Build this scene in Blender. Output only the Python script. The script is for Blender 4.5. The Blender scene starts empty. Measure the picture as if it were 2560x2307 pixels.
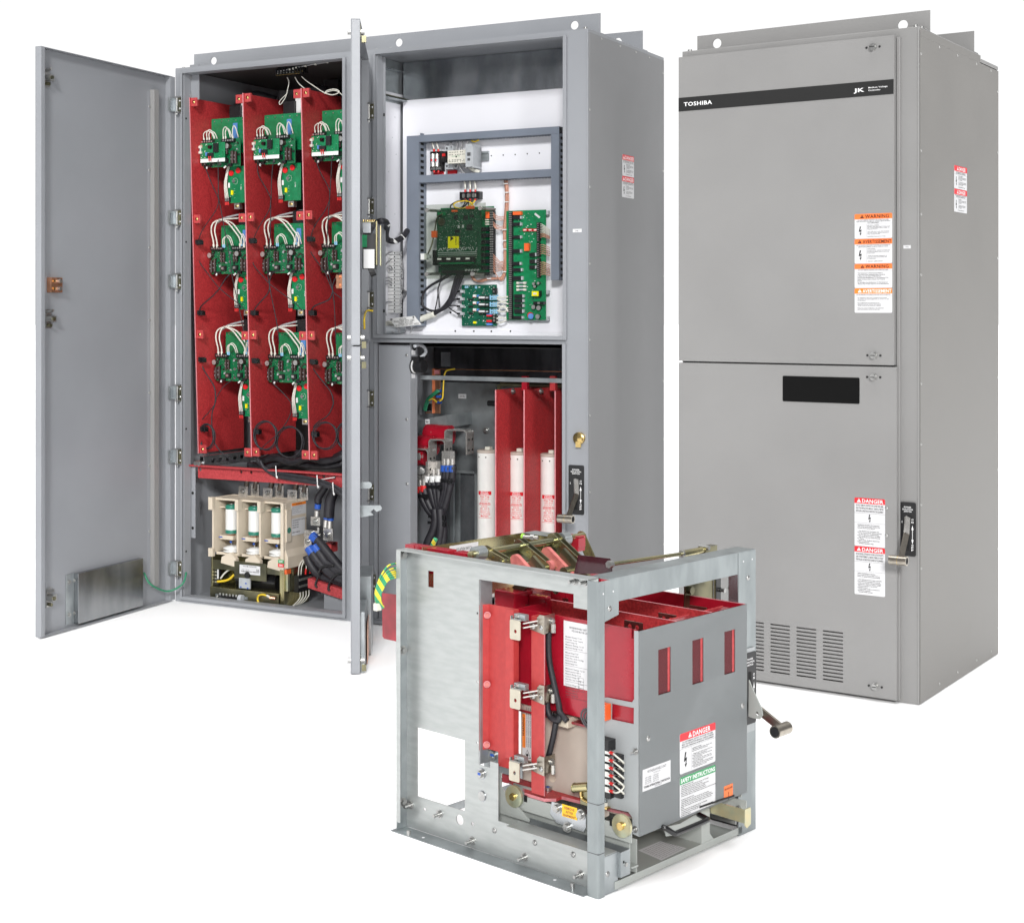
import bpy, bmesh, math, random
from mathutils import Vector, Matrix
random.seed(7)
S = bpy.context.scene
COL = S.collection
FPX, HZ, CAMZ = 3773.1, 777.8, 1.3          # focal length in reference pixels, horizon row, camera height (m)

# ------------------------------------------------------------------ frames: (x, y, yaw) of each thing standing on the floor
FR = {'L': (0.2928, 5.8143, -0.4892), 'R': (1.3442, 4.981, -0.5905), 'D': (0.1914, 3.336, -0.7459), 'W': (0, 0, 0)}
def w(f, p):
    x0, y0, a = FR[f]; c, s = math.cos(a), math.sin(a)
    return Vector((x0 + c*p[0] - s*p[1], y0 + s*p[0] + c*p[1], p[2]))
def at(f, u, v, /, **k):
    """local point of frame f where the sight line of the surveyed photo point (u, v) meets a plane x=, y= or z="""
    x0, y0, a = FR[f]; c, s = math.cos(a), math.sin(a)
    d = ((u-1280)/FPX, 1.0, (HZ-v)/FPX)
    ox, oy = -x0, -y0
    o = (c*ox + s*oy, -s*ox + c*oy, CAMZ); dl = (c*d[0] + s*d[1], -s*d[0] + c*d[1], d[2])
    ax = {'x': 0, 'y': 1, 'z': 2}[list(k)[0]]
    t = (list(k.values())[0] - o[ax]) / dl[ax]
    return (o[0]+t*dl[0], o[1]+t*dl[1], o[2]+t*dl[2])
def hinge_frame(name, hx, hy, ox, oy):
    a = math.atan2(oy-hy, ox-hx); FR[name] = (hx, hy, a)
    return math.hypot(ox-hx, oy-hy)
ZM = {'z1': (60,20,.44554), 'z2': (60,800,.49451), 'z3': (860,20,.43956), 'z4': (860,780,.45064), 'y1': (1660,20,.48361), 'y2': (1660,880,.49451),
      'a1': (940,1300,.27723), 'a2': (940,1760,.30059), 'a3': (1440,1300,.27723), 'a4': (1440,1760,.30059),
      'R1': (460,140,.20792), 'R2': (460,500,.20792), 'R3': (460,820,.20792), 'R4': (460,1160,.20792), 'R5': (920,60,.17822),
      'R6': (1040,320,.19802), 'R7': (1040,560,.19802), 'R8': (860,520,.19782),
      'S1': (920,840,.17822), 'S2': (920,1080,.27723), 'S3': (1160,1440,.17822), 'S4': (1160,1740,.19802), 'S5': (1500,1700,.26374),
      'S6': (2120,520,.15385), 'S7': (2120,1230,.14837), 'S8': (840,1180,.28571), 'T1': (1150,1320,.24752), 'T2': (560,1340,.10891)}
def q(k, *a):
    x0, y0, s = ZM[k]
    r = [(x0 + a[i]*s, y0 + a[i+1]*s) for i in range(0, len(a), 2)]
    return r[0] if len(r) == 1 else r
def A(f, k, x, y, /, **kw): return at(f, *q(k, x, y), **kw)

# ------------------------------------------------------------------ materials
MAT = {}
def mat(name, col, rough=.5, metal=0, var=0, vscale=40, bump=0, bscale=300, coat=0, spec=.5, col2=None, stretch=None, alpha=1, trans=0):
    m = bpy.data.materials.new(name); m.use_nodes = True
    nt = m.node_tree; b = nt.nodes['Principled BSDF']
    b.inputs['Roughness'].default_value = rough; b.inputs['Metallic'].default_value = metal
    b.inputs['Coat Weight'].default_value = coat; b.inputs['Specular IOR Level'].default_value = spec
    b.inputs['Coat Roughness'].default_value = .12
    b.inputs['Alpha'].default_value = alpha; b.inputs['Transmission Weight'].default_value = trans
    tc = nt.nodes.new('ShaderNodeTexCoord'); mp = nt.nodes.new('ShaderNodeMapping')
    nt.links.new(tc.outputs['Object'], mp.inputs['Vector'])
    if stretch: mp.inputs['Scale'].default_value = stretch
    n = nt.nodes.new('ShaderNodeTexNoise'); n.inputs['Scale'].default_value = vscale; n.inputs['Detail'].default_value = 5
    nt.links.new(mp.outputs[0], n.inputs['Vector'])
    r = nt.nodes.new('ShaderNodeValToRGB')
    c2 = col2 or tuple(c*(1-var) for c in col); c1 = col if col2 else tuple(min(1, c*(1+var)) for c in col)
    r.color_ramp.elements[0].color = (*c2, 1); r.color_ramp.elements[1].color = (*c1, 1)
    r.color_ramp.elements[0].position = .36; r.color_ramp.elements[1].position = .64
    nt.links.new(n.outputs['Fac'], r.inputs['Fac']); nt.links.new(r.outputs['Color'], b.inputs['Base Color'])
    if rough > .05:
        mr = nt.nodes.new('ShaderNodeMapRange'); mr.inputs['To Min'].default_value = rough*.85; mr.inputs['To Max'].default_value = min(1, rough*1.15)
        nt.links.new(n.outputs['Fac'], mr.inputs['Value']); nt.links.new(mr.outputs[0], b.inputs['Roughness'])
    if bump:
        n2 = nt.nodes.new('ShaderNodeTexNoise'); n2.inputs['Scale'].default_value = bscale; n2.inputs['Detail'].default_value = 3
        nt.links.new(mp.outputs[0], n2.inputs['Vector'])
        bp = nt.nodes.new('ShaderNodeBump'); bp.inputs['Strength'].default_value = bump; bp.inputs['Distance'].default_value = .002
        nt.links.new(n2.outputs['Fac'], bp.inputs['Height']); nt.links.new(bp.outputs[0], b.inputs['Normal'])
    MAT[name] = m
    return m
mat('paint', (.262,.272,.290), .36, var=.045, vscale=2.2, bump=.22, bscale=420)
mat('paint_side_shaded', (.222,.224,.228), .5, var=.035, vscale=4, bump=.2, bscale=500)  # darker copy of the front paint, side shade put into the colour
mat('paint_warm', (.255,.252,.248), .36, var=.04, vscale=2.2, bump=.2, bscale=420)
mat('paint_warm_side_shaded', (.205,.198,.187), .5, var=.035, vscale=4, bump=.15, bscale=500)  # warm paint darkened so the side face reads as shaded
mat('dark_matte', (.045,.042,.04), .6, var=.2, vscale=30, bump=.2)  # near-black tone for the bay ceiling, rear sheet and shield
mat('truck_grey', (.345,.365,.372), .4, var=.03, vscale=5, bump=.06)
mat('pan_grey', (.36,.38,.36), .45, var=.04, vscale=6, bump=.05)
mat('duct', (.17,.195,.24), .5, var=.04, vscale=10)
mat('galv', (.40,.43,.44), .33, metal=.65, vscale=14, bump=.05, bscale=60, col2=(.29,.315,.325))
mat('galv_post', (.31,.34,.345), .34, metal=.7, vscale=10, bump=.04, bscale=60, col2=(.24,.265,.27), stretch=(2,2,.8))
mat('galv_mirror', (.34,.35,.36), .24, metal=.95, vscale=5, bump=.04, bscale=30, col2=(.25,.26,.27), stretch=(3,3,1))
mat('galv_streak', (.455,.475,.467), .36, metal=.6, vscale=7, bump=.05, bscale=50, col2=(.40,.42,.413), stretch=(2.5,2.5,11))
mat('galv_dark', (.52,.54,.56), .24, metal=.85, vscale=6, bump=.04, bscale=40, col2=(.31,.33,.35), stretch=(2,2,1))
mat('steel', (.42,.42,.41), .30, metal=.85, var=.1, vscale=60)
mat('chrome', (.62,.60,.57), .24, metal=.75, var=.05)
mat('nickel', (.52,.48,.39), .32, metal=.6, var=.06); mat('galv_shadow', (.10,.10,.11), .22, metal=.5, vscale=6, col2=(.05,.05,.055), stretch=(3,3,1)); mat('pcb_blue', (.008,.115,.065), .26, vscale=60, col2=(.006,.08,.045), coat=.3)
mat('bronze_roll', (.40,.365,.31), .3, metal=1, var=.1, vscale=80)
mat('gold_zinc', (.55,.49,.27), .24, metal=.95, vscale=9, col2=(.34,.34,.22))
mat('gold_dark', (.27,.25,.15), .30, metal=.85, vscale=9, col2=(.13,.13,.09))
mat('iridescent', (.62,.52,.30), .3, metal=.7, vscale=14, col2=(.42,.48,.36))
mat('brass', (.62,.45,.18), .25, metal=1, var=.15)
mat('copper', (.62,.32,.20), .34, metal=.9, var=.15, vscale=30)
mat('red_sheet', (.52,.042,.046), .46, vscale=160, col2=(.35,.024,.028), bump=.25, bscale=420)
mat('red_edge', (.60,.22,.24), .6, var=.1, vscale=90)
mat('red_clip', (.52,.07,.07), .5, vscale=90, col2=(.40,.04,.045), bump=.15)
mat('red_beam', (.47,.055,.06), .5, vscale=150, col2=(.33,.03,.035), bump=.3)
mat('red_light', (.45,.042,.040), .5, vscale=60, col2=(.40,.034,.034), bump=.15)
mat('red_gloss', (.33,.007,.020), .26, var=.1, vscale=12, coat=.2)
mat('red_deep', (.33,.016,.028), .35, vscale=20, col2=(.22,.012,.02), coat=.2)
mat('pink_blade', (.55,.17,.15), .6, vscale=60, col2=(.42,.11,.10), bump=.3)
mat('red_tape', (.62,.02,.02), .4)
mat('cream', (.62,.54,.43), .45, var=.04, vscale=14)
mat('cream_dark', (.50,.43,.37), .5, var=.05, vscale=12)
mat('ceramic', (.75,.75,.73), .25, coat=.3)
mat('fuse_white', (.78,.77,.74), .35, var=.03, vscale=20)
mat('teal', (.02,.19,.13), .3)
mat('white_panel', (.80,.80,.84), .18, coat=.35, var=.01, vscale=3)
mat('white_plastic', (.74,.74,.73), .4)
mat('grey_plastic', (.42,.44,.46), .45, var=.08, vscale=40)
mat('label', (.66,.66,.67), .45, var=.01)
mat('ink', (.022,.022,.022), .65, spec=.2); mat('ink_soft', (.07,.07,.075), .6); mat('ink_white', (.85,.85,.85), .5)
mat('lab_red', (.70,.02,.03), .45); mat('lab_orange', (.90,.19,.04), .45); mat('lab_amber', (.90,.24,.03), .45)
mat('lab_green', (.03,.30,.10), .45); mat('lab_yellow', (.85,.52,.02), .45); mat('dot_green', (.45,.85,.12), .4)
mat('pcb', (.006,.155,.055), .26, vscale=60, col2=(.005,.11,.042), coat=.35)
mat('pcb_light', (.008,.225,.085), .24, vscale=40, col2=(.006,.17,.06), coat=.4)
mat('pcb_dark', (.010,.055,.028), .25, vscale=260, col2=(.02,.10,.055), coat=.4)
mat('black', (.012,.012,.013), .42, bump=.05, bscale=200)
mat('black_gloss', (.010,.010,.011), .22, coat=.1); mat('black_window', (.004,.004,.004), .3, spec=.12)
mat('slot_black', (.004,.004,.004), .8)
mat('rubber', (.022,.021,.026), .52, vscale=60, col2=(.014,.013,.017), bump=.1, bscale=150)
mat('cap_brown', (.030,.012,.010), .32, vscale=200, col2=(.055,.035,.03))
mat('cap_top', (.5,.5,.48), .3, metal=.6)
mat('wire_white', (.66,.65,.58), .45); mat('wire_grey', (.30,.30,.31), .45)
mat('wire_yellow', (.78,.55,.03), .4); mat('wire_green', (.02,.20,.10), .4); mat('wire_copper', (.42,.19,.12), .45, vscale=300, col2=(.60,.32,.24))
mat('blue', (.02,.09,.42), .4); mat('blue_light', (.10,.26,.60), .45); mat('sky_plastic', (.25,.50,.68), .4)
mat('red_dot', (.72,.01,.015), .3, coat=.4); mat('relay_orange', (.80,.13,.03), .4); mat('relay_black', (.015,.016,.018), .3, coat=.2)
mat('solder', (.72,.72,.68), .3, metal=.9); mat('terminal_beige', (.68,.66,.58), .45, var=.05, vscale=60)
mat('yellow_label', (.90,.80,.0), .4)
mat('floor_white', (.97,.97,.97), .7, spec=.1)
# thin clear sheets
def clear(name, col, a, tint=None):
    m = bpy.data.materials.new(name); m.use_nodes = True; nt = m.node_tree; b = nt.nodes['Principled BSDF']
    b.inputs['Base Color'].default_value = (*col, 1); b.inputs['Roughness'].default_value = .08
    tr = nt.nodes.new('ShaderNodeBsdfTransparent'); tr.inputs['Color'].default_value = (*(tint or [.55+.45*c for c in col]), 1)
    mx = nt.nodes.new('ShaderNodeMixShader'); mx.inputs[0].default_value = a
    o = nt.nodes['Material Output']
    nt.links.new(tr.outputs[0], mx.inputs[1]); nt.links.new(b.outputs[0], mx.inputs[2]); nt.links.new(mx.outputs[0], o.inputs['Surface'])
    MAT[name] = m
clear('clear_cover', (.06,.07,.06), .10, (.86,.88,.84)); clear('window_pane', (.22,.03,.04), .38, (.55,.4,.4)); clear('purple_sheet', (.06,.012,.02), .75); clear('frost', (.55,.57,.6), .8)
# green/yellow spiral wire and metal cable
def spiral(name, c1, c2, sc):
    m = bpy.data.materials.new(name); m.use_nodes = True; nt = m.node_tree; b = nt.nodes['Principled BSDF']; b.inputs['Roughness'].default_value = .4
    tc = nt.nodes.new('ShaderNodeTexCoord'); wv = nt.nodes.new('ShaderNodeTexWave'); wv.inputs['Scale'].default_value = sc; wv.bands_direction = 'DIAGONAL'
    r = nt.nodes.new('ShaderNodeValToRGB'); r.color_ramp.interpolation = 'CONSTANT'
    r.color_ramp.elements[0].color = (*c1, 1); r.color_ramp.elements[1].color = (*c2, 1); r.color_ramp.elements[1].position = .5
    nt.links.new(tc.outputs['Object'], wv.inputs['Vector']); nt.links.new(wv.outputs['Color'], r.inputs['Fac']); nt.links.new(r.outputs[0], b.inputs['Base Color'])
    MAT[name] = m
spiral('wire_earth', (.60,.52,.04), (.03,.28,.13), 18)

# ------------------------------------------------------------------ mesh building
_fc = {}
def _poly2d(loops, t, key=None):
    """filled flat plate with holes, extruded by t: [verts], [faces]"""
    cu = bpy.data.curves.new('c', 'CURVE'); cu.dimensions = '2D'; cu.fill_mode = 'BOTH'; cu.extrude = t/2; cu.resolution_u = 1
    for lp in loops:
        s = cu.splines.new('POLY'); s.points.add(len(lp)-1); s.use_cyclic_u = True
        for i, p in enumerate(lp): s.points[i].co = (p[0], p[1], 0, 1)
    o = bpy.data.objects.new('c', cu); COL.objects.link(o)
    me = bpy.data.meshes.new_from_object(o.evaluated_get(bpy.context.evaluated_depsgraph_get()))
    vs = [tuple(v.co) for v in me.vertices]; fs = [tuple(p.vertices) for p in me.polygons]
    bpy.data.objects.remove(o); bpy.data.curves.remove(cu); bpy.data.meshes.remove(me)
    return vs, fs
def _text2d(s, bold):
    k = (s, bold)
    if k not in _fc:
        cu = bpy.data.curves.new('t', 'FONT'); cu.body = s; cu.size = 1; cu.space_character = 1.07; cu.resolution_u = 2; cu.offset = bold; cu.fill_mode = 'FRONT'
        o = bpy.data.objects.new('t', cu); COL.objects.link(o)
        me = bpy.data.meshes.new_from_object(o.evaluated_get(bpy.context.evaluated_depsgraph_get()))
        vs = [(v.co.x, v.co.y) for v in me.vertices]; fs = [tuple(p.vertices) for p in me.polygons]
        bpy.data.objects.remove(o); bpy.data.curves.remove(cu); bpy.data.meshes.remove(me)
        _fc[k] = (vs, fs)
    return _fc[k]
def rrect(x0, y0, x1, y1, r, n=4):
    pts = []
    for cx, cy, a0 in ((x1-r, y0+r, -90), (x1-r, y1-r, 0), (x0+r, y1-r, 90), (x0+r, y0+r, 180)):
        for i in range(n+1):
            a = math.radians(a0 + 90*i/n); pts.append((cx + r*math.cos(a), cy + r*math.sin(a)))
    return pts
def rect(x0, y0, x1, y1): return [(x0,y0),(x1,y0),(x1,y1),(x0,y1)]
def circ(x, y, r, n=20): return [(x + r*math.cos(2*math.pi*i/n), y + r*math.sin(2*math.pi*i/n)) for i in range(n)]
def catmull(pts, k=6):
    pts = [Vector(p) for p in pts]
    if len(pts) < 3: return pts
    P = [2*pts[0]-pts[1]] + pts + [2*pts[-1]-pts[-2]]; out = []
    for i in range(1, len(P)-2):
        a, b, c, d = P[i-1], P[i], P[i+1], P[i+2]
        for j in range(k):
            t = j/k
            out.append(.5*((2*b) + (c-a)*t + (2*a-5*b+4*c-d)*t*t + (3*b-a-3*c+d)*t**3))
    out.append(pts[-1]); return out
class MB:
    def __init__(s, f='W'): s.f = f; s.v = []; s.fc = []; s.mi = []; s.sm = []; s.ml = []
    def m(s, name):
        if name not in s.ml: s.ml.append(name)
        return s.ml.index(name)
    def add(s, vs, fs, mt, smooth=False, f=None):
        b = len(s.v); k = s.m(mt); f = f or s.f
        s.v += [w(f, p) for p in vs]
        for t in fs: s.fc.append(tuple(b+i for i in t)); s.mi.append(k); s.sm.append(smooth)
        return s
    def box(s, x0, x1, y0, y1, z0, z1, mt, f=None):
        if x0 > x1: x0, x1 = x1, x0
        if y0 > y1: y0, y1 = y1, y0
        if z0 > z1: z0, z1 = z1, z0
        return s.add([(x0,y0,z0),(x1,y0,z0),(x1,y1,z0),(x0,y1,z0),(x0,y0,z1),(x1,y0,z1),(x1,y1,z1),(x0,y1,z1)],
              [(0,3,2,1),(4,5,6,7),(0,1,5,4),(1,2,6,5),(2,3,7,6),(3,0,4,7)], mt, f=f)
    def plate(s, loops, pl, c, t, mt, f=None):
        """flat plate with holes in plane pl ('x','y','z'), from c to c+t"""
        if t < 0: c, t = c+t, -t
        vs, fs = _poly2d(loops, t); c += t/2
        if pl == 'y': vs = [(a, c-z, b) for a, b, z in vs]
        elif pl == 'x': vs = [(c+z, a, b) for a, b, z in vs]
        else: vs = [(a, b, c+z) for a, b, z in vs]
        return s.add(vs, fs, mt, f=f)
    def puv(s, pl, c, t, mt, *loops, f=None):
        """plate whose outline is surveyed on plane pl=c"""
        out = []
        for lp in loops:
            P = [at(f or s.f, u, v, **{pl: c}) for u, v in lp]
            out.append([(p[0], p[2]) if pl == 'y' else (p[1], p[2]) if pl == 'x' else (p[0], p[1]) for p in P])
        return s.plate(out, pl, c, t, mt, f=f)
    def buv(s, pl, c, t, mt, a, b, f=None):
        """box whose face lies on plane pl=c between surveyed corners a and b, thickness t"""
        P = at(f or s.f, *a, **{pl: c}); Q = at(f or s.f, *b, **{pl: c})
        if pl == 'y': return s.box(P[0], Q[0], c, c+t, P[2], Q[2], mt, f=f)
        if pl == 'x': return s.box(c, c+t, P[1], Q[1], P[2], Q[2], mt, f=f)
        return s.box(P[0], Q[0], P[1], Q[1], c, c+t, mt, f=f)
    def cyl(s, p0, p1, r, mt, n=14, r2=None, caps=True, f=None, capmat=None):
        p0, p1 = Vector(p0), Vector(p1); d = (p1-p0).normalized(); r2 = r if r2 is None else r2
        a = d.orthogonal().normalized(); b = d.cross(a)
        ring = [(math.cos(2*math.pi*i/n), math.sin(2*math.pi*i/n)) for i in range(n)]
        vs = [p0 + r*(c*a+t*b) for c, t in ring] + [p1 + r2*(c*a+t*b) for c, t in ring]
        s.add(vs, [(i, (i+1) % n, n+(i+1) % n, n+i) for i in range(n)], mt, True, f)
        if caps:
            s.add(vs[:n], [tuple(range(n))[::-1]], mt, f=f); s.add(vs[n:], [tuple(range(n))], capmat or mt, f=f)
        return s
    def lathe(s, o, prof, mt, n=20, ax='z', f=None):
        vs = []; fs = []; o = Vector(o)
        for r, h in prof:
            for i in range(n):
                c, t = r*math.cos(2*math.pi*i/n), r*math.sin(2*math.pi*i/n)
                vs.append(o + (Vector((c, t, h)) if ax == 'z' else Vector((c, h, t)) if ax == 'y' else Vector((h, c, t))))
        for k in range(len(prof)-1):
            for i in range(n): fs.append((k*n+i, k*n+(i+1) % n, (k+1)*n+(i+1) % n, (k+1)*n+i))
        return s.add(vs, fs, mt, True, f)
    def tube(s, pts, r, mt, n=7, smooth=True, f=None):
        P = catmull(pts) if smooth else [Vector(p) for p in pts]
        vs = []; fs = []; ref = None
        for i, p in enumerate(P):
            d = (P[min(i+1, len(P)-1)] - P[max(i-1, 0)]).normalized()
            a = d.orthogonal().normalized() if ref is None else (ref - d*ref.dot(d)).normalized()
            ref = a; b = d.cross(a)
            for k in range(n): vs.append(p + r*(math.cos(2*math.pi*k/n)*a + math.sin(2*math.pi*k/n)*b))
        for i in range(len(P)-1):
            for k in range(n): fs.append((i*n+k, i*n+(k+1) % n, (i+1)*n+(k+1) % n, (i+1)*n+k))
        fs += [tuple(range(n))[::-1], tuple(range(len(vs)-n, len(vs)))]
        return s.add(vs, fs, mt, True, f)
    def bar(s, p0, p1, wd, th, nrm, mt, f=None, ends=0):
        """flat bar from p0 to p1: width wd, thickness th along nrm; ends>0 rounds the ends"""
        p0, p1, nrm = Vector(p0), Vector(p1), Vector(nrm); d = (p1-p0); L = d.length; d.normalize()
        nrm = (nrm - d*nrm.dot(d)).normalized(); sd = d.cross(nrm)
        if ends:
            o = []
            for i in range(9): a = math.pi/2 + math.pi*i/8; o.append((wd/2*math.cos(a), wd/2*math.sin(a)))
            for i in range(9): a = -math.pi/2 + math.pi*i/8; o.append((L + wd/2*math.cos(a), wd/2*math.sin(a)))
        else: o = [(0,-wd/2),(L,-wd/2),(L,wd/2),(0,wd/2)]
        n = len(o); vs = [p0 + d*a + sd*b - nrm*th/2 for a, b in o] + [p0 + d*a + sd*b + nrm*th/2 for a, b in o]
        return s.add(vs, [tuple(range(n))[::-1], tuple(range(n, 2*n))] + [(i, (i+1) % n, n+(i+1) % n, n+i) for i in range(n)], mt, f=f)
    def text(s, st, pl, c, a, b, h, mt, wd=None, bold=.012, al='l', f=None, sx=1.0, rot=0):
        """flat lettering; (a, b) = lower left (al='l') or lower middle ('c'); h = capital height"""
        vs, fs = _text2d(st, bold)
        if not vs: return s
        x0 = min(v[0] for v in vs); x1 = max(v[0] for v in vs); k = h/.72; kx = k*sx
        if wd: kx = wd/(x1-x0)
        off = 0 if al == 'l' else -(x1-x0)*kx/2 if al == 'c' else -(x1-x0)*kx
        P = [((v[0]-x0)*kx+off, v[1]*k) for v in vs]
        if rot: cr, sr = math.cos(rot), math.sin(rot); P = [(cr*x-sr*y, sr*x+cr*y) for x, y in P]
        P = [(a+x, b+y) for x, y in P]
        if pl == 'y': V = [(x, c, y) for x, y in P]
        elif pl == 'x': V = [(c, x, y) for x, y in P]
        else: V = [(x, y, c) for x, y in P]
        return s.add(V, fs, mt, f=f)
    def obj(s, name, parent=None, bevel=0, smooth=False):
        """link as one mesh object; parent = Empty/thing root or part"""
        inv = root_inv(parent) if parent else Matrix.Identity(4)
        me = bpy.data.meshes.new(name)
        me.from_pydata([inv @ v for v in s.v], [], s.fc); me.update()
        for m_ in s.ml: me.materials.append(MAT[m_])
        me.polygons.foreach_set('material_index', s.mi); me.polygons.foreach_set('use_smooth', s.sm)
        bm = bmesh.new(); bm.from_mesh(me); bmesh.ops.recalc_face_normals(bm, faces=bm.faces); bm.to_mesh(me); bm.free()
        o = bpy.data.objects.new(name, me); COL.objects.link(o)
        if parent: o.parent = parent
        if bevel:
            b = o.modifiers.new('bevel', 'BEVEL'); b.width = bevel; b.segments = 2; b.limit_method = 'ANGLE'; b.angle_limit = math.radians(50); b.harden_normals = False
        return o
def root_of(o):
    while o.parent: o = o.parent
    return o
_inv = {}
def root_inv(o):
    r = root_of(o)
    if r.name not in _inv:
        _inv[r.name] = (Matrix.Translation(r.location) @ Matrix.Rotation(r.rotation_euler.z, 4, 'Z')).inverted()
    return _inv[r.name]
def tag(o, label, cat, group=None, kind=None):
    if label: o['label'] = label
    if cat: o['category'] = cat
    if group: o['group'] = group
    if kind: o['kind'] = kind
    return o
def thing(name, label, cat, f, base, group=None):
    o = bpy.data.objects.new(name, None); COL.objects.link(o); o.empty_display_size = .1
    o.location = w(f, base); o.rotation_euler = (0, 0, FR[f][2])
    return tag(o, label, cat, group)
def solo(mb, name, label, cat, f, base, group=None, bevel=0):
    """a thing that is one mesh: its origin at its base"""
    mw = Matrix.Translation(w(f, base)) @ Matrix.Rotation(FR[f][2], 4, 'Z'); inv = mw.inverted()
    mb.v = [inv @ v for v in mb.v]
    o = mb.obj(name, None, bevel); o.location = mw.translation; o.rotation_euler = (0, 0, FR[f][2])
    return tag(o, label, cat, group)
def copy_tree(o, parent=None):
    c = o.copy(); COL.objects.link(c)
    if parent: c.parent = parent
    for ch in list(o.children): copy_tree(ch, c)
    return c
# shared small hardware: one mesh, many linked objects
_hw = {}
def hardware(kind, parent, f, p, n, scale=1.0, name=None):
    """kind: screw / bolt / nut; sits at p (frame f) and points along n"""
    if kind not in _hw:
        m = MB()
        if kind == 'screw': m.lathe((0,0,0), [(.0058,0),(.0056,.0012),(.004,.0026),(.0,.0031)], 'steel', 10)
        elif kind == 'screw_brass': m.lathe((0,0,0), [(.007,0),(.007,.001),(.0042,.0012),(.004,.003),(0,.0032)], 'brass', 10)
        elif kind == 'bolt':
            m.cyl((0,0,0), (0,0,.002), .012, 'steel', 18); m.cyl((0,0,.002), (0,0,.009), .0085, 'steel', 6); m.cyl((0,0,.009), (0,0,.0095), .0055, 'steel', 10)
        elif kind == 'nut':
            m.cyl((0,0,0), (0,0,.0015), .0085, 'steel', 14); m.cyl((0,0,.0015), (0,0,.006), .0062, 'steel', 6); m.cyl((0,0,.006), (0,0,.018), .0032, 'steel', 8)
        me = bpy.data.meshes.new(kind); me.from_pydata(m.v, [], m.fc)
        for k in m.ml: me.materials.append(MAT[k])
        me.polygons.foreach_set('use_smooth', m.sm); me.update(); _hw[kind] = me
    o = bpy.data.objects.new(name or kind.split('_')[0], _hw[kind]); COL.objects.link(o)
    x0, y0, a = FR[f]; c, s_ = math.cos(a), math.sin(a)
    nw = Vector((c*n[0]-s_*n[1], s_*n[0]+c*n[1], n[2]))
    M = Matrix.Translation(w(f, p)) @ nw.to_track_quat('Z', 'Y').to_matrix().to_4x4() @ Matrix.Scale(scale, 4)
    if parent:
        o.parent = parent; M = root_inv(parent) @ M
    o.matrix_basis = M
    return o
# ------------------------------------------------------------------ camera, lamps, studio
cam = bpy.data.cameras.new('camera'); co = bpy.data.objects.new('camera', cam); COL.objects.link(co); S.camera = co
co.location = (0, 0, CAMZ); co.rotation_euler = (math.pi/2, 0, 0)
cam.sensor_width = 36; cam.lens = FPX*36/2560; cam.shift_y = -(1153.5-HZ)/2560; cam.clip_start = .05; cam.clip_end = 300
S.view_settings.view_transform = 'Standard'; S.view_settings.look = 'None'; S.view_settings.exposure = 0; S.view_settings.gamma = 1
wd = bpy.data.worlds.new('World'); S.world = wd; wd.use_nodes = True; nt = wd.node_tree; bg = nt.nodes['Background']
# studio: a white backdrop behind the products, a dimmer room behind the photographer
tc = nt.nodes.new('ShaderNodeTexCoord'); vm = nt.nodes.new('ShaderNodeVectorMath'); vm.operation = 'DOT_PRODUCT'; vm.inputs[1].default_value = (-.30, .95, 0)
mr = nt.nodes.new('ShaderNodeMapRange'); cr = nt.nodes.new('ShaderNodeValToRGB')
nt.links.new(tc.outputs['Generated'], vm.inputs[0]); nt.links.new(vm.outputs['Value'], mr.inputs['Value'])
mr.inputs['From Min'].default_value = -1; mr.inputs['From Max'].default_value = 1
nt.links.new(mr.outputs[0], cr.inputs['Fac']); nt.links.new(cr.outputs[0], bg.inputs['Color'])
e = cr.color_ramp.elements; e[0].position = .52; e[0].color = (.27, .27, .28, 1); e[1].position = .82; e[1].color = (1, 1, 1, 1)
bg.inputs['Strength'].default_value = 1.05
def area(name, loc, tgt, sx_, sy_, power, col=(1, 1, 1)):
    l = bpy.data.lights.new(name, 'AREA'); l.shape = 'RECTANGLE'; l.size = sx_; l.size_y = sy_; l.energy = power; l.color = col
    o = bpy.data.objects.new(name, l); COL.objects.link(o); o.location = loc
    o.rotation_euler = (Vector(tgt)-Vector(loc)).to_track_quat('-Z', 'Y').to_euler(); return o
def far_lamp(name, d, e_, ang, col=(1, 1, 1)):
    l = bpy.data.lights.new(name, 'SUN'); l.energy = e_; l.angle = math.radians(ang); l.color = col
    o = bpy.data.objects.new(name, l); COL.objects.link(o); o.rotation_euler = Vector(d).to_track_quat('Z', 'Y').to_euler(); o.location = Vector(d)*6
far_lamp('front_softbox', (-.04, -1, .42), 2.65, 9, (1, .995, .985))
sl_ = bpy.data.lights.new('bay_fill_spot', 'SPOT'); sl_.energy = 760; sl_.spot_size = math.radians(25); sl_.spot_blend = .55; sl_.shadow_soft_size = .45  # unseen spot, added to brighten the left door and bays
so_ = bpy.data.objects.new('bay_fill_spot', sl_); COL.objects.link(so_); so_.location = (2.3, -.6, 2.5); so_.rotation_euler = (Vector((-1.12, 6.3, 1.15))-Vector(so_.location)).to_track_quat('-Z', 'Y').to_euler()
far_lamp('overhead_fill', (0, 0, 1), 3.1, 50)  # unseen overhead sun, added to wash the floor to white
fl = MB('W'); fl.add([(-60,-20,0),(60,-20,0),(60,140,0),(-60,140,0)], [(0,1,2,3)], 'floor_white')
fo = fl.obj('floor'); tag(fo, None, None, None, 'structure')

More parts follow.
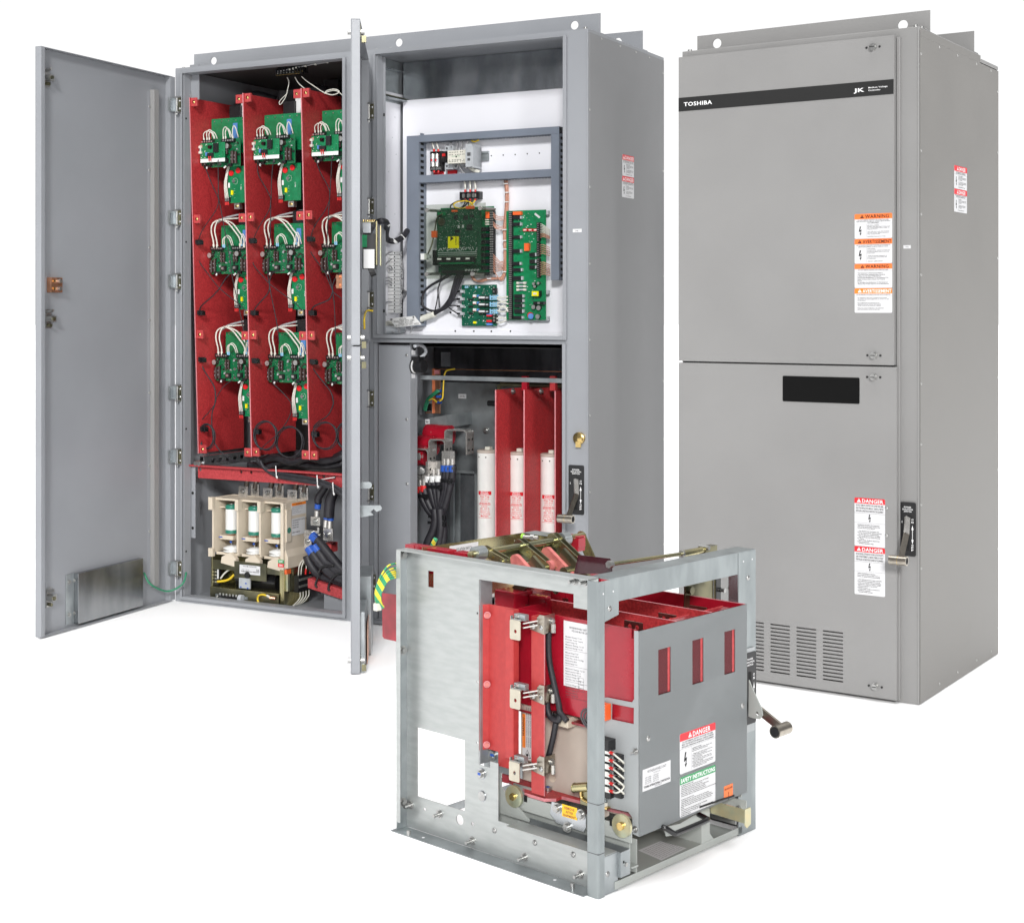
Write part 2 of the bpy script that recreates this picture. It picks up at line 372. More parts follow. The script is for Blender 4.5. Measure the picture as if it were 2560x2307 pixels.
# ------------------------------------------------------------------ printed labels
def SG(pl): return -1 if pl == 'y' else 1
def bolt_mark(mb, pl, c, x, y, h, mt='ink'):
    k = h/10
    P = [(-.6,5),(.9,5),(-.3,.9),(1.6,1.6),(.6,-2.6),(1.5,-2.3),(.2,-5),(-1.0,-2.9),(-.1,-2.8),(.3,-.4),(-1.8,-1.2)]
    mb.plate([[(x+a*k, y+b*k) for a, b in P]], pl, c, SG(pl)*.0002, mt)
def tri_mark(mb, pl, c, x, y, h, mt, hole=None):
    mb.plate([[(x-h*.58,y),(x+h*.58,y),(x,y+h)]], pl, c, SG(pl)*.0002, mt)
    if hole:
        mb.plate([rect(x-h*.06,y+h*.3,x+h*.06,y+h*.72)], pl, c+SG(pl)*.0003, SG(pl)*.0002, hole)
        mb.plate([rect(x-h*.06,y+h*.12,x+h*.06,y+h*.22)], pl, c+SG(pl)*.0003, SG(pl)*.0002, hole)
def lines(mb, pl, c, x, y, wd, dy, rows, mt='ink_soft', h=None, bold=.0):
    for i, r in enumerate(rows):
        if r: mb.text(r, pl, c, x, y-i*dy, h or dy*.5, mt, bold=bold, sx=.9)
def lab(name, parent, f, pl, c, x0, y0, x1, y1, head, hmat, tmat, lay, sub, body, r=.004, hfrac=.18, bullets=None, label=None, dbold=.018):
    """a safety label: coloured header with triangle, small notes, lightning mark, body text"""
    mb = MB(f); g = SG(pl); e1 = c+g*.0006; W_, H_ = x1-x0, y1-y0
    mb.plate([rrect(x0, y0, x1, y1, r)], pl, c, g*.0006, 'label')
    hy = y1-H_*hfrac
    hd = [(x0, hy), (x1, hy)] + rrect(x0, y0, x1, y1, r)[5:15]
    mb.plate([hd], pl, e1, g*.0003, hmat); e2 = e1+g*.0005
    th = H_*hfrac*.66
    tw = min(W_*.76, th*len(head)*(1.0 if len(head) < 10 else .86))
    mb.text(head, pl, e2+g*.0003, x0+W_*.60, hy+H_*hfrac*.17, th, tmat, wd=tw, bold=dbold, al='c')
    tri_mark(mb, pl, e2, x0+W_*.60-tw/2-th*.9, hy+H_*hfrac*.2, th*1.0, tmat if tmat != 'ink' else 'ink', hmat)
    e3 = e1+g*.0003
    if sub:
        n = len(sub); sh = H_*.055
        for i, s_ in enumerate(sub): mb.text(s_, pl, e3, x0+W_*.5, hy-sh*(i+1)*1.05, sh*.68, 'ink', wd=min(W_*.9, len(s_)*sh*.56), bold=.02, al='c')
        ly = hy-sh*(n+.5)*1.05
    else: ly = hy-H_*.02
    def rule(ax, ay, bx, by): mb.plate([rect(ax, ay, bx, by)], pl, e1, g*.0001, 'ink_soft')
    rule(x0, ly, x1, ly+H_*.004)
    if lay == 'side':
        rule(x0+W_*.31, y0+H_*.03, x0+W_*.314, ly); bolt_mark(mb, pl, e3, x0+W_*.155, (y0+ly)/2+H_*.02, (ly-y0)*.62)
        tx, ty, bw = x0+W_*.34, ly-H_*.07, W_*.6
    elif lay == 'top':
        k = ly-H_*.2; rule(x0, k, x1, k+H_*.003); bolt_mark(mb, pl, e3, x0+W_*.5, (k+ly)/2, (ly-k)*.82)
        tx, ty, bw = x0+W_*.1, k-H_*.05, W_*.8
    else: tx, ty, bw = x0+W_*.08, ly-H_*.10, W_*.84
    dy = (ty-y0-H_*.02)/max(1, len(body)); mxl = max(len(b) for b in body)
    for i, b_ in enumerate(body):
        if b_: mb.text(b_, pl, e3, tx, ty-i*dy, min(dy*.56, H_*.040), 'ink', wd=bw*len(b_)/mxl, bold=.035)
    o = mb.obj(name, parent)
    if label: o['label'] = label
    return o
D_SUB = ['DO NOT REMOVE, DESTROY OR COVER THIS LABEL', 'READ THE INSTRUCTION MANUAL CAREFULLY BEFORE', 'INSTALLING, OPERATING OR SERVICING THIS EQUIPMENT']
F_SUB = ['NE PAS ENLEVER, DETRUIRE NI COUVRIR CETTE ETIQUETTE', 'LIRE ATTENTIVEMENT LE MODE D\'EMPLOI AVANT', 'D\'INSTALLER, DE FAIRE FONCTIONNER CET EQUIPEMENT']
D_BODY = ['HAZARDOUS VOLTAGE In This Compartment', 'Will Cause Severe Injury, Death, Fire,', 'Explosion And Property Damage', '', '-  Turn Off And Lock Out Primary And', '   Control Circuit Power Before Servicing', '-  Do Not Open Door Unless Isolation', '   Switch Is Off And Contactor Is OPEN', '-  Keep All Panels And Covers Securely', '   In Place', '-  Never Defeat, Modify Or Bypass Any', '   Safety Interlocks', '-  Qualified Operators Only']
F_BODY = ['TENSION DANGEREUSE dans ce compartiment', 'Qui provoquera des blessures graves, la mort, un', 'incendie, une explosion et des dommages materiels', '', '-  Avant d\'effectuer le service couper et verrouiller', '   circuit d\'alimentation primaire et de controle', '-  Ne pas ouvrir la porte a moins que l\'interrupteur', '   d\'isolement soit a ARRET et le contacteur OUVERT', '-  Maintenir les panneaux et les couvercles', '   solidement en place', '-  Ne jamais defaire, modifier ou contourner les', '   verrouillages de securite', '-  Operateurs qualifies seulement']
W1_SUB = ['DO NOT REMOVE, DESTROY OR COVER THIS LABEL', 'READ THE INSTRUCTION MANUAL CAREFULLY BEFORE ENTERING', 'THIS COMPARTMENT']
W1_BODY = ['ELECTRICAL HAZARD', 'Contact With Energized Components', 'Can Cause Severe Injury, Death Or', 'Property Damage', '', '   Turn Off And Lock Out Control', '   Circuit Power Before Entering', '   This Compartment', '', '   Qualified Operators Only']
W2_BODY = ['DANGER ELECTRIQUE', 'Le contact avec des composants sous tension peut', 'provoquer des blessures graves, la mort ou des', 'degats materiels', '', ' - Couper et verrouiller l\'alimentation du', '   circuit de controle avant d\'entrer dans', '   ce compartiment', '', ' - Operateurs qualifies seulement']
W3_BODY = ['This Equipment Is Designed And Built In', 'Accordance With Applicable Safety Standards', 'In Effect On The Date Of Manufacture.', 'Unauthorized Modifications To This Equipment Can', 'Result In Severe Injury, Death And Property', 'Damage.', 'Do Not Make Any Modifications To This Equipment', 'Without The Written Approval Of The Manufacturer.', '']
W4_BODY = ['Cet equipement a ete concu et construit conformement', 'aux normes de securite applicables, en vigueur a la date', 'de fabrication.', '', 'Des modifications non-autorisees de cet', 'equipement peuvent entrainer des blessures', 'graves, la mort et des dommages materiels.', '', 'N\'apportez aucune modification a cet equipement', 'sans l\'autorisation ecrite du fabricant.', '']
def switch_plate(parent, f, pl, c, x0, y0, x1, y1):
    """black POWER ISOLATION SWITCH plate with its lever and roller"""
    mb = MB(f); g = SG(pl); W_, H_ = x1-x0, y1-y0
    mb.plate([rrect(x0, y0, x1, y1, .006)], pl, c, g*.0015, 'black'); e1 = c+g*.0022
    for i, t in enumerate(['POWER', 'ISOLATION', 'SWITCH']):
        mb.text(t, pl, e1, x0+W_*.48, y1-H_*(.105+i*.04), H_*.026, 'ink_white', wd=W_*(.46, .66, .48)[i], bold=.02, al='c')
    for t, yy in (('O', .665), ('N', .615), ('O', .19), ('F', .145), ('F', .10)): mb.text(t, pl, e1, x0+W_*.79, y0+H_*yy, H_*.033, 'ink_white', wd=W_*.13, bold=.02, al='c')
    mb.text('I', pl, e1, x0+W_*.12, y0+H_*.61, H_*.045, 'ink_white', bold=.01, al='c')
    ax = x0+W_*.79
    mb.plate([rect(ax-.0008, y0+H_*.30, ax+.0008, y0+H_*.50)], pl, e1, g*.0001, 'ink_white')
    for s_, yy in ((1, .49), (-1, .31)):
        mb.plate([[(ax-W_*.065, y0+H_*yy), (ax+W_*.065, y0+H_*yy), (ax, y0+H_*(yy+s_*.085))]], pl, e1, g*.0001, 'ink_white')
    mb.plate([rect(x0+W_*.36, y0+H_*.10, x0+W_*.58, y0+H_*.73)], pl, e1, g*.0001, 'slot_black')
    return mb.obj('switch_plate', parent), e1
# ================================================================== closed cabinet (right)
RW, RD, RH = .8755, .8989, 2.239
rc = thing('closed_cabinet', 'tall closed grey cabinet with a black name band and orange warning labels on its door', 'cabinet', 'R', (-RW/2, RD/2, 0))
m = MB('R')
m.box(-RW, 0, .0, .004, 0, RH, 'paint_warm')                       # front frame sheet
m.box(-RW, -RW+.003, .004, RD, 0, RH-.012, 'paint_warm'); m.box(-RW+.003, -.003, RD-.003, RD, 0, RH-.012, 'paint_warm')
m.box(-RW, 0, .004, RD-.22, RH-.012, RH, 'paint_warm'); m.box(-RW, 0, RD-.22, RD, RH-.026, RH-.012, 'paint_warm')
m.box(-RW, 0, .004, RD, 0, .004, 'paint_warm')
m.obj('shell', rc, .0015)
m = MB('R'); m.box(-.0008, .0022, .006, RD-.002, .004, RH-.03, 'paint_warm_side_shaded'); m.box(-.0008, .0018, .006, RD-.23, RH-.03, RH-.004, 'paint_warm_side_shaded')
sp = m.obj('side_panel', rc, .001)
m = MB('R'); m.box(-.0735, -.0618, -.010, -.0005, .008, RH-.03, 'paint_warm'); m.box(-.006, .0005, -.003, -.0002, .003, RH-.003, 'paint_warm')
m.obj('front_trim', rc, .0015)
for nm, z0, z1 in (('upper', 1.1205, 2.214), ('lower', .012, 1.1145)):
    m = MB('R')
    if nm == 'upper':
        m.plate([rect(-.8745, z0, -.075, z1)], 'y', -.0300, .0025, 'paint_warm')
    else:
        hs = []
        for cx in (-.2885, -.3846, -.481, -.578, -.675):
            for i in range(14): hs.append(rect(cx-.036, .0465+i*.01262, cx+.036, .0465+i*.01262+.0048))
        m.plate([rect(-.8745, z0, -.066, z1)] + hs, 'y', -.0300, .0025, 'paint_warm')
    xr = -.075 if nm == 'upper' else -.066
    for a in ((-.8745, -.872, z0, z1), (xr-.0025, xr, z0, z1), (-.872, xr-.0025, z0, z0+.0025), (-.872, xr-.0025, z1-.0025, z1)): m.box(a[0], a[1], -.0275, -.004, a[2], a[3], 'paint_warm')
    d = m.obj('door', rc); d['label'] = nm + (' door with the name band and orange labels' if nm == 'upper' else ' door with window, red labels and vent slots')
    bv = d.modifiers.new('bevel', 'BEVEL'); bv.width = .0012; bv.segments = 2; bv.limit_method = 'ANGLE'
    for kx, kz in (((-.1467, 2.180), (-.1439, 1.152)) if nm == 'upper' else ((-.1445, 1.0795), (-.1391, .0495))):
        k = MB('R'); k.cyl((kx, -.030, kz), (kx, -.034, kz), .0125, 'steel', 20); k.cyl((kx, -.034, kz), (kx, -.044, kz), .0095, 'steel', 20)
        k.box(kx-.008, kx+.008, -.0448, -.0441, kz-.0012, kz+.0012, 'slot_black')
        for s_ in (-1, 1): k.cyl((kx+s_*.0225, -.0302, kz), (kx+s_*.0225, -.0325, kz), .0038, 'black', 10)
        k.obj('door_latch', d)
    if nm == 'upper':
        k = MB('R'); k.box(-.8745, -.0765, -.0312, -.0303, 2.0185, 2.0675, 'ink')
        k.text('TOSHIBA', 'y', -.0316, -.853, 2.0360, .0140, 'ink_white', wd=.112, bold=.018)
        k.text('JK', 'y', -.0316, -.214, 2.0345, .0125, 'ink_white', wd=.037, bold=.03)
        k.text('Medium Voltage', 'y', -.0316, -.163, 2.0435, .0048, 'ink_white', wd=.066, bold=.015); k.text('Controller', 'y', -.0316, -.163, 2.0345, .0048, 'ink_white', wd=.042, bold=.015)
        k.obj('name_band', d)
        zz = [1.6257, 1.5415, 1.4585, 1.3765, 1.2935]
        for i, (h_, hm, tm, ly, sb, bd) in enumerate([('WARNING', 'lab_orange', 'ink', 'side', W1_SUB, W1_BODY), ('AVERTISSEMENT', 'lab_red', 'ink', 'side', F_SUB[:2], W2_BODY),
                                           ('WARNING', 'lab_orange', 'ink', 'none', D_SUB[:1], W3_BODY), ('AVERTISSEMENT', 'lab_amber', 'ink_white', 'none', F_SUB[:1], W4_BODY)]):
            if i == 1: hm = 'lab_orange'
            lab('warning_label', d, 'R', 'y', -.0301, -.2112, zz[i+1]+.0006, -.0812, zz[i]-.0006, h_, hm, tm, ly, sb, bd, hfrac=.215,
                label=['white label headed WARNING with a lightning mark', 'white label headed AVERTISSEMENT with a lightning mark', 'white label headed WARNING with plain text', 'white label headed AVERTISSEMENT in white letters'][i])
    else:
        k = MB('R'); k.plate([rrect(-.471, .9885, -.194, 1.0765, .004)], 'y', -.0302, -.0012, 'black_window'); k.obj('viewing_window', d)
        lab('danger_label', d, 'R', 'y', -.0301, -.2116, .5130, -.1057, .6745, 'DANGER', 'lab_red', 'ink_white', 'top', D_SUB, D_BODY, hfrac=.115, label='upper DANGER label, in English')
        lab('danger_label', d, 'R', 'y', -.0301, -.2116, .3505, -.1057, .5118, 'DANGER', 'lab_red', 'ink_white', 'top', F_SUB, F_BODY, hfrac=.115, label='lower DANGER label, in French')
m = MB('R'); m.box(-.86, -.08, .0045, .0055, .02, .3, 'slot_black'); m.obj('vent_shade_sheet', rc)  # added black sheet for the unlit interior behind the vent slots
def holeplate(f, x0, x1, z0, z1, y, holes, r, mt): 
    m = MB(f); m.plate([rect(x0, z0, x1, z1)] + [circ(a, b, r, 24) for a, b in holes], 'y', y, .004, mt); return m
for nm, y, x0 in (('front', .108, -.8697), ('rear', .597, -.8697)):
    m = holeplate('R', x0, 0, RH-.003 if nm == 'front' else RH-.012, 2.311 if nm == 'front' else 2.316, y, [(-.7897, 2.2763), (-.0937, 2.2679+.002)], .0175, 'paint_warm')
    m.box(x0, 0, y-.05 if nm == 'front' else y+.004, y if nm == 'front' else y+.05, RH, RH+.003, 'paint_warm')
    m.obj('lifting_plate', rc)
for x, y in ((-.86, .03), (-.80, .06), (-.02, .022), (-.012, .06)): hardware('bolt', rc, 'R', (x, y, RH+.002), (0, 0, 1), .9)
for z in (2.15, 1.83, 1.62, 1.42, 1.06, .86, .66, .45): hardware('screw', rc, 'R', (.0022, .012, z), (1, 0, 0), .8)
for z in (2.13, 1.9, 1.5, 1.05, .7, .4, .1): hardware('screw', rc, 'R', (.0022, RD-.012, z), (1, 0, 0), .8)
for y in (.2, .4, .62, .8): hardware('screw', rc, 'R', (.0022, y, .03), (1, 0, 0), .8); hardware('screw', rc, 'R', (.0022, y, RH-.04), (1, 0, 0), .8)
for z in (.6455, .5545): hardware('screw', rc, 'R', (-.1005, -.0305, z), (0, -1, 0), 1)
for nm, z0, z1, sb, bd, lb in (('a', 1.7295, 1.8105, D_SUB[:2], W1_BODY, 'upper DANGER label on the side'), ('b', 1.648, 1.7285, F_SUB[:2], W2_BODY, 'lower DANGER label on the side')):
    lab('danger_label', sp, 'R', 'x', .0024, .3587, z0, .5037, z1, 'DANGER', 'lab_red', 'ink_white', 'side', sb, bd, hfrac=.24, label=lb)
m = MB('R'); m.box(-.0535, -.0285, -.0012, -.0003, 1.507, 1.518, 'label'); m.text('CAB 2', 'y', -.0015, -.041, 1.511, .0035, 'ink_soft', wd=.012, al='c'); m.obj('number_tag', rc)
switch_plate(rc, 'R', 'y', -.0042, -.0627, .4896, -.0097, .6676)
def lever(parent, f, top, elbow, low, rl, rr, blk='bronze_roll'):
    m = MB(f); m.bar(top, elbow, .017, .008, (.75, -.65, 0), 'chrome'); m.bar(elbow, low, .019, .006, (.8, -.6, 0), 'bronze_roll')
    m.cyl((low[0]-rl*.62, low[1], low[2]), (low[0]+rl*.38, low[1], low[2]), rr, 'bronze_roll', 24)
    m.cyl((low[0]+rl*.38, low[1], low[2]), (low[0]+rl*.385, low[1], low[2]), rr*.72, 'slot_black', 20)
    m.cyl((low[0]-rl*.14, low[1], low[2]), (low[0]-rl*.12, low[1], low[2]), rr*1.03, 'brass', 24)
    return m.obj('switch_lever', parent)
lw = at('R', 2251, 1401, y=-.105)
lever(rc, 'R', A('R', 'S7', 1003, 425, y=-.012), A('R', 'S7', 985, 700, y=-.055), (lw[0], -.105, lw[2]), .058, .0155)
# ================================================================== open cabinet (left)
LW, LD, LH = 2.043, .7654, 2.388
oc = thing('open_cabinet', 'wide open grey cabinet with doors swung out and circuit boards inside', 'cabinet', 'L', (-LW/2, LD/2, 0))
OA = (-1.992, -1.132, .027, 2.360); OB = (-.966, -.102, 1.202, 2.363); OC = (-.980, -.105, .020, 1.170)
m = MB('L')
m.plate([rect(-LW, 0, 0, LH)] + [rect(o[0], o[2], o[1], o[3]) for o in (OA, OB, OC)], 'y', 0, .003, 'paint')
for o in (OA, OB, OC):                                              # returns and raised gasket lips round each opening
    x0, x1, z0, z1 = o
    m.box(x0-.003, x0, .003, .045, z0, z1, 'paint'); m.box(x1, x1+.003, .003, .045, z0, z1, 'paint')
    m.box(x0, x1, .003, .045, z1, z1+.003, 'paint'); m.box(x0, x1, .003, .045, z0-.003, z0, 'paint')
m.obj('front_frame', oc, .001)
for o in (OA, OB, OC):
    x0, x1, z0, z1 = o; m = MB('L'); t = .014
    m.box(x0-t, x0-t+.003, -.013, -.0005, z0-t, z1+t*.3, 'paint'); m.box(x1+t-.003, x1+t, -.013, -.0005, z0-t, z1+t*.3, 'paint')
    m.box(x0-t, x0-.0005, -.0145, -.0131, z0-t, z1+t*.3, 'paint'); m.box(x1+.0005, x1+t, -.0145, -.0131, z0-t, z1+t*.3, 'paint')
    m.box(x0-t+.003, x1+t-.003, -.013, -.0005, z0-t, z0-t+.003, 'paint'); m.box(x0-t+.003, x1+t-.003, -.013, -.0005, z1+.001, z1+.004, 'paint')
    m.box(x0-.0005, x1+.0005, -.0145, -.0131, z0-t, z0-.0005, 'paint')
    m.obj('door_lip', oc, .0008)
m = MB('L')
m.box(-LW, -LW+.003, .003, LD, 0, LH-.003, 'paint'); m.box(-LW+.003, -1.055, LD-.004, LD, 0, LH-.003, 'paint')
m.box(-1.058, -1.055, .003, LD-.004, .003, LH-.003, 'paint'); m.box(-LW+.003, -.003, .003, LD, 0, .003, 'paint')
m.box(-1.055, -.003, LD-.004, LD, .003, LH-.003, 'galv'); m.box(-.003, 0, .003, LD, 0, LH-.003, 'paint')
m.box(-LW, -1.055, .003, LD, LH-.003, LH, 'dark_matte'); m.box(-1.055, 0, .003, LD, LH-.003, LH, 'paint')
m.box(-1.055, -.003, .004, LD-.004, 1.176, 1.179, 'galv')
m.obj('shell', oc)
m = MB('L'); m.box(-.0008, .0024, .006, LD-.002, .004, LH-.012, 'paint_side_shaded'); sp2 = m.obj('side_panel', oc, .001)
m = MB('L'); m.box(-.0065, .0006, -.003, -.0003, .003, LH-.004, 'paint'); m.obj('front_trim', oc, .0012)
for nm, y, x0, z0, z1 in (('f', .113, -2.0312, LH, 2.467), ('r', .534, -2.0312, LH-.002, 2.4675)):
    m = MB('L'); m.plate([rect(x0, z0, 0, z1)] + [circ(a, 2.4290, .0172, 24) for a in (-1.9183, -.9311, -.112)], 'y', y, .004, 'paint')
    m.box(x0, 0, y+.004, y+.054, LH, LH+.003, 'paint'); m.obj('lifting_plate', oc)
for x, y in ((-1.0, .05), (-.93, .05), (-.02, .02), (-2.03, .04)): hardware('bolt', oc, 'L', (x, y, LH+.002), (0, 0, 1), .9)
for x in (-.75, -.5, -.3, -1.75, -1.45): hardware('screw', oc, 'L', (x, .11, LH+.006), (0, -1, 0), .6)
for k, yy in (('z3', 580), ('z3', 1018), ('z3', 1455), ('z4', 155), ('z4', 575), ('z4', 1000)): 
    p = at('L', *q(k, 1398 if k == 'z3' else 1357, yy), x=.0024); hardware('screw', oc, 'L', (.0024, .012, p[2]), (1, 0, 0), .8)
for z in (2.32, 1.9, 1.45, 1.0, .75, .3): hardware('screw', oc, 'L', (.0024, LD-.012, z), (1, 0, 0), .8)
for y in (.12, .3, .46, .6): hardware('screw', oc, 'L', (.0024, y, LH-.022), (1, 0, 0), .8)
for i, (a, b, sb, bd, lb) in enumerate((((1583, 833), (1648, 962), D_SUB[:2], W1_BODY, 'upper DANGER label on the side'), ((1581, 959), (1648, 1088), F_SUB[:2], W2_BODY, 'lower DANGER label on the side'))):
    P = A('L', 'z3', *a, x=.0024); Q = A('L', 'z3', *b, x=.0024)
    zt0, zb0 = A('L', 'z3', 1583, 833, x=.0024)[2], A('L', 'z3', 1648, 1088, x=.0024)[2]; hh_ = (zt0-zb0)/2; z1 = zt0-i*hh_
    lab('danger_label', sp2, 'L', 'x', .0026, P[1], z1-hh_+.001, Q[1], z1, 'DANGER', 'lab_red', 'ink_white', 'side', sb, bd, hfrac=.25, label=lb)
p = A('L', 'z3', 1327, 1267, y=0); m = MB('L'); m.box(p[0]-.019, p[0]+.019, -.0012, -.0003, p[2]-.0065, p[2]+.0065, 'label'); m.text('CAB 1', 'y', -.0015, p[0], p[2]-.003, .005, 'ink_soft', al='c'); m.obj('number_tag', oc)
p = A('L', 'z4', 1308, 700, y=0); m = MB('L'); m.cyl((p[0], 0, p[2]), (p[0], -.012, p[2]), .0235, 'brass', 24); m.lathe((p[0], -.012, p[2]), [(.0235, 0), (.018, -.004), (0, -.005)], 'brass', 24, 'y'); m.box(p[0]-.010, p[0]+.012, -.017, -.012, p[2]-.034, p[2]-.012, 'brass'); m.obj('key_lock', oc)
switch_plate(oc, 'L', 'y', -.0004, -.0825, .5134, -.0160, .7046)
lw = A('L', 'z4', 1240, 1147, y=-.11)
lever(oc, 'L', A('L', 'z4', 1287, 928, y=-.012), A('L', 'z4', 1290, 1010, y=-.05), (lw[0], -.11, lw[2]), .062, .0165)
# hinges on the left edge
def hinge(f, x, z, y=-.014):
    m = MB(f); m.cyl((x, y-.004, z-.045), (x, y-.004, z+.034), .0042, 'steel', 10)
    m.box(x-.030, x-.006, y-.003, y, z-.028, z+.030, 'galv'); m.box(x+.006, x+.022, y-.002, y+.002, z-.036, z+.036, 'gold_dark')
    for s_ in (-.034, .034): m.box(x-.008, x+.022, y-.010, y+.002, z+s_-.003, z+s_+.003, 'steel')
    for s_ in (-.018, .018): m.lathe((x+.014, y-.002, z+s_), [(.006, 0), (.005, -.002), (0, -.003)], 'steel', 10, 'y')
    if f == 'L' and x < -1.5: m.box(.0, .040, .0012, .004, z-.030, z+.030, 'galv', f='A'); m.box(.004, .030, .0041, .0046, z-.022, z+.022, 'galv_dark', f='A')
    return m.obj('hinge', oc)
for k, x_, y_ in (('z3', 140, 590), ('z3', 140, 1130), ('R8', 310, 1160), ('z4', 135, 480), ('z4', 135, 1000), ('S8', 300, 960)):
    p = A('L', k, x_, y_, y=-.02); hinge('L', p[0], p[2])

# ------------------------------------------------------------------ door of the left bay
hA = w('L', (-LW-.002, -.012, 0)); WA = hinge_frame('A', hA.x, hA.y, -1.8655, 5.98)
for k, y_ in (('z1', 545), ('z1', 1178), ('z1', 1535), ('z2', 368), ('z2', 690), ('z2', 1255)):
    p = A('L', k, 850 if k == 'z1' else 768, y_, y=-.02); hinge('L', p[0]+.006, p[2])
m = MB('A'); m.box(-.016, WA, -.030, -.027, .006, 2.350, 'paint'); m.box(-.016, .022, -.027, -.002, .0065, 2.3495, 'paint')
for a in ((.006, .009, .009, 2.347), (WA-.003, WA, .009, 2.347), (.006, WA, .006, .009), (.006, WA, 2.347, 2.350)): m.box(a[0], a[1], -.027, 0, a[2], a[3], 'paint')
for a in ((.009, .022), (WA-.0215, WA-.003)): m.box(a[0], a[1], -.0015, 0, .009, 2.347, 'paint')
dA = m.obj('door', oc, .0012); dA['label'] = 'tall full-height door swung out at the left'
def onA(k, x, y, yy=-.026): return at('A', *q(k, x, y), y=yy)
a = onA('z1', 746, 460, 0); b = onA('z2', 676, 1345, 0)
m = MB('A'); m.box(a[0]-.02, a[0]+.014, -.027, -.004, b[2], a[2], 'paint_warm'); m.box(a[0]+.014, a[0]+.028, -.027, -.025, b[2]+.01, a[2]-.01, 'paint'); dAs = m.obj('stiffener', dA, .001)
for z in (.33, .62, .94, 1.26, 1.58, 1.92, 2.2): hardware('screw', dAs, 'A', (a[0]+.021, -.025, z), (0, 1, 0), 1)
def latch(door, f, x, z, s_=1):
    m = MB(f); m.box(x-.020, x+.012, -.027, -.024, z-.038, z+.038, 'steel'); m.cyl((x, -.024, z), (x, .004, z), .013, 'steel', 14)
    m.cyl((x, .004, z), (x, .010, z), .008, 'gold_dark', 6); m.box(x-.030, x-.006, -.018, -.006, z-.012, z+.012, 'steel'); m.cyl((x+.004, -.022, z+.028), (x+.004, .006, z+.034), .006, 'steel', 10)
    m.cyl((x+.002, -.022, z-.024), (x+.002, -.004, z-.026), .007, 'gold_dark', 10)
    return m.obj('latch', door)
for k, x_, y_ in (('z1', 134, 392), ('z1', 144, 1745), ('z2', 132, 1405)):
    p = onA(k, x_, y_, -.015); latch(dA, 'A', p[0], p[2])
p = onA('z1', 178, 1555, -.01); m = MB('A'); m.box(p[0]-.034, p[0]+.034, -.026, -.004, p[2]-.030, p[2]+.030, 'copper')
for s_ in (-.014, .016): m.cyl((p[0]-.006, -.004, p[2]+s_), (p[0]-.006, .012, p[2]+s_), .008, 'steel', 8); m.cyl((p[0]+.018, -.004, p[2]+s_), (p[0]+.018, .001, p[2]+s_), .006, 'brass', 12)
m.obj('ground_block', dA, .001)
m = MB('A'); P = [onA('z2', x_, y_, 0) for x_, y_ in ((275, 1281), (603, 1198), (603, 1445), (275, 1536))]
m.box(P[0][0], P[1][0], -.024, 0, P[3][2], P[0][2], 'galv_mirror')
a = onA('z2', 218, 1282, -.018); m.box(P[0][0], a[0], -.026, -.0225, P[3][2], P[0][2], 'galv')
pk = m.obj('document_pocket', dA, .0015)
for x_, y_ in ((228, 1323), (228, 1488), (257, 1315), (257, 1480)): p = onA('z2', x_, y_, -.022); hardware('bolt', pk, 'A', (p[0], -.022, p[2]), (0, 1, 0), .8)
m = MB('W'); P = [w('A', onA('z2', 605, 1275, -.02)), w('A', onA('z2', 640, 1335, .01)), w('A', onA('z2', 725, 1370, .02)), w('L', A('L', 'z2', 800, 1335, y=-.04)), w('L', A('L', 'z2', 821, 1275, y=-.01))]
m.tube(P, .0042, 'wire_green'); m.obj('ground_wire', oc)

# ------------------------------------------------------------------ doors of the right bay, seen nearly edge-on
hB = w('L', (-1.002, -.014, 0)); WB = hinge_frame('B', hB.x, hB.y, -.5467, 5.40)
dB = []
for nm, z0, z1 in (('upper', 1.1785, 2.346), ('lower', .003, 1.1735)):
    m = MB('B'); m.box(.006, WB, -.030, -.027, z0, z1, 'paint')
    for a in ((.006, .009, z0+.003, z1-.003), (WB-.003, WB, z0+.003, z1-.003), (.006, WB, z0, z0+.003), (.006, WB, z1-.003, z1)): m.box(a[0], a[1], -.027, .003, a[2], a[3], 'paint')
    dB.append(m.obj('door', oc, .0012)); dB[-1]['label'] = nm+' door seen nearly edge-on in the middle'
def onB(k, x, y, /, **kw): return at('B', *q(k, x, y), **kw)
for i, (k, x_, y_) in enumerate((('z3', 100, 135), ('R8', 215, 1640), ('S8', 230, 1650), ('z4', 96, 255))):
    d = dB[0 if i < 2 else 1]; z = onB(k, x_, y_, x=WB-.02)[2]
    m = MB('B'); m.box(WB-.05, WB-.012, -.026, .004, z-.024, z+.024, 'gold_dark'); m.cyl((WB-.03, .004, z), (WB-.03, .018, z), .010, 'steel', 12); m.cyl((WB-.03, -.031, z), (WB-.03, -.043, z), .010, 'steel', 14)
    m.box(WB-.036, WB-.024, .008, .024, z-.038, z-.014, 'gold_dark'); m.obj('latch', d)
# keypad electronics behind the upper door
zt, zb = onB('R8', 190, 150, x=WB-.28)[2], onB('R8', 190, 850, x=WB-.28)[2]; X = WB-.28; H_ = zt-zb
m = MB('B'); m.box(X-.10, X+.02, .004, .032, zt-H_*.24, zt-H_*.05, 'grey_plastic'); m.box(X-.12, X+.03, .0, .045, zt-H_*.05, zt-H_*.035, 'gold_zinc')
m.box(X-.12, X+.03, .052, .056, zb+H_*.18, zt-H_*.03, 'gold_zinc'); m.box(X-.14, X-.02, .066, .069, zb+H_*.18, zt-H_*.1, 'iridescent')
m.box(X-.10, X+.0, .0, .050, zb+H_*.12, zt-H_*.25, 'black'); m.box(X+.0, X+.02, .0, .018, zb+H_*.50, zt-H_*.28, 'pcb_light')
m.box(X+.005, X+.035, .006, .046, zb+H_*.12, zb+H_*.46, 'white_plastic'); m.cyl((X, .025, zb+H_*.06), (X, .045, zb+H_*.10), .022, 'black', 10)
for i in range(6): m.cyl((X, .004+i*.008, zt-H_*.03), (X, .004+i*.008, zt), .003, 'brass', 8)
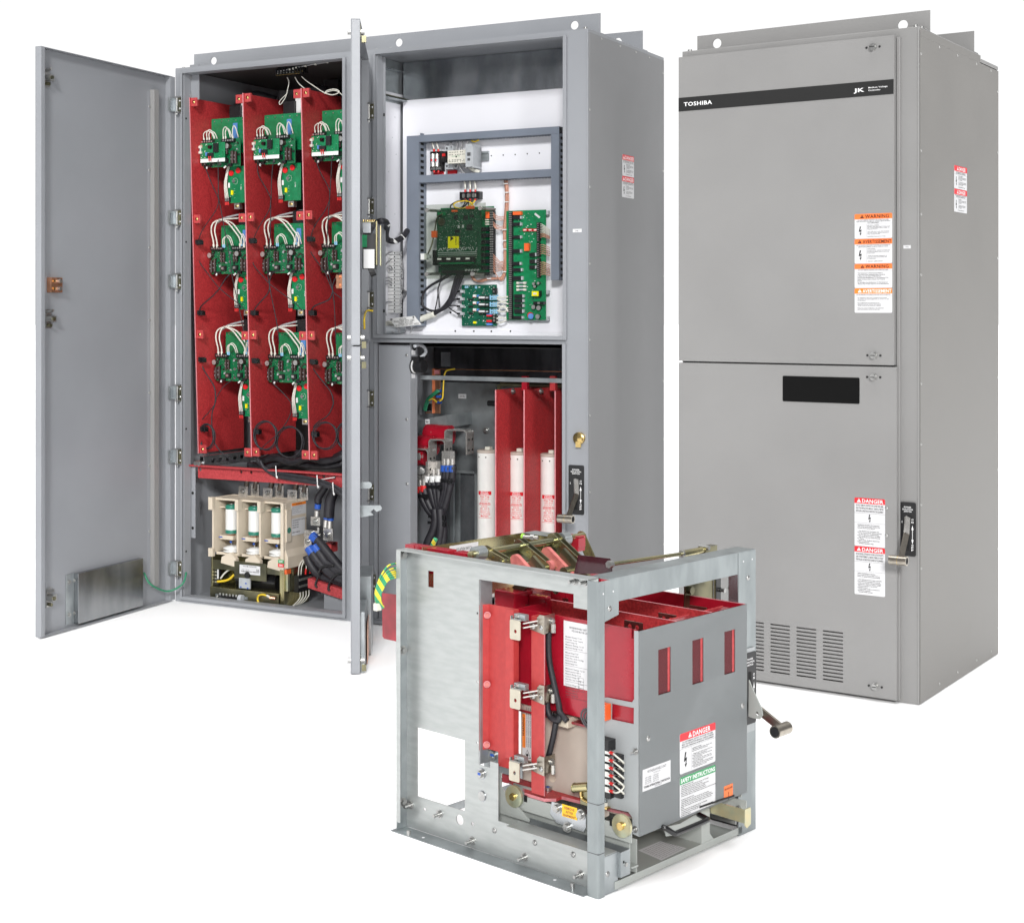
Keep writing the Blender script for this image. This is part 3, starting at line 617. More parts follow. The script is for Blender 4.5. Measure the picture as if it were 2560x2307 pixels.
m.obj('door_electronics', dB[0])
m = MB('B'); z = onB('z2', 1700, 835, x=WB-.08)[2]; z2 = onB('z2', 1700, 970, x=WB-.08)[2]
c = onB('z2', 1782, 968, x=WB-.08)[1]
m.plate([[(-.02, z2-.024), (c+.014, z2-.024), (c+.020, z2-.014), (c+.016, z2-.006), (c, z2), (c+.016, z2+.006), (c+.020, z2+.014), (c+.014, z2+.024), (-.02, z2+.024)], [(c-.022, z2), (c-.010, z2-.011), (c+.0, z2), (c-.010, z2+.011)]], 'x', WB-.082, .003, 'galv'); m.obj('interlock_arm', dB[1])
m = MB('B'); m.plate([rrect(-.02, z-.012, .042, z+.012, .010)], 'x', WB-.082, .003, 'galv'); m.obj('interlock_arm', dB[1])
m = MB('B'); z = [onB('S8', 0, y_, x=WB-.3)[2] for y_ in (915, 1105, 1250, 1600)]
m.box(WB-.55, WB-.30, -.026, .032, z[3], z[0], 'galv'); m.box(WB-.28, WB-.03, -.026, .018, z[3]-.02, z[1], 'galv'); m.box(WB-.62, WB-.15, .022, .024, z[3], z[2], 'copper')
m.obj('document_pocket', dB[1], .001)
m = MB('W'); m.tube([w('L', A('L', 'R8', 372, 1300, y=-.01)), w('L', A('L', 'R8', 290, 1300, y=-.05)), w('B', onB('R8', 258, 1380, x=.3)), w('B', onB('R8', 258, 1530, x=.3))], .0042, 'wire_yellow'); m.obj('ground_wire', oc)
m = MB('W'); P = [w('B', onB('R8', 335, 270, x=.36)), w('L', A('L', 'R8', 385, 205, y=-.03)), w('L', A('L', 'R8', 470, 165, y=-.03)), w('L', A('L', 'R8', 545, 200, y=.02)), w('L', A('L', 'R8', 530, 350, y=.1)), w('L', A('L', 'R8', 560, 405, y=.14)), w('L', A('L', 'R8', 640, 420, y=.16)), w('L', A('L', 'R8', 740, 370, y=.2)), w('L', A('L', 'R8', 800, 290, y=.25))]
m.tube(P, .0125, 'rubber', 10)
for i in (1, 3, 6, 7): m.tube([P[i]-Vector((.004,0,.004)), P[i]+Vector((.004,0,.004))], .0145, 'white_plastic', 10, False)
tag(m.obj('door_cable_loom'), 'black braided wiring loom looping from the edge-on middle door into the right bay', 'cable')

# ------------------------------------------------------------------ left bay lining
m = MB('L')
a = A('L', 'R1', 25, 235, y=.02); b = A('L', 'R1', 135, 515, y=.02)
m.box(a[0], b[0], .046, .050, b[2], a[2]+.05, 'paint'); m.box(-LW+.004, -LW+.034, .05, .054, .1, b[2], 'paint')
m.obj('corner_bracket', oc)
for y_ in (262, 472): p = A('L', 'R1', 68, y_, y=.045); hardware('bolt', oc, 'L', (p[0], .045, p[2]), (0, -1, 0), 1)
for k, x_, y_ in (('R1', 40, 748), ('R2', 38, 504), ('R3', 40, 1217), ('R4', 42, 1057)):
    p = A('L', k, x_, y_, y=.0); m = MB('L'); m.cyl((-1.995+.002, .012, p[2]), (-1.9915, .012, p[2]), .005, 'slot_black', 10); m.obj('mounting_hole', oc)
m = MB('L'); a = A('L', 'R4', 80, 100, y=.05); b = A('L', 'R4', 135, 890, y=.05); m.box(a[0]-.005, b[0], .05, .053, b[2], a[2]+.03, 'paint'); m.obj('side_rail', oc, .002)
for y_ in (348, 768): p = A('L', 'R4', 104, y_, y=.049); m = MB('L'); m.cyl((p[0], .0495, p[2]), (p[0], .0488, p[2]), .0065, 'slot_black', 12); m.obj('mounting_hole', oc)
# perforated strut under the first barrier (runs back into the bay)
m = MB('L'); zt_, zb_ = .650, .600; x_s = -1.925
hs = [rrect(.10+i*.052, .616, .128+i*.052, .634, .008, 3) for i in range(11)]
m.plate([rect(.05, zb_, .70, zt_)] + hs, 'x', x_s, .004, 'galv_dark'); m.box(x_s-.02, x_s, .05, .70, zt_-.003, zt_, 'galv_dark'); m.box(x_s-.02, x_s-.018, .05, .70, zb_, zt_, 'black'); m.obj('perforated_strut', oc)
for dx in (0, .02): m = MB('L'); m.cyl((-1.955+dx, .06, .618), (-1.955+dx, .03, .618), .011, 'steel', 8); m.obj('bolt', oc)
# red angle beam across the bay
z0, z1 = A('L', 'R4', 170, 165, y=.06)[2], A('L', 'R4', 170, 22, y=.06)[2]
xb0 = A('L', 'R4', 172, 100, y=.06)[0]
m = MB('L'); hs = []
for x_, y_ in ((198, 66), (690, 95), (810, 100), (1685, 150), (1812, 160)): p = A('L', 'R4', x_, y_, y=.06); hs.append(circ(p[0], p[2], .0075, 12))
m.plate([rect(xb0, z0, -1.062, z1)] + hs, 'y', .058, .006, 'red_beam'); m.box(xb0-.03, -1.062, .030, .064, z1, z1+.006, 'red_beam'); m.obj('cross_beam', oc, .001)

# ------------------------------------------------------------------ red phase barriers with clips
ZT, ZB = 2.258, .656
def yfr(z): return .034 + .062*(ZT-z)/(ZT-ZB)
XS = [A('L', 'R1', 66, 530, y=.034)[0], A('L', 'R1', 709, 485, y=.034)[0], A('L', 'R1', 1409, 425, y=.034)[0]]
bt = thing('phase_barrier', 'leftmost of the three tall red barrier sheets in the left bay', 'barrier', 'L', (XS[0], .25, ZB), 'red barrier sheets in the left bay')
m = MB('L'); x0 = XS[0]
m.plate([[(yfr(ZB), ZB), (.42, ZB), (.42, ZT), (yfr(ZT), ZT)]], 'x', x0-.003, .0055, 'red_sheet'); m.obj('sheet', bt)
m = MB('L'); m.add([(x0-.003, yfr(ZB)-.001, ZB), (x0+.0025, yfr(ZB)-.001, ZB), (x0+.0025, yfr(ZT)-.001, ZT), (x0-.003, yfr(ZT)-.001, ZT)], [(0,1,2,3)], 'red_edge'); m.obj('cut_edge', bt)
for i, (k, y_) in enumerate((('R1', 558), ('R2', 228), ('R3', 80), ('R3', 1470))):
    p = A('L', k, {0: 137, 1: 148, 2: 165, 3: 170}[i], y_, y=.05); z = p[2]; y0 = yfr(z)+.006
    c = MB('L'); c.box(x0+.0026, x0+.036, y0, y0+.012, z-.019, z+.019, 'red_clip'); c.box(x0+.0026, x0+.012, y0+.012, y0+.03, z-.019, z+.019, 'red_clip')
    co_ = c.obj('clip', bt, .001); hardware('screw_brass', co_, 'L', (x0+.019, y0, z), (0, -1, 0), 1.1)
for i, (k, y_) in enumerate((('R2', 503), ('R2', 1355), ('R3', 382), ('R3', 1222))):
    z = A('L', k, 150, y_, y=.05)[2]; y0 = yfr(z)+.010
    c = MB('L'); c.box(x0+.0026, x0+.032, y0, y0+.018, z-.010, z+.010, 'black'); c.box(x0+.016, x0+.036, y0-.004, y0+.020, z-.013, z+.006, 'black_gloss'); c.obj('cable_clip', bt, .001)
for i in (1, 2):
    c = copy_tree(bt); c.location = w('L', (XS[i], .25, ZB)); c['label'] = ('middle of the three tall red barrier sheets in the left bay', 'rightmost of the three tall red barrier sheets in the left bay')[i-1]
# clips fixed to the back of the second and third sheets, to the left of their edge
for i in (1, 2):
    for k, y_, dz in (('R1', (525, 462)[i-1], 0), ('R2', (215, 190)[i-1], 0), ('R3', (93, 95)[i-1], 0), ('R3', (1505, 1535)[i-1], 0)):
        p = A('L', k, (640, 1340)[i-1], y_, y=.05); z = p[2]; y0 = yfr(z)+.006
        c = MB('L'); c.box(XS[i]-.046, XS[i]-.0032, y0, y0+.008, z-.019, z+.019, 'red_clip'); o_ = solo(c, 'barrier_clip', 'small red clip left of the %s tall barrier, %s' % (('middle', 'right')[i-1], {'R1': 'at its top', 'R2': 'second from top', 'R3': 'third from top'}[k] if not (k == 'R3' and y_ > 1000) else 'at its foot'), 'clip', 'L', (XS[i]-.025, y0, z-.019), 'clips beside the red barriers', .001)
        sc = bpy.data.objects.new('screw', _hw['screw_brass']); COL.objects.link(sc); sc.parent = o_; sc.location = (-.004, -.0002, .019); sc.rotation_euler = (math.pi/2, 0, 0)
# ================================================================== left bay: gate driver board assemblies
def rnd(a, b): return random.uniform(a, b)
def board_parts(root, ox, oy, z0, z1, top):
    """front driver board spanning x=ox..ox+.222, z0..z1 at y=oy; L frame"""
    X = lambda a: ox + a*.222
    Z = lambda b: z0 + b*(z1-z0)
    m = MB('L'); m.box(X(0), X(1), oy, oy+.0016, z0, z1, 'pcb')
    for a, b in ((.49, .78), (.49, .44), (.49, .12)): m.cyl((X(a), oy, Z(b)), (X(a), oy-.004, Z(b)), .006, 'steel', 12)
    for i in range(70):
        a, b = rnd(.02, .97), rnd(.04, .96); s = rnd(.001, .0026)
        m.box(X(a), X(a)+s*rnd(1, 2), oy-.0015, oy, Z(b), Z(b)+s, random.choice(['solder', 'black', 'cap_brown', 'solder', 'teal', 'black']))
    for i in range(46):
        a, b = rnd(.02, .95), rnd(.04, .84); s = rnd(.004, .009); m.box(X(a), X(a)+s, oy-.004, oy, Z(b), Z(b)+s*rnd(.5, 1.2), random.choice(['black', 'black', 'cap_brown', 'grey_plastic', 'relay_black']))
    for i in range(26):
        a, b = rnd(.02, .95), rnd(.04, .9); m.box(X(a), X(a)+rnd(.002, .010), oy-.0006, oy, Z(b), Z(b)+.0006, 'ink_white')
    bd = m.obj('driver_board', root)
    for a0 in (.04, .58):                                            # terminal strips
        m = MB('L'); m.box(X(a0), X(a0+.30), oy-.014, oy, Z(.86), Z(.98), 'black')
        for i in range(5): m.box(X(a0+.015+i*.058), X(a0+.05+i*.058), oy-.0155, oy-.014, Z(.90), Z(.95), 'solder'); m.box(X(a0+i*.06), X(a0+.006+i*.06), oy-.018, oy, Z(.85), Z(1.0), 'black')
        m.obj('terminal_strip', bd)
    for a, b, r, l in ((.03, .62, .0115, .024), (.73, .66, .0115, .024)):   # electrolytic capacitors standing towards the viewer
        m = MB('L'); m.cyl((X(a), oy, Z(b+.06)), (X(a), oy-l, Z(b+.06)), r, 'cap_brown', 18, capmat='cap_top'); m.obj('capacitor', bd)
    for a, b0, b1, r in ((.03, .06, .50, .0078), (.115, .09, .54, .0078), (.82, .10, .54, .0078), (.905, .10, .52, .0078), (.29, .42, .78, .0055), (.36, .42, .78, .0055), (.62, .44, .80, .0055), (.68, .44, .80, .0055)):
        m = MB('L'); m.cyl((X(a), oy-.010, Z(b0)), (X(a), oy-.010, Z(b1)), r, 'cap_brown', 12)
        for t in (.3, .62): m.box(X(a)-r*.3, X(a)+r*.25, oy-.0108-r, oy-.010-r, Z(b0+(b1-b0)*t), Z(b0+(b1-b0)*t)+.003, 'grey_plastic')
        m.obj('capacitor', bd)
    for a, b in ((.28, .12), (.58, .14)):
        m = MB('L'); m.box(X(a), X(a+.12), oy-.012, oy, Z(b), Z(b+.17), 'black'); m.box(X(a+.02), X(a+.08), oy-.0135, oy-.012, Z(b+.04), Z(b+.13), 'solder'); m.obj('relay', bd)
    m = MB('L'); m.box(X(.10), X(.26), oy-.010, oy, Z(.0), Z(.09), 'black'); m.cyl((X(.17), oy-.008, Z(.02)), (X(.17), oy-.012, Z(-.05)), .004, 'white_plastic', 8); m.obj('fiber_plug', bd)
    m = MB('L'); m.box(X(.70), X(.80), oy-.012, oy, Z(.0), Z(.10), 'black'); m.cyl((X(.66), oy-.008, Z(.02)), (X(.62), oy-.012, Z(-.05)), .004, 'white_plastic', 8); m.obj('fiber_plug', bd)
    # small jumper loops between the strips
    for a, bb, h in (((.34, .54, .34), (.38, .58, .38), (.82, .93, .42)) if not top else ((.10, .34, .30), (.18, .36, .34), (.24, .42, .28), (.60, .76, .40), (.66, .80, .34), (.84, .96, .42))):
        m = MB('L'); c = (a+bb)/2
        m.tube([(X(a), oy-.010, Z(.95)), (X(a), oy-.012, Z(1.05)), (X(a+.02), oy-.018, Z(1+h*.7)), (X(c), oy-.020, Z(1+h)), (X(bb-.02), oy-.016, Z(1+h*.75)), (X(bb), oy-.004, Z(1.02))], .0025, 'wire_white')
        m.cyl((X(a), oy-.010, Z(.95)), (X(a), oy-.011, Z(1.07)), .0038, 'sky_plastic' if not top else 'terminal_beige', 8)
        m.obj('jumper_wire', root)
    # rear board, blue strip, white bus bar
    yb = oy+.045; xr = ox+.02
    m = MB('L'); m.box(xr, ox+.262, yb, yb+.0016, Z(.5), z1+(.098 if not top else .10), 'pcb_light')
    for i in range(5): m.cyl((xr+.02+i*.040, yb, z1+.088), (xr+.02+i*.040, yb-.003, z1+.088), .0028, 'steel', 8)
    m.box(xr+.125, xr+.150, yb-.003, yb, z1-.01, z1+(.075), 'blue_light')
    m.obj('backing_board', root)
    m = MB('L'); zt_ = z1+.19 if top else z1+.165
    m.box(xr+.155, xr+.185, yb+.02, yb+.026, z1+.0, zt_-.015, 'white_plastic'); m.cyl((xr+.170, yb+.02, zt_-.015), (xr+.170, yb+.026, zt_-.015), .015, 'white_plastic', 18)
    m.obj('bus_bar', root)
    m = MB('L'); m.box(xr+.10, xr+.16, yb+.004, yb+.03, z1+.075, z1+.155, 'black'); m.obj('gate_module', root)
    # lower board with red dots
    lx, ly, lz1 = ox+.118, oy+.040, z0+.004
    m = MB('L'); m.box(lx, lx+.105, ly, ly+.0016, lz1-.165, lz1, 'pcb_light')
    for dx, dz in ((.022, -.030), (.062, -.020)): m.cyl((lx+dx, ly, lz1+dz), (lx+dx, ly-.006, lz1+dz), .0125, 'red_dot', 20)
    m.cyl((lx+.036, ly, lz1-.066), (lx+.036, ly-.006, lz1-.066), .008, 'steel', 6); m.plate([circ(lx+.042, lz1-.066, .014, 16), circ(lx+.042, lz1-.066, .0134, 16)], 'y', ly, -.0003, 'ink_white')
    m.box(lx+.002, lx+.012, ly-.001, ly, lz1-.095, lz1-.073, 'ink_white'); m.box(lx+.022, lx+.032, ly-.006, ly, lz1-.128, lz1-.108, 'yellow_label')
    for i in range(8): a, b = rnd(.012, .04), rnd(.10, .15); m.box(lx+a, lx+a+.005, ly-.001, ly, lz1-b, lz1-b+.0007, 'ink_white')
    m.text('REV 2', 'y', ly-.0004, lx+.078, lz1-.105, .006, 'ink_white', rot=math.pi/2)
    m.obj('snubber_board', root)
    m = MB('L'); m.box(lx-.008, lx+.018, ly-.012, ly, lz1-.160, lz1-.138, 'black')
    for i in range(3): m.box(lx-.006+i*.008, lx-.001+i*.008, ly-.013, ly-.012, lz1-.156, lz1-.148, 'solder')
    m.obj('terminal_strip', root)
    for i in range(3):
        m = MB('L'); xx = lx-.004+i*.008
        m.tube([(lx+.004+i*.005, ly-.004, lz1+.005), (lx+.001+i*.004, ly-.012, lz1-.03), (lx-.008+i*.006, ly-.014, lz1-.08), (xx, ly-.012, lz1-.145)], .0026, 'wire_white')
        m.cyl((xx, ly-.012, lz1-.160), (xx, ly-.012, lz1-.174), .0030, 'red_tape', 8); m.obj('jumper_wire', root)
    m = MB('L'); m.box(lx+.03, lx+.06, ly+.008, ly+.03, lz1-.192, lz1-.166, 'solder'); m.cyl((lx+.045, ly+.008, lz1-.179), (lx+.045, ly+.002, lz1-.179), .007, 'brass', 6); m.obj('bus_terminal', root)
    if not top:
        # long white leads looping up from a lug at the upper left
        for a, pk in ((.10, -.04), (.19, .02), (.78, .02), (.88, .0)):
            m = MB('L'); hx = ox+.035+pk*.2
            if a < .5: P = [(X(a), oy-.010, Z(.95)), (X(a), oy-.014, Z(1.2)), (X(a-.03), oy-.020, z1+.070), (X(a-.01), oy-.014, z1+.105), (ox+.055, oy-.002, z1+.122), (ox+.12, oy+.05, z1+.130)]
            else: P = [(X(a), oy-.010, Z(.95)), (X(a), oy-.014, Z(1.25)), (X(a-.10), oy-.024, z1+.068), (X(a-.28), oy-.022, z1+.105), (ox+.06, oy-.012, z1+.122), (ox+.045, oy-.004, z1+.115)]
            m.tube(P, .0034, 'wire_white', 8); m.cyl((X(a), oy-.010, Z(.94)), (X(a), oy-.012, Z(1.08)), .0052, 'terminal_beige', 8); m.obj('lead_wire', root)
        m = MB('L'); m.tube([(ox+.03, oy+.0, z1+.108), (ox+.07, oy+.02, z1+.132), (ox+.16, oy+.09, z1+.160)], .0052, 'wire_grey', 8); m.obj('lead_wire', root)
    else:
        cy = oy-.030; cx0, cx1, cz0, cz1 = ox+.017, ox+.158, z0+.020, z1-.018
        m = MB('L'); m.box(cx0, cx1, cy, cy+.0016, cz0, cz1, 'pcb_light'); m.box(cx0+.002, cx1-.0005, cy-.0012, cy-.0002, cz0+.001, cz0+.017, 'ink_white')
        for i in range(40):
            a, b = rnd(0, .95), rnd(.2, .95); s = rnd(.001, .003)
            m.box(cx0+a*.14, cx0+a*.14+s*1.5, cy-.002, cy, cz0+b*(cz1-cz0), cz0+b*(cz1-cz0)+s, random.choice(['solder', 'black', 'ink_white', 'black']))
        cb = m.obj('control_board', root)
        m = MB('L'); m.cyl((cx0+.050, cy, cz1-.018), (cx0+.066, cy-.004, cz1-.020), .0085, 'black_gloss', 14); m.obj('capacitor', cb)
        m = MB('L'); m.box(cx0+.082, cx0+.106, cy-.012, cy, cz1-.044, cz1-.004, 'black'); m.obj('heat_sink', cb)
        m = MB('L'); m.box(cx0+.034, cx0+.039, cy-.006, cy, cz0+.030, cz0+.046, 'blue_light'); m.box(cx0+.041, cx0+.046, cy-.006, cy, cz0+.030, cz0+.046, 'blue_light'); m.obj('film_capacitor', cb)
        m = MB('L'); m.box(cx0+.046, cx0+.078, cy-.010, cy, cz0+.022, cz0+.042, 'black'); m.obj('plug_socket', cb)
        m = MB('L')
        for i in (0, 1): m.cyl((cx0+.058+i*.010, cy-.012, cz0+.026), (cx0+.062+i*.010, cy-.014, cz0+.006), .0026, 'red_tape', 8)
        m.obj('red_plug', cb)
        m = MB('L'); m.cyl((cx0+.004, cy-.004, cz0+.04), (cx0+.004, cy-.004, cz1-.01), .004, 'frost', 10); m.box(cx0-.003, cx0+.011, cy-.009, cy, cz0+.042, cz0+.052, 'terminal_beige'); m.box(cx0-.003, cx0+.011, cy-.009, cy, cz1-.022, cz1-.012, 'terminal_beige'); m.obj('fuse', cb)
        m = MB('L'); m.add([(ox-.020, cy+.004, cz1-.012), (ox+.0, cy-.004, cz1-.022), (ox+.03, cy-.002, cz1-.018), (ox+.03, cy-.002, cz1-.006), (ox+.0, cy-.004, cz1-.010), (ox-.020, cy+.004, cz1+.000)], [(0,1,4,5),(1,2,3,4)], 'wire_copper'); m.obj('ribbon_cable', cb)
ROWS = [('R1', 1315, .130, True), ('R2', 885, .172, False), ('R3', 650, .205, False)]
COLN = ['left', 'middle', 'right']; ROWN = ['top', 'middle', 'bottom']
protos = []
for r, (k, yb, oy, top) in enumerate(ROWS):
    xl = {0: 850, 1: 950, 2: 993}[r]
    p = A('L', k, xl, yb, y=oy); z0 = p[2]; ox = XS[1]+.012 if r else p[0]
    ht = .129 if r == 0 else .130
    h1 = A('L', k, xl, {0: 975, 1: 548, 2: 322}[r], y=oy)[2]
    if r < 2:
        t = thing('driver_assembly', 'x', 'circuit board', 'L', (ox+.11, oy, z0-.17), 'gate driver boards on the red barriers')
        board_parts(t, ox, oy, z0, h1, top); protos.append((t, ox, oy, z0))
    src, sx_, sy_, sz_ = protos[-1]
    for c in range(3):
        dx = XS[c]-XS[1]
        if c == 1 and r < 2: o = src
        else: o = copy_tree(src)
        o.location = w('L', (sx_+.11+dx+(p[0]-sx_ if r == 0 else 0), oy, z0-.17))
        o['label'] = '%s green driver board assembly, %s row, on the %s red barrier%s' % (('small-board', 'long-lead', 'long-lead')[r], ROWN[r], COLN[c], '')
# thin fibre cables running down each barrier
def R(k, pts, y): return [A('L', k, a, b, y=y) for a, b in pts]
FC = [
 ('left', [('R1', [(255,1340),(330,1530),(415,1712)], .115), ('R2', [(420,0),(380,130),(230,350),(175,480)], .09)], 'upper'),
 ('left', [('R1', [(410,1250),(412,1500),(415,1715)], .095), ('R2', [(430,40),(470,260),(520,520),(560,760),(585,950),(690,1430),(745,1731)], .10)], 'inner'),
 ('left', [('R2', [(165,520),(155,620),(190,750),(290,890),(425,1060),(620,1220),(740,1330)], .10)], 'middle'),
 ('left', [('R2', [(545,900),(490,960),(425,1065),(340,1160),(215,1270),(185,1330)], .10), ('R2', [(175,1390),(172,1500),(180,1731)], .10)], 'lower'),
 ('left', [('R3', [(178,120),(182,350),(200,420),(260,540),(340,660),(375,760),(372,910),(340,1010),(335,1150),(355,1340),(420,1460),(540,1570),(700,1610)], .12)], 'bottom'),
 ('left', [('R3', [(590,620),(480,700),(400,820),(372,910),(300,1010),(200,1130),(185,1240),(200,1370),(270,1480),(370,1570),(560,1600),(830,1610)], .12)], 'lowest'),
 ('middle', [('R1', [(878,1320),(900,1440),(990,1600),(1045,1715)], .115), ('R2', [(1045,0),(1020,130),(900,330),(830,480)], .10)], 'upper'),
 ('middle', [('R1', [(1075,1240),(1060,1400),(1050,1560),(1048,1715)], .095), ('R2', [(1045,0),(1040,300),(1020,700),(1010,900),(1025,1010),(1060,1200),(1120,1500),(1145,1731)], .10)], 'inner'),
 ('middle', [('R2', [(805,500),(790,640),(850,800),(960,930),(1030,1010),(1200,1140),(1330,1230),(1415,1330)], .10)], 'middle'),
 ('middle', [('R2', [(1200,855),(1080,870),(1035,950),(1030,1015),(1010,1120),(880,1270),(845,1330)], .10), ('R2', [(815,1390),(805,1500),(808,1731)], .10)], 'lower'),
 ('middle', [('R3', [(808,130),(815,350),(840,600),(850,900),(838,1200),(825,1300),(830,1480),(870,1600),(960,1680),(1100,1731)], .12)], 'bottom'),
 ('middle', [('R3', [(1060,660),(1180,770),(1280,890),(1290,980),(1250,1100),(1130,1270),(960,1420),(890,1520),(920,1620),(1040,1731)], .11)], 'crossing'),
 ('right', [('R1', [(1590,1270),(1640,1400),(1740,1590),(1752,1700)], .115), ('R2', [(1750,0),(1700,120),(1580,300),(1518,450)], .10)], 'upper'),
 ('right', [('R1', [(1775,1210),(1770,1400),(1752,1700)], .095), ('R2', [(1750,0),(1735,200),(1722,500),(1730,800),(1785,1080),(1810,1300),(1825,1731)], .10)], 'inner'),
 ('right', [('R2', [(1505,500),(1510,600),(1600,740),(1700,880),(1785,1085),(1860,1160),(1925,1205)], .10)], 'middle'),
 ('right', [('R2', [(1900,860),(1830,930),(1790,1020),(1785,1100),(1740,1200),(1580,1270),(1530,1330)], .10), ('R2', [(1505,1390),(1500,1550),(1508,1731)], .10)], 'lower'),
 ('right', [('R3', [(1505,130),(1510,370),(1540,470),(1650,620),(1760,760),(1795,880),(1780,960),(1720,1060),(1600,1140),(1540,1220),(1525,1300),(1535,1480)], .12)], 'bottom'),
]
for col, segs, nm in FC:
    P = []
    for k, pts, y in segs: P += R(k, pts, y)
    m = MB('L'); m.tube(P, .0021 if nm not in ('lower', 'bottom') else .0028, 'rubber', 6)
    solo(m, 'fiber_cable', 'thin black fibre cable over the %s red barrier, %s run' % (col, nm), 'cable', 'L', (P[0][0], P[0][1], min(p[2] for p in P)), 'fibre cables in the left bay')
def loop(cx, cy, rx, ry, a0=0, n=14): return [(cx+rx*math.cos(a0+2*math.pi*i/n), cy+ry*math.sin(a0+2*math.pi*i/n)) for i in range(n+1)]
for col, (cx, cy, rx, ry), y, rr in (('left', (270,1300,88,145), .11, .0045), ('middle', (975,1290,135,170), .10, .004), ('middle', (1265,1370,160,185), .12, .004), ('right', (1690,1290,145,160), .10, .003), ('right', (1960,1290,125,160), .12, .0045)):
    P = R('R3', loop(cx, cy, rx, ry), y); m = MB('L'); m.tube(P, rr, 'rubber', 6)
    m.tube([(p[0]+.006, p[1]+.004, p[2]-.004) for p in P], .0022, 'rubber', 6)
    o = solo(m, 'cable_coil', 'slack black cable loop low on the %s tall barrier%s' % (col, '' if col == 'left' else ', its right loop' if cx in (1265, 1960) else ', its left loop'), 'cable', 'L', (P[0][0], P[0][1], min(p[2] for p in P)), 'fibre cables in the left bay')
# thick bundle draped over the red beam
tc_ = tag(thing('cable_harness', 'bundle of black cables draped over the red cross beam with white ties', 'cable', 'L', (-1.5, .04, .5), None), None, None)
for j in range(5):
    P = R('R4', [(880+j*12, -60+j*6), (940+j*10, 20+j*12), (1060+j*8, 85+j*14), (1200, 110+j*16), (1450, 150+j*16), (1650, 195+j*14), (1800, 250+j*16), (1930, 330+j*22)], .035+.006*(j % 3))
    m = MB('L'); m.tube(P, .0075 if j % 2 else .005, 'rubber', 8); m.obj('cable', tc_)
for x_, y_ in ((1145, 100), (1640, 215), (1830, 300)):
    p = A('L', 'R4', x_, y_, y=.035); m = MB('L'); m.tube([(p[0]-.006, .018, p[2]+.030), (p[0]-.002, .016, p[2]), (p[0]-.004, .020, p[2]-.020)], .0024, 'white_plastic', 8); m.cyl((p[0], .018, p[2]-.016), (p[0]+.004, .014, p[2]-.022), .004, 'white_plastic', 8); m.obj('cable_tie', tc_)
m = MB('L'); a = A('L', 'R4', 1650, 185, y=.036); b = A('L', 'R4', 1815, 158, y=.045); m.tube([a, b], .0022, 'white_plastic', 6); m.obj('cable_tie', tc_)
# terminal strip hanging from the ceiling with its white wires
ts = thing('ceiling_terminal', 'black terminal strip under the dark ceiling of the left bay', 'terminal strip', 'L', (-1.45, .12, 2.28))
a = A('L', 'R1', 1125, 170, y=.14); b = A('L', 'R1', 1455, 165, y=.14); zt_ = a[2]; zb_ = A('L', 'R1', 1140, 240, y=.14)[2]
m = MB('L'); m.box(a[0], b[0], .14, .165, zb_+.004, LH-.01, 'black'); m.box(a[0]-.0, b[0], .125, .14, zb_, zt_+.002, 'black_gloss')
for i in range(9): x = a[0]+(b[0]-a[0])*(i+.5)/9; m.box(x-.0015, x+.0015, .115, .14, zb_-.002, zt_, 'black'); m.box(x+.003, x+.007, .122, .125, zb_+.004, zb_+.010, 'solder' if i < 6 else 'brass')
m.box(a[0]+.008, b[0]-.01, .116, .122, zb_-.003, zb_-.001, 'brass'); m.obj('block', ts)
m = MB('L'); m.tube(R('R1', [(1125,188),(1180,180),(1270,162),(1350,142),(1460,120),(1580,100),(1720,78)], .125), .0028, 'wire_grey'); m.obj('wire', ts)
for x_, y_ in ((1180,185),(1268,165),(1312,155),(1352,143),(1460,125),(1578,103),(1720,78)): p = A('L', 'R1', x_, y_, y=.122); m = MB('L'); m.cyl((p[0], .120, p[2]), (p[0], .128, p[2]), .0045, 'wire_white', 8); m.obj('wire_marker', ts)
for pts, r_ in (([(1240,258),(1262,320),(1245,410),(1232,460),(1180,510),(1145,560),(1160,585),(1215,510),(1235,455)], .0018), ([(1335,258),(1370,320),(1420,370),(1478,412)], .0023), ([(1415,250),(1470,300),(1600,390),(1690,445),(1780,470),(1850,450),(1862,420),(1800,402),(1720,420),(1690,455)], .0024), ([(1690,455),(1740,430),(1810,418),(1866,440),(1925,495)], .002)):
    m = MB('L'); m.tube(R('R1', pts, .12), r_, 'wire_white'); m.obj('wire', ts)
# black connectors and cables behind the boards at the top, bundles behind the beam
for i, (u_, v_) in enumerate(((655, 640), (1345, 560))):
    t = thing('power_cable', 'black sleeved cable with silver lug beside the %s barrier top' % COLN[i+1], 'cable', 'L', (XS[i+1]-.04, .36, 1.98), 'power cables behind the boards')
    p = A('L', 'R1', u_, v_-30, y=.32); m = MB('L'); m.tube([(p[0]-.01, .36, p[2]-.05), (p[0]+.0, .34, p[2]), (p[0]+.06, .36, p[2]+.05), (p[0]+.14, .42, p[2]+.03)], .022, 'rubber', 10); m.obj('sleeve', t)
    m = MB('L'); m.cyl((p[0]-.01, .36, p[2]-.05), (p[0]-.012, .36, p[2]-.075), .019, 'red_deep' if i == 0 else 'white_plastic', 12); m.obj('tape', t)
    m = MB('L'); m.cyl((p[0]-.012, .36, p[2]-.075), (p[0]-.015, .36, p[2]-.13), .014, 'chrome', 10); m.box(p[0]-.04, p[0]+.01, .372, .376, p[2]-.19, p[2]-.11, 'chrome'); m.obj('lug', t)
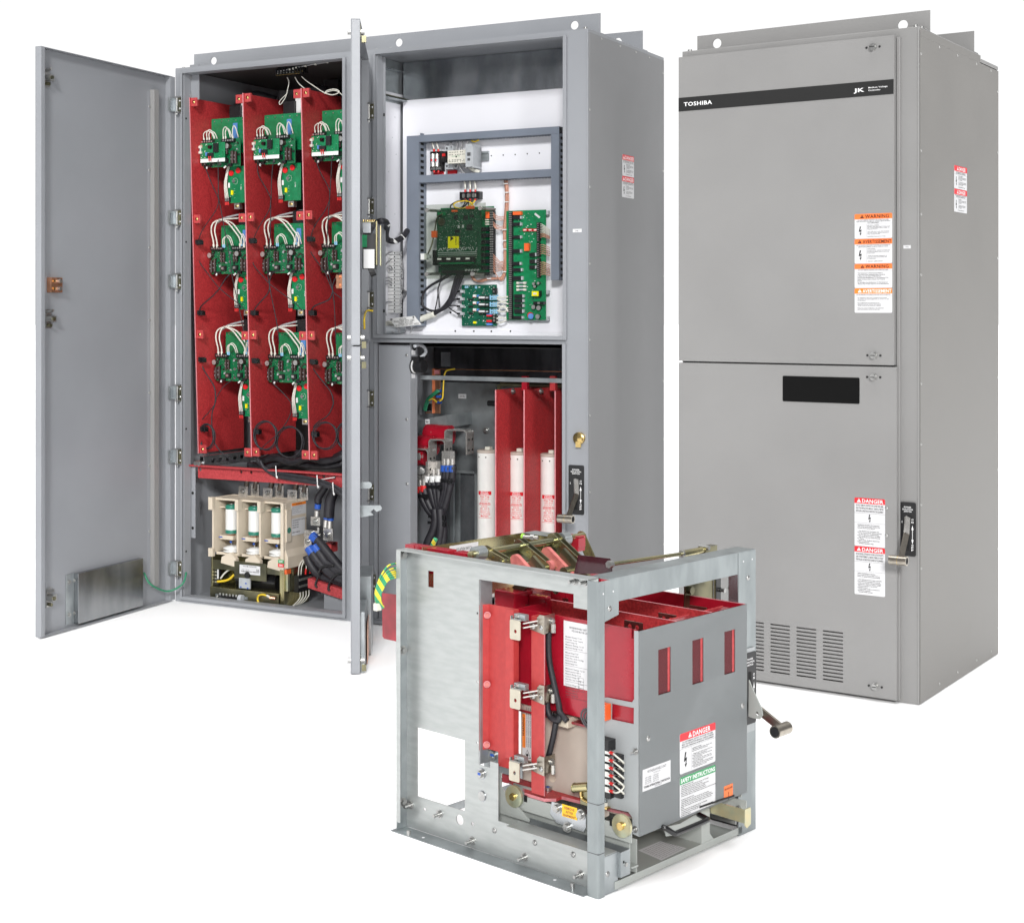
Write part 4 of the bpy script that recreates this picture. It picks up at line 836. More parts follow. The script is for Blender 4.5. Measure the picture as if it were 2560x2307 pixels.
for j, pts in enumerate(([(900,1600),(1100,1560),(1300,1620),(1500,1560),(1700,1600),(1925,1540)], [(780,1640),(1000,1660),(1200,1600),(1450,1640),(1700,1660),(1925,1620)], [(1350,1500),(1500,1540),(1620,1490),(1780,1560),(1925,1500)], [(1000,1560),(1150,1640),(1400,1560),(1600,1650),(1925,1580)])):
    m = MB('L'); P = R('R3', pts, .22+.03*j); m.tube(P, .016, 'rubber', 10)
    solo(m, 'power_cable', ['thick black cable lying just above the red cross beam', 'lowest thick black cable behind the red cross beam', 'thick black cable under the right red barrier foot', 'thick black cable twisting behind the red cross beam'][j], 'cable', 'L', (P[0][0], P[0][1], P[0][2]-.016), 'power cables behind the beam')
m = MB('L'); m.box(-2.02, -1.07, .72, .745, .5, 2.3, 'dark_matte'); m.obj('cable_duct', oc)
for x in (-1.62, -1.30): m = MB('L'); m.box(x, x+.08, .55, .60, 2.02, LH-.01, 'black'); m.obj('ceiling_bracket', oc)
m = MB('L'); p = A('L', 'R2', 1875, 980, y=.10); m.box(p[0]-.020, p[0]+.06, .10, .125, p[2]-.030, p[2]+.030, 'copper')
for s_ in (-.018, .018): m.cyl((p[0]-.008, .10, p[2]+s_), (p[0]-.008, .094, p[2]+s_), .010, 'copper', 14)
m.obj('ground_block', oc, .001)

# ------------------------------------------------------------------ vacuum contactor on the bay floor
vc = thing('vacuum_contactor', 'cream three-pole vacuum contactor with white and green bottles on a brassy frame', 'contactor', 'L', (-1.705, .16, .003))
VX0, VX1, VY, VZ0, VZ1 = -1.905, -1.505, .090, .205, .462
def V(k, x, y, yy=None): return A('L', k, x, y, y=VY if yy is None else yy)
m = MB('L')
m.box(VX0, VX1, VY+.135, VY+.150, VZ0, VZ1, 'cream')
edges = [V('R4', 345, 700)[0], V('R4', 648, 700)[0], V('R4', 918, 700)[0], V('R4', 1195, 700)[0]]
for i, x in enumerate(edges):
    m.box(x-.004, x+.004, VY, VY+.135, VZ0+.01, VZ1, 'cream')
    if i in (1, 2): m.box(x-.009, x+.009, VY-.012, VY+.02, VZ1-.05, VZ1, 'cream'); m.box(x-.005, x+.005, VY-.004, VY, VZ0+.02, VZ1, 'cream')
m.box(edges[0]-.018, edges[0]+.004, VY-.010, VY+.012, VZ1-.055, VZ1+.002, 'cream'); m.box(edges[0]-.02, edges[0]+.004, VY-.008, VY+.012, VZ0-.008, VZ0+.03, 'cream')
m.box(edges[3]-.006, VX1+.002, VY-.014, VY+.012, VZ0-.035, VZ1, 'cream'); 
m.box(VX0, VX1, VY+.02, VY+.135, VZ1-.012, VZ1-.003, 'cream'); 
for i in range(3): xm = (edges[i]+edges[i+1])/2; m.box(edges[i]+.004, edges[i+1]-.004, VY+.045, VY+.135, VZ1-.050, VZ1-.044, 'cream'); m.box(edges[i]+.004, edges[i+1]-.004, VY+.02, VY+.03, VZ0, VZ0+.012, 'cream')
hs = m.obj('housing', vc, .0015)
m = MB('L'); m.box(VX1-.004, VX1+.003, VY+.0, VY+.155, VZ0+.045, VZ1-.002, 'cream'); m.box(VX1+.003, VX1+.010, VY+.0, VY+.035, VZ0+.085, VZ1-.03, 'cream'); m.box(VX1+.003, VX1+.006, VY+.035, VY+.12, VZ0+.135, VZ0+.17, 'cream')
m.add([(VX1+.003, VY, VZ0+.05), (VX1+.003, VY+.155, VZ0+.05), (VX1+.016, VY+.170, VZ0+.02), (VX1+.016, VY, VZ0+.02), (VX1+.016, VY, VZ0-.03), (VX1+.016, VY+.170, VZ0-.03), (VX1-.02, VY, VZ0-.03), (VX1-.02, VY+.17, VZ0-.03), (VX1-.02, VY, VZ0+.05), (VX1-.02, VY+.155, VZ0+.05)],
      [(0,1,2,3),(3,2,5,4),(4,5,7,6),(0,3,4,6,8),(1,9,7,5,2),(6,7,9,8)], 'cream'); m.obj('side_wall', vc, .001)
xs = VX1+.0101
m = MB('L'); m.cyl((xs, VY+.018, VZ0+.135), (xs+.0004, VY+.018, VZ0+.135), .013, 'teal', 18); m.obj('green_dot', vc)
m = MB('L'); m.box(VX1+.0031, VX1+.0036, VY+.045, VY+.150, VZ1-.062, VZ1-.008, 'label'); m.box(VX1+.0037, VX1+.0040, VY+.045, VY+.150, VZ1-.020, VZ1-.008, 'lab_amber'); m.text('WARNING', 'x', VX1+.0042, VY+.098, VZ1-.017, .006, 'ink', al='c')
lines(m, 'x', VX1+.0038, VY+.05, VZ1-.028, .09, .008, ['READ INSTRUCTION MANUAL BEFORE', 'SERVICING. HAZARDOUS VOLTAGE', 'IN THIS ENCLOSURE', 'QUALIFIED OPERATORS ONLY'], h=.0035); m.obj('warning_label', vc)
m = MB('L'); m.box(VX1+.0061, VX1+.0066, VY+.040, VY+.140, VZ1-.150, VZ1-.075, 'label'); lines(m, 'x', VX1+.0070, VY+.046, VZ1-.086, .09, .0105, ['VACUUM MAGNETIC CONTACTOR', 'TYPE HCV-5HA', 'VOLTAGE 7.2kV', 'CURRENT 400A', '', 'SERIAL NUMBER 06'], 'ink', h=.0050, bold=.02); m.obj('rating_label', vc)
for i in range(3):
    xm = (edges[i]+edges[i+1])/2+.012; yb = VY+.065
    if i == 2: xm = edges[2]+.072
    yb = VY+.05; xm = [V('R4', 577, 700, yb)[0], V('R4', 853, 700, yb)[0], V('R4', 1128, 700, yb)[0]][i]; zt_, zb_ = V('R4', 577+i*275, 505+i*20, yb)[2], V('R4', 577+i*275, 828+i*22, yb)[2]
    m = MB('L'); m.cyl((xm, yb, zb_), (xm, yb, zt_), .0290, 'ceramic', 28)
    for z in (zb_-.002, zt_-.014): m.lathe((xm, yb, z), [(.024, 0), (.0298, .003), (.0300, .018), (.0240, .022), (0, .022)], 'teal', 28)
    m.cyl((xm, yb, zt_), (xm, yb, zt_+.012), .012, 'steel', 12); m.obj('vacuum_bottle', vc)
    m = MB('L'); m.box(xm-.045, xm+.030, yb-.030, yb+.02, zb_-.026, zb_-.008, 'cream'); m.box(xm-.048, xm-.030, yb-.034, yb-.030, zb_-.018, zb_-.014, 'blue'); m.box(xm-.01, xm+.02, yb-.02, yb, zb_-.012, zb_, 'copper'); m.obj('contact_clamp', vc)
    m = MB('L'); m.cyl((xm+.006, yb-.01, zb_-.055), (xm+.006, yb-.01, zb_-.026), .003, 'steel', 8); m.box(xm+.002, xm+.010, yb-.018, yb-.012, zb_-.042, zb_-.034, 'blue'); m.obj('plunger', vc)
    m = MB('L'); m.lathe((xm+.006, yb-.005, zb_-.088), [(.018, -.05), (.018, 0), (.040, .008), (.040, .012), (.024, .014), (.041, .021), (.041, .025), (.018, .034), (0, .036)], 'ceramic', 28); m.obj('insulator', vc)
    m = MB('L'); fx = (edges[i]+edges[i+1])/2+.028 if i < 2 else edges[3]-.035
    m.plate([[(fx-.05, VZ0-.032), (fx+.035, VZ0-.045), (fx+.035, VZ0-.008), (fx+.005, VZ0+.018), (fx-.015, VZ0+.010), (fx-.045, VZ0-.005)]], 'y', VY-.004, .02, 'cream'); m.obj('foot', vc, .001)
    for s_ in (-.012, .028):
        p = V('R4', (700, 995, 1290)[i]+ (0 if s_ < 0 else 110), 320, VY+.12); m = MB('L')
        m.box(p[0]-.022, p[0]+.026, VY+.12+(.02 if s_ > 0 else 0), VY+.128+(.02 if s_ > 0 else 0), VZ1-.004, VZ1+.042+(.012 if s_ > 0 else 0), 'chrome'); m.cyl((p[0]+.005, VY+.14, VZ1+.03), (p[0]+.010, VY+.16, VZ1+.11), .012, 'bronze_roll', 10)
        te = m.obj('terminal', vc, .001); hardware('bolt', te, 'L', (p[0]+.004, VY+.119+(.02 if s_ > 0 else 0), VZ1+.02), (0, -1, 0), 1)
# base frame
m = MB('L'); bz = .004
m.box(VX0-.006, VX0+.002, VY-.004, VY+.17, bz, VZ0+.0, 'gold_zinc'); m.box(VX1-.006, VX1+.000, VY-.006, VY+.175, bz, VZ0-.035, 'gold_zinc')
m.box(VX1-.022, VX1-.006, VY-.008, VY-.004, bz, VZ0-.035, 'gold_zinc')
m.box(VX0, VX1-.02, VY-.002, VY+.004, VZ0-.062, VZ0-.022, 'gold_dark'); m.box(VX0+.0, VX1-.022, VY-.018, VY-.014, bz+.004, bz+.058, 'gold_dark'); m.box(VX0, VX1-.022, VY-.018, VY+.15, bz+.058, bz+.061, 'gold_zinc')
m.box(VX0, VX1, VY+.16, VY+.165, bz, VZ0, 'gold_dark'); m.obj('base_frame', vc, .001)
a = V('R4', 605, 1190, VY-.006); b = V('R4', 990, 1430, VY-.006)
m = MB('L'); m.box(a[0], b[0], VY-.006, VY-.003, b[2]+.006, a[2]+.01, 'gold_dark'); pl_ = m.obj('cover_plate', vc)
a = V('R4', 670, 1205, VY-.007); b = V('R4', 915, 1350, VY-.007)
m = MB('L'); m.box(a[0], b[0], VY-.0078, VY-.0062, b[2]+.004, a[2], 'label'); 
m.text('VACUUM CONTACTOR', 'y', VY-.0081, (a[0]+b[0])/2, a[2]-.008, .0055, 'ink', al='c', wd=.075); lines(m, 'y', VY-.0081, a[0]+.012, a[2]-.022, .1, .009, ['SERIAL   FPV1245', 'MODEL    HCV-5', 'CURRENT  400A', 'PART NO. 48250-010'], h=.0042)
m.text('TOSHIBA INTERNATIONAL CORPORATION', 'y', VY-.0081, (a[0]+b[0])/2, b[2]+.014, .005, 'ink', al='c', wd=.10, bold=.03); m.text('UL', 'y', VY-.0081, b[0]-.02, a[2]-.024, .010, 'ink', bold=.03); m.obj('rating_label', vc)
m = MB('L'); m.cyl((VX0+.10, VY+.08, .10), (VX0+.32, VY+.08, .10), .048, 'black_gloss', 20); m.obj('coil', vc)
p = V('R4', 740, 1440, VY-.01); m = MB('L'); m.box(p[0]-.035, p[0]+.025, VY-.012, VY-.004, p[2]-.02, p[2]+.025, 'grey_plastic'); m.cyl((p[0]+.01, VY-.014, p[2]+.04), (p[0]+.01, VY-.004, p[2]+.04), .014, 'black', 14)
for dx, dz in ((-.028, -.018), (0, .0), (.01, -.02)): m.box(p[0]+dx, p[0]+dx+.008, VY-.014, VY-.012, p[2]+dz, p[2]+dz+.006, 'blue')
m.obj('latch_bracket', vc)
p = V('R4', 1165, 1190, VY-.016); m = MB('L')
m.box(p[0]-.015, p[0]+.015, VY-.017, VY-.015, p[2]-.001, p[2]+.014, 'lab_green'); m.text('OFF', 'y', VY-.0175, p[0], p[2]+.003, .008, 'ink_white', al='c', bold=.02)
m.box(p[0]-.015, p[0]+.015, VY-.017, VY-.015, p[2]-.017, p[2]-.002, 'lab_red'); m.text('ON', 'y', VY-.0175, p[0], p[2]-.013, .008, 'ink_white', al='c', bold=.02); m.obj('position_flag', vc)
m = MB('L'); x = VX1+.001; m.box(x, x+.012, VY+.004, VY+.018, .075, .15, 'iridescent'); m.box(x, x+.006, VY+.02, VY+.06, .075, .165, 'gold_zinc'); m.box(x, x+.010, VY-.002, VY+.03, .150, .170, 'relay_orange'); m.obj('auxiliary_switch', vc)
m = MB('L'); m.box(x+.002, x+.028, VY+.06, VY+.16, .062, .135, 'black')
for i in range(8):
    for z in (.082, .112): m.box(x+.028, x+.031, VY+.064+i*.012, VY+.071+i*.012, z, z+.010, 'solder')
m.obj('terminal_strip', vc)
for i, (y0, y1, z) in enumerate(((.07, .11, .20), (.09, .145, .205))):
    m = MB('L'); m.tube([(x+.02, VY+y0, .135), (x+.025, VY+y0, .175), (x+.03, VY+(y0+y1)/2, z), (x+.034, VY+y1, .175), (x+.030, VY+y1, .14)], .0026, 'wire_white'); m.cyl((x+.032, VY+y1, .160), (x+.030, VY+y1, .135), .0042, 'red_tape', 8); m.obj('jumper_wire', vc)
for i in range(4):
    m = MB('L'); yy = VY+.075+i*.022; m.tube([(x+.026, yy, .062), (x+.024, yy, .035), (x+.014, VY+.04+i*.022, .008), (x+.012, VY+.0, .006)], .0024, 'wire_white'); m.obj('wire', vc)
m = MB('L'); m.box(VX1-.0055, VX1+.0008, VY+.12, VY+.14, .01, .19, 'iridescent'); m.obj('side_strut', vc)
a = V('R4', 385, 1555, VY-.02); b = V('R4', 725, 1625, VY-.02)
m = MB('L'); m.box(a[0], b[0]+.02, VY-.024, VY-.019, b[2], a[2], 'galv'); m.box(a[0]+.03, b[0]-.03, VY-.042, VY-.024, b[2]+.006, a[2]+.002, 'black')
for i in range(6): m.box(a[0]+.038+i*.018, a[0]+.046+i*.018, VY-.044, VY-.042, b[2]+.012, b[2]+.022, 'solder')
m.cyl((b[0]-.018, VY-.032, (a[2]+b[2])/2), (b[0]+.0, VY-.032, (a[2]+b[2])/2), .016, 'frost', 14); m.obj('terminal_strip', vc)
m = MB('L'); m.tube(R('R4', [(395,1630),(400,1590),(440,1572),(500,1585)], VY-.03), .0026, 'wire_white'); m.obj('jumper_wire', vc)
m = MB('L'); m.tube(R('R4', [(895,1665),(885,1620),(900,1580),(950,1568),(1000,1585)], VY-.03), .0045, 'wire_yellow'); p = A('L', 'R4', 1040, 1605, y=VY-.03); m.cyl((p[0]-.02, VY-.03, p[2]+.008), (p[0], VY-.03, p[2]), .0055, 'terminal_beige', 8); m.cyl((p[0], VY-.036, p[2]), (p[0]+.02, VY-.024, p[2]-.003), .008, 'copper', 8); m.obj('ground_lead', vc)
a = V('R4', 360, 1240, VY+.01); b = V('R4', 440, 1460, VY+.01)
m = MB('L'); m.box(a[0], b[0]-.012, VY+.01, VY+.03, b[2], a[2], 'black'); m.box(a[0]+.022, b[0]-.010, VY+.006, VY+.010, b[2]+.03, a[2], 'white_plastic')
for i in range(7): m.box(a[0]+.006, a[0]+.018, VY+.008, VY+.010, b[2]+.012+i*.015, b[2]+.018+i*.015, 'solder')
m.obj('terminal_strip', vc)
m = MB('L'); m.tube(R('R4', [(400,1412),(470,1405),(540,1385),(600,1330)], VY+.01), .0055, 'wire_yellow'); m.tube(R('R4', [(440,1375),(480,1320),(540,1270),(605,1250)], VY+.01), .004, 'wire_white'); m.obj('control_wires', vc)
# ------------------------------------------------------------------ load cables to the right of the contactor
tp = thing('load_cables', 'group of thick black load cables with blue tape and silver lugs beside the contactor', 'cable', 'L', (-1.2, .2, .1))
for pts, y, r_ in (([(1760,180),(1690,290),(1620,400),(1610,470)], .20, .016), ([(1830,230),(1800,330),(1760,440),(1745,560),(1740,640)], .20, .024)):
    m = MB('L'); m.tube(R('R4', pts, y), r_, 'rubber', 12); m.obj('cable', tp)
for a_, b_, y in (((1612,480),(1606,535),.20), ((1720,615),(1716,662),.195), ((1765,628),(1762,675),.205)):
    m = MB('L'); m.cyl(A('L', 'R4', *a_, y=y), A('L', 'R4', *b_, y=y), .0145, 'blue', 14); m.obj('tape', tp)
for a_, b_, y in (((1604,560),(1600,630),.20), ((1712,670),(1705,760),.195), ((1760,680),(1756,770),.205)):
    m = MB('L'); m.cyl(A('L', 'R4', *a_, y=y), A('L', 'R4', *b_, y=y), .0125, 'chrome', 12); m.obj('lug', tp)
for (x0_, y0_, x1_, y1_), y in (((1522,630,1635,745),.205), ((1672,768,1785,925),.20), ((1445,790,1620,860),.19), ((1600,760,1622,960),.185), ((1440,850,1530,1010),.18)):
    m = MB('L'); m.buv('y', y, .006, 'chrome', q('R4', x0_, y0_), q('R4', x1_, y1_)); o_ = m.obj('bus_plate', tp, .001)
    p = A('L', 'R4', (x0_+x1_)/2, (y0_+y1_)/2, y=y); hardware('bolt', o_, 'L', (p[0], y, p[2]), (0, -1, 0), 1.1)
for pts, y, tape in (([(1545,865),(1620,930),(1760,1100),(1880,1250),(1960,1330)], .15, 'a'), ([(1505,1010),(1560,1090),(1640,1200),(1780,1330),(1960,1420)], .13, 'a'), ([(1575,990),(1640,1080),(1720,1190),(1850,1290),(1960,1350)], .14, 'a'), ([(1480,1100),(1520,1200),(1620,1330),(1780,1400),(1960,1440)], .16, 'b')):
    P = R('R4', pts, y); m = MB('L'); m.tube(P, .020, 'rubber', 12); m.obj('cable', tp)
    if tape == 'a': m = MB('L'); d_ = (Vector(P[1])-Vector(P[0])).normalized(); m.cyl(Vector(P[0])-d_*.004, Vector(P[0])+d_*.028, .0208, 'blue', 14); m.obj('tape', tp)
for pts in ([(1800,1215),(1700,1225),(1640,1260),(1610,1360),(1580,1450),(1600,1480)], [(1925,1300),(1850,1320),(1790,1370),(1750,1430),(1735,1500),(1750,1520)]):
    m = MB('L'); m.tube(R('R4', pts, .105), .005, 'black', 8); m.obj('cable_tie', tp)
m = MB('L'); a = A('L', 'R4', 1520, 1395, y=.14); b = A('L', 'R4', 1925, 1530, y=.14)
m.add([(a[0], .12, a[2]-.030), (b[0]+.04, .12, b[2]-.038), (b[0]+.04, .12, b[2]+.005), (a[0], .12, a[2]+.012), (a[0], .17, a[2]-.030), (b[0]+.04, .17, b[2]-.038), (b[0]+.04, .17, b[2]+.005), (a[0], .17, a[2]+.012)], [(0,1,2,3),(4,7,6,5),(0,4,5,1),(3,2,6,7),(0,3,7,4),(1,5,6,2)], 'red_beam'); m.obj('cable_support', oc, .001)
m = MB('L'); a = A('L', 'R4', 1700, 1520, y=.16); m.box(a[0], -1.062, .15, .153, .004, a[2], 'paint'); m.obj('floor_bracket', oc)
m = MB('L'); m.buv('y', .26, .05, 'red_clip', q('R4', 1690, 945), q('R4', 1770, 1060)); m.obj('insulator_block', oc)
# ================================================================== upper right bay: control panel
PB = .315
def B(k, x, y, yy=PB): return A('L', k, x, y, y=yy)
m = MB('L')
zt_ = B('R5', 1500, 1000)[2]; zb_ = B('R7', 1200, 1330)[2]
m.box(-1.038, -.03, PB, PB+.003, 1.182, zt_, 'white_panel'); m.box(-1.038, -.10, PB-.03, PB-.002, 1.182, zb_-.012, 'white_panel'); m.box(-1.038, -.03, PB+.003, PB+.005, 1.182, 2.383, 'galv_dark')
pz = 1.225
for x_, y_ in ((495, 1335), (730, 1335), (951, 1337), (1192, 1336)): p = B('R7', x_, y_, PB-.031); m.cyl((p[0], PB-.0305, p[2]-.006), (p[0], PB-.0312, p[2]-.006), .004, 'slot_black', 8)
for x_, y_ in ((950, 353), (1100, 345), (1251, 338), (1404, 328), (1557, 320)): p = B('R6', x_, y_, PB-.001); m.cyl((p[0], PB, p[2]), (p[0], PB-.0006, p[2]), .003, 'slot_black', 8)
p = B('R7', 436, 1118); m.cyl((p[0], PB, p[2]), (p[0], PB-.0006, p[2]), .005, 'slot_black', 8)
m.obj('mounting_panel', oc)
m = MB('L'); m.box(-1.0545, -1.051, .06, PB, 1.182, 2.2, 'white_panel'); 
for z, y in ((2.16, .14), (2.05, .25), (2.14, .27), (1.95, .13), (1.9, .22), (1.75, .2), (1.72, .27), (1.98, .28)): m.cyl((-1.0509, y, z), (-1.0504, y, z), .003, 'grey_plastic', 8)
m.obj('liner', oc)
m = MB('L'); m.box(-1.0545, -1.053, .05, PB, 2.2, 2.383, 'galv'); m.box(-1.05, -1.02, .06, .30, 2.335, 2.338, 'galv_dark'); m.obj('liner', oc)
a = A('L', 'R5', 248, 885, x=-1.045); b = A('L', 'R5', 560, 1055, x=-1.045)
m = MB('L'); m.box(-1.050, -1.045, .07, b[1], b[2], a[2]-.018, 'white_panel'); m.box(-1.05, -1.02, .07, b[1]+.01, b[2]-.010, b[2]-.008, 'gold_dark'); m.box(-1.05, -1.015, .07, b[1]+.01, b[2]-.022, b[2]-.016, 'galv'); rl = m.obj('liner_rail', oc)
for x_, y_ in ((595, 960), (600, 1045)): p = A('L', 'R5', x_, y_, y=b[1]+.01); m = MB('L'); m.cyl((p[0]-.012, p[1], p[2]), (p[0]+.012, p[1]-.006, p[2]), .008, 'steel', 6); m.obj('bolt', rl)
# inner left strip with bolts
m = MB('L'); a = A('L', 'R5', 135, 450, y=.046); b = A('L', 'R5', 243, 450, y=.046)
m.box(-.972, b[0], .046, .049, 1.206, 2.36, 'paint'); st = m.obj('mounting_strip', oc)
for k, x_, y_ in (('R5', 168, 505), ('R5', 168, 768), ('R5', 148, 915), ('R5', 172, 1128), ('R8', 465, 1430)): p = A('L', k, x_, y_, y=.046); hardware('bolt', st, 'L', (p[0], .046, p[2]), (0, -1, 0), .75)
for k, y_ in (('R5', 1280), ('R8', 1303)): p = A('L', k, 180 if k == 'R5' else 465, y_, y=.046); m = MB('L'); m.box(-.965, p[0]+.02, .0445, .0458, p[2]-.006, p[2]+.006, 'slot_black'); m.obj('slot', st)
# wiring ducts
YD = PB-.062
def duct(name, x0, x1, z0, z1, vert, slots):
    m = MB('L'); m.box(x0, x1, YD-.002, YD, z0, z1, 'duct')
    if vert:
        m.box(x0, x0+.002, YD, PB-.001, z0, z1, 'duct'); n = int((z1-z0)/.0255)
        for s_ in slots:                                               # comb wall seen beside the cover
            xx = x1 if s_ > 0 else x0-.0
            m.box(x1-.002, x1, YD, YD+.012, z0, z1, 'duct'); m.box(x1-.002, x1, PB-.020, PB-.001, z0, z1, 'duct')
            for i in range(n+1): m.box(x1-.002, x1, YD+.012, PB-.020, z0+i*.0255, z0+i*.0255+.013, 'duct')
        m.box(x1-.006, x1-.004, YD, PB-.002, z0, z1, 'slot_black')
    else:
        m.box(x0, x1, YD, YD+.010, z0, z0+.002, 'duct'); n = int((x1-x0)/.014)
        for i in range(n): m.box(x0+i*.014, x0+i*.014+.008, YD+.010, PB-.001, z0, z0+.002, 'duct')
        m.box(x0, x1, YD, PB-.001, z1-.002, z1, 'duct'); m.box(x0, x1, YD+.012, PB-.002, z0+.004, z0+.006, 'slot_black')
    return m.obj(name, oc)
YC = YD
e0 = B('z3', 358, 730, YC)[0]; e1 = B('z3', 427, 730, YC)[0]; ztop = B('z3', 400, 728, YC)[2]
duct('wiring_duct', e0, e1, 1.235, ztop, True, (1,))
r0 = B('R6', 1708, 80, YC)[0]; r1 = B('R6', 1808, 80, YC)[0]
duct('wiring_duct', r0, r1, B('R7', 1700, 710, YC)[2], B('R6', 1710, 80, YC)[2], True, (1,))
duct('wiring_duct', e1, B('R6', 1810, 0, YC)[0], B('R6', 300, 165, YC)[2], B('R6', 300, 78, YC)[2], False, ())
duct('wiring_duct', e1, r0, B('R6', 300, 682, YC)[2], B('R6', 300, 590, YC)[2], False, ())
def BB(k, x0, y0, x1, y1, yy):
    a = B(k, x0, y0, yy); b = B(k, x1, y1, yy); return a[0], b[0], b[2], a[2]
# DIN rail devices
dr = thing('rail_devices', 'row of cream relay block, grey module and terminals on a short rail', 'relay', 'L', (-.8, PB-.02, 1.93))
x0, x1, z0, z1 = BB('R6', 400, 290, 632, 440, PB-.075)
m = MB('L'); m.box(x0, x1, PB-.075, PB-.012, z0, z1, 'terminal_beige')
for i in range(10):
    for z in (z0+.006, z0+.012, z1-.010, z1-.020):
        if random.random() < .8: m.box(x0+.006+i*(x1-x0-.01)/10, x0+.0095+i*(x1-x0-.01)/10, PB-.0756, PB-.075, z, z+.0035, 'ink')
m.box(x0+.02, x1-.03, PB-.0756, PB-.075, z1-.0255, z1-.024, 'lab_green'); m.box((x0+x1)/2-.006, (x0+x1)/2, PB-.0757, PB-.075, (z0+z1)/2-.003, (z0+z1)/2+.004, 'ink'); m.obj('relay_block', dr)
x0b, x1b, z0b, z1b = BB('R6', 625, 205, 705, 490, PB-.095)
m = MB('L'); m.box(x0b, x1b, PB-.095, PB-.015, z0b, z1b, 'grey_plastic'); xe = B('R6', 800, 225, PB-.04)[0]; m.box(x1b, x1b+.004, PB-.093, PB-.02, z0b-.004, z1b-.01, 'grey_plastic')
m.box(x1b+.004, xe-.01, PB-.085, PB-.02, z0b+.003, z1b-.008, 'grey_plastic'); m.box(x0b+.008, x1b-.006, PB-.0956, PB-.095, z0b+.045, z0b+.060, 'ink_soft'); m.box(x0b+.009, x1b-.008, PB-.0956, PB-.095, z0b+.025, z0b+.036, 'ink_soft'); m.obj('power_module', dr, .001)
for yy0, yy1 in ((228, 290), (445, 520)): m = MB('L'); a_ = BB('R6', 365, yy0, 470, yy1, PB-.04); m.box(*a_[:2], PB-.04, PB-.004, a_[2], a_[3], 'grey_plastic'); m.cyl((a_[0]+.010, PB-.041, (a_[2]+a_[3])/2), (a_[0]+.010, PB-.040, (a_[2]+a_[3])/2), .005, 'ink_soft', 10); m.obj('end_clamp', dr)
m = MB('L'); a_ = BB('R6', 780, 300, 910, 415, PB-.012)
m.box(a_[0], a_[1], PB-.012, PB-.002, a_[2], a_[2]+.008, 'galv'); m.box(a_[0], a_[1], PB-.012, PB-.002, a_[3]-.008, a_[3], 'galv'); m.box(a_[0], a_[1], PB-.003, PB-.001, a_[2]+.008, a_[3]-.008, 'galv'); m.box(a_[0]-.012, a_[0]+.004, PB-.045, PB-.01, a_[2]-.004, a_[3]-.004, 'steel'); m.obj('rail', dr)
a_ = BB('R6', 325, 298, 380, 435, PB-.03); m = MB('L'); m.box(a_[0], a_[1], PB-.03, PB-.004, a_[2], a_[3], 'black'); m.box(a_[0]+.004, a_[1]-.003, PB-.034, PB-.03, a_[3]-.022, a_[3]-.010, 'red_tape'); m.obj('terminal', dr)
for xx, y0_, y1_, dx in ((500, 200, 290, 30), (560, 180, 280, 25), (640, 165, 215, 15), (440, 205, 240, 5)):
    m = MB('L'); m.tube([B('R6', xx, y1_, PB-.05), B('R6', xx+dx*.5, (y0_+y1_)/2, PB-.05), B('R6', xx+dx, y0_-20, PB-.03)], .0028, 'wire_grey'); m.obj('wire', dr)
for pts in ([(470,440),(475,490),(500,515),(525,490),(515,445)], [(520,445),(555,510),(605,575)], [(600,440),(605,490),(640,512),(660,480)]):
    m = MB('L'); m.tube([B('R6', a_, b_, PB-.04) for a_, b_ in pts], .0028, 'wire_grey'); m.obj('wire', dr)
m = MB('L'); m.tube([B('R6', a_, b_, PB-.05) for a_, b_ in ((670, 480), (720, 530), (800, 560))], .009, 'wire_white'); m.obj('wire', dr)
m = MB('L'); m.tube([B('R6', a_, b_, PB-.04) for a_, b_ in ((700, 165), (740, 175), (795, 155))], .0032, 'wire_yellow'); m.obj('wire', dr)
fh = thing('fuse_holder', 'black twin fuse holder with red wire ends at the left end of the top row', 'fuse holder', 'L', (-.88, PB-.03, 1.90))
a_ = BB('R6', 178, 300, 325, 540, PB-.03); m = MB('L'); m.box(a_[0], a_[1], PB-.03, PB-.002, a_[2], a_[3], 'black'); m.obj('base', fh)
for xx in (210, 265):
    m = MB('L'); p0 = B('R6', xx, 330, PB-.045); p1 = B('R6', xx, 490, PB-.045); m.cyl(p1, p0, .0085, 'frost', 12); m.cyl((p0[0], p0[1], p0[2]-.020), p0, .010, 'solder', 12); m.cyl(p1, (p1[0], p1[1], p1[2]+.016), .010, 'solder', 12); m.box(p0[0]-.003, p0[0]+.003, PB-.0560, PB-.053, p1[2]+.022, p0[2]-.022, 'red_tape'); m.box(p0[0]-.01, p0[0]+.01, PB-.04, PB-.03, a_[2]+.004, a_[2]+.016, 'solder'); m.obj('fuse', fh)
    for z0_, z1_, y0_, y1_ in ((270, 300, 200, 270), (540, 565, 565, 580)):
        m = MB('L'); m.cyl(B('R6', xx+18, z0_, PB-.04), B('R6', xx+18, z1_, PB-.04), .005, 'red_tape', 8); m.obj('ferrule', fh)
    m = MB('L'); m.tube([B('R6', xx+18, 270, PB-.04), B('R6', xx+5, 225, PB-.04), B('R6', xx-8, 190, PB-.035)], .0035, 'wire_white'); m.obj('wire', fh)
m = MB('L'); a_ = BB('R6', 215, 545, 350, 585, PB-.003); m.box(a_[0], a_[1], PB-.0012, PB-.0003, a_[2], a_[3], 'lab_red'); a_ = BB('R6', 395, 538, 520, 578, PB-.003); m.obj('red_note', fh)
m = MB('L'); m.box(a_[0], a_[1], PB-.0012, PB-.0003, a_[2], a_[3], 'lab_red'); m.obj('red_note', dr)
tb = thing('terminal_block', 'black three-pole terminal block with red ferrules above the dark circuit board', 'terminal block', 'L', (-.75, PB-.03, 1.80))
a_ = BB('R6', 550, 812, 802, 895, PB-.03); m = MB('L'); m.box(a_[0], a_[1], PB-.03, PB-.002, a_[2], a_[3], 'black')
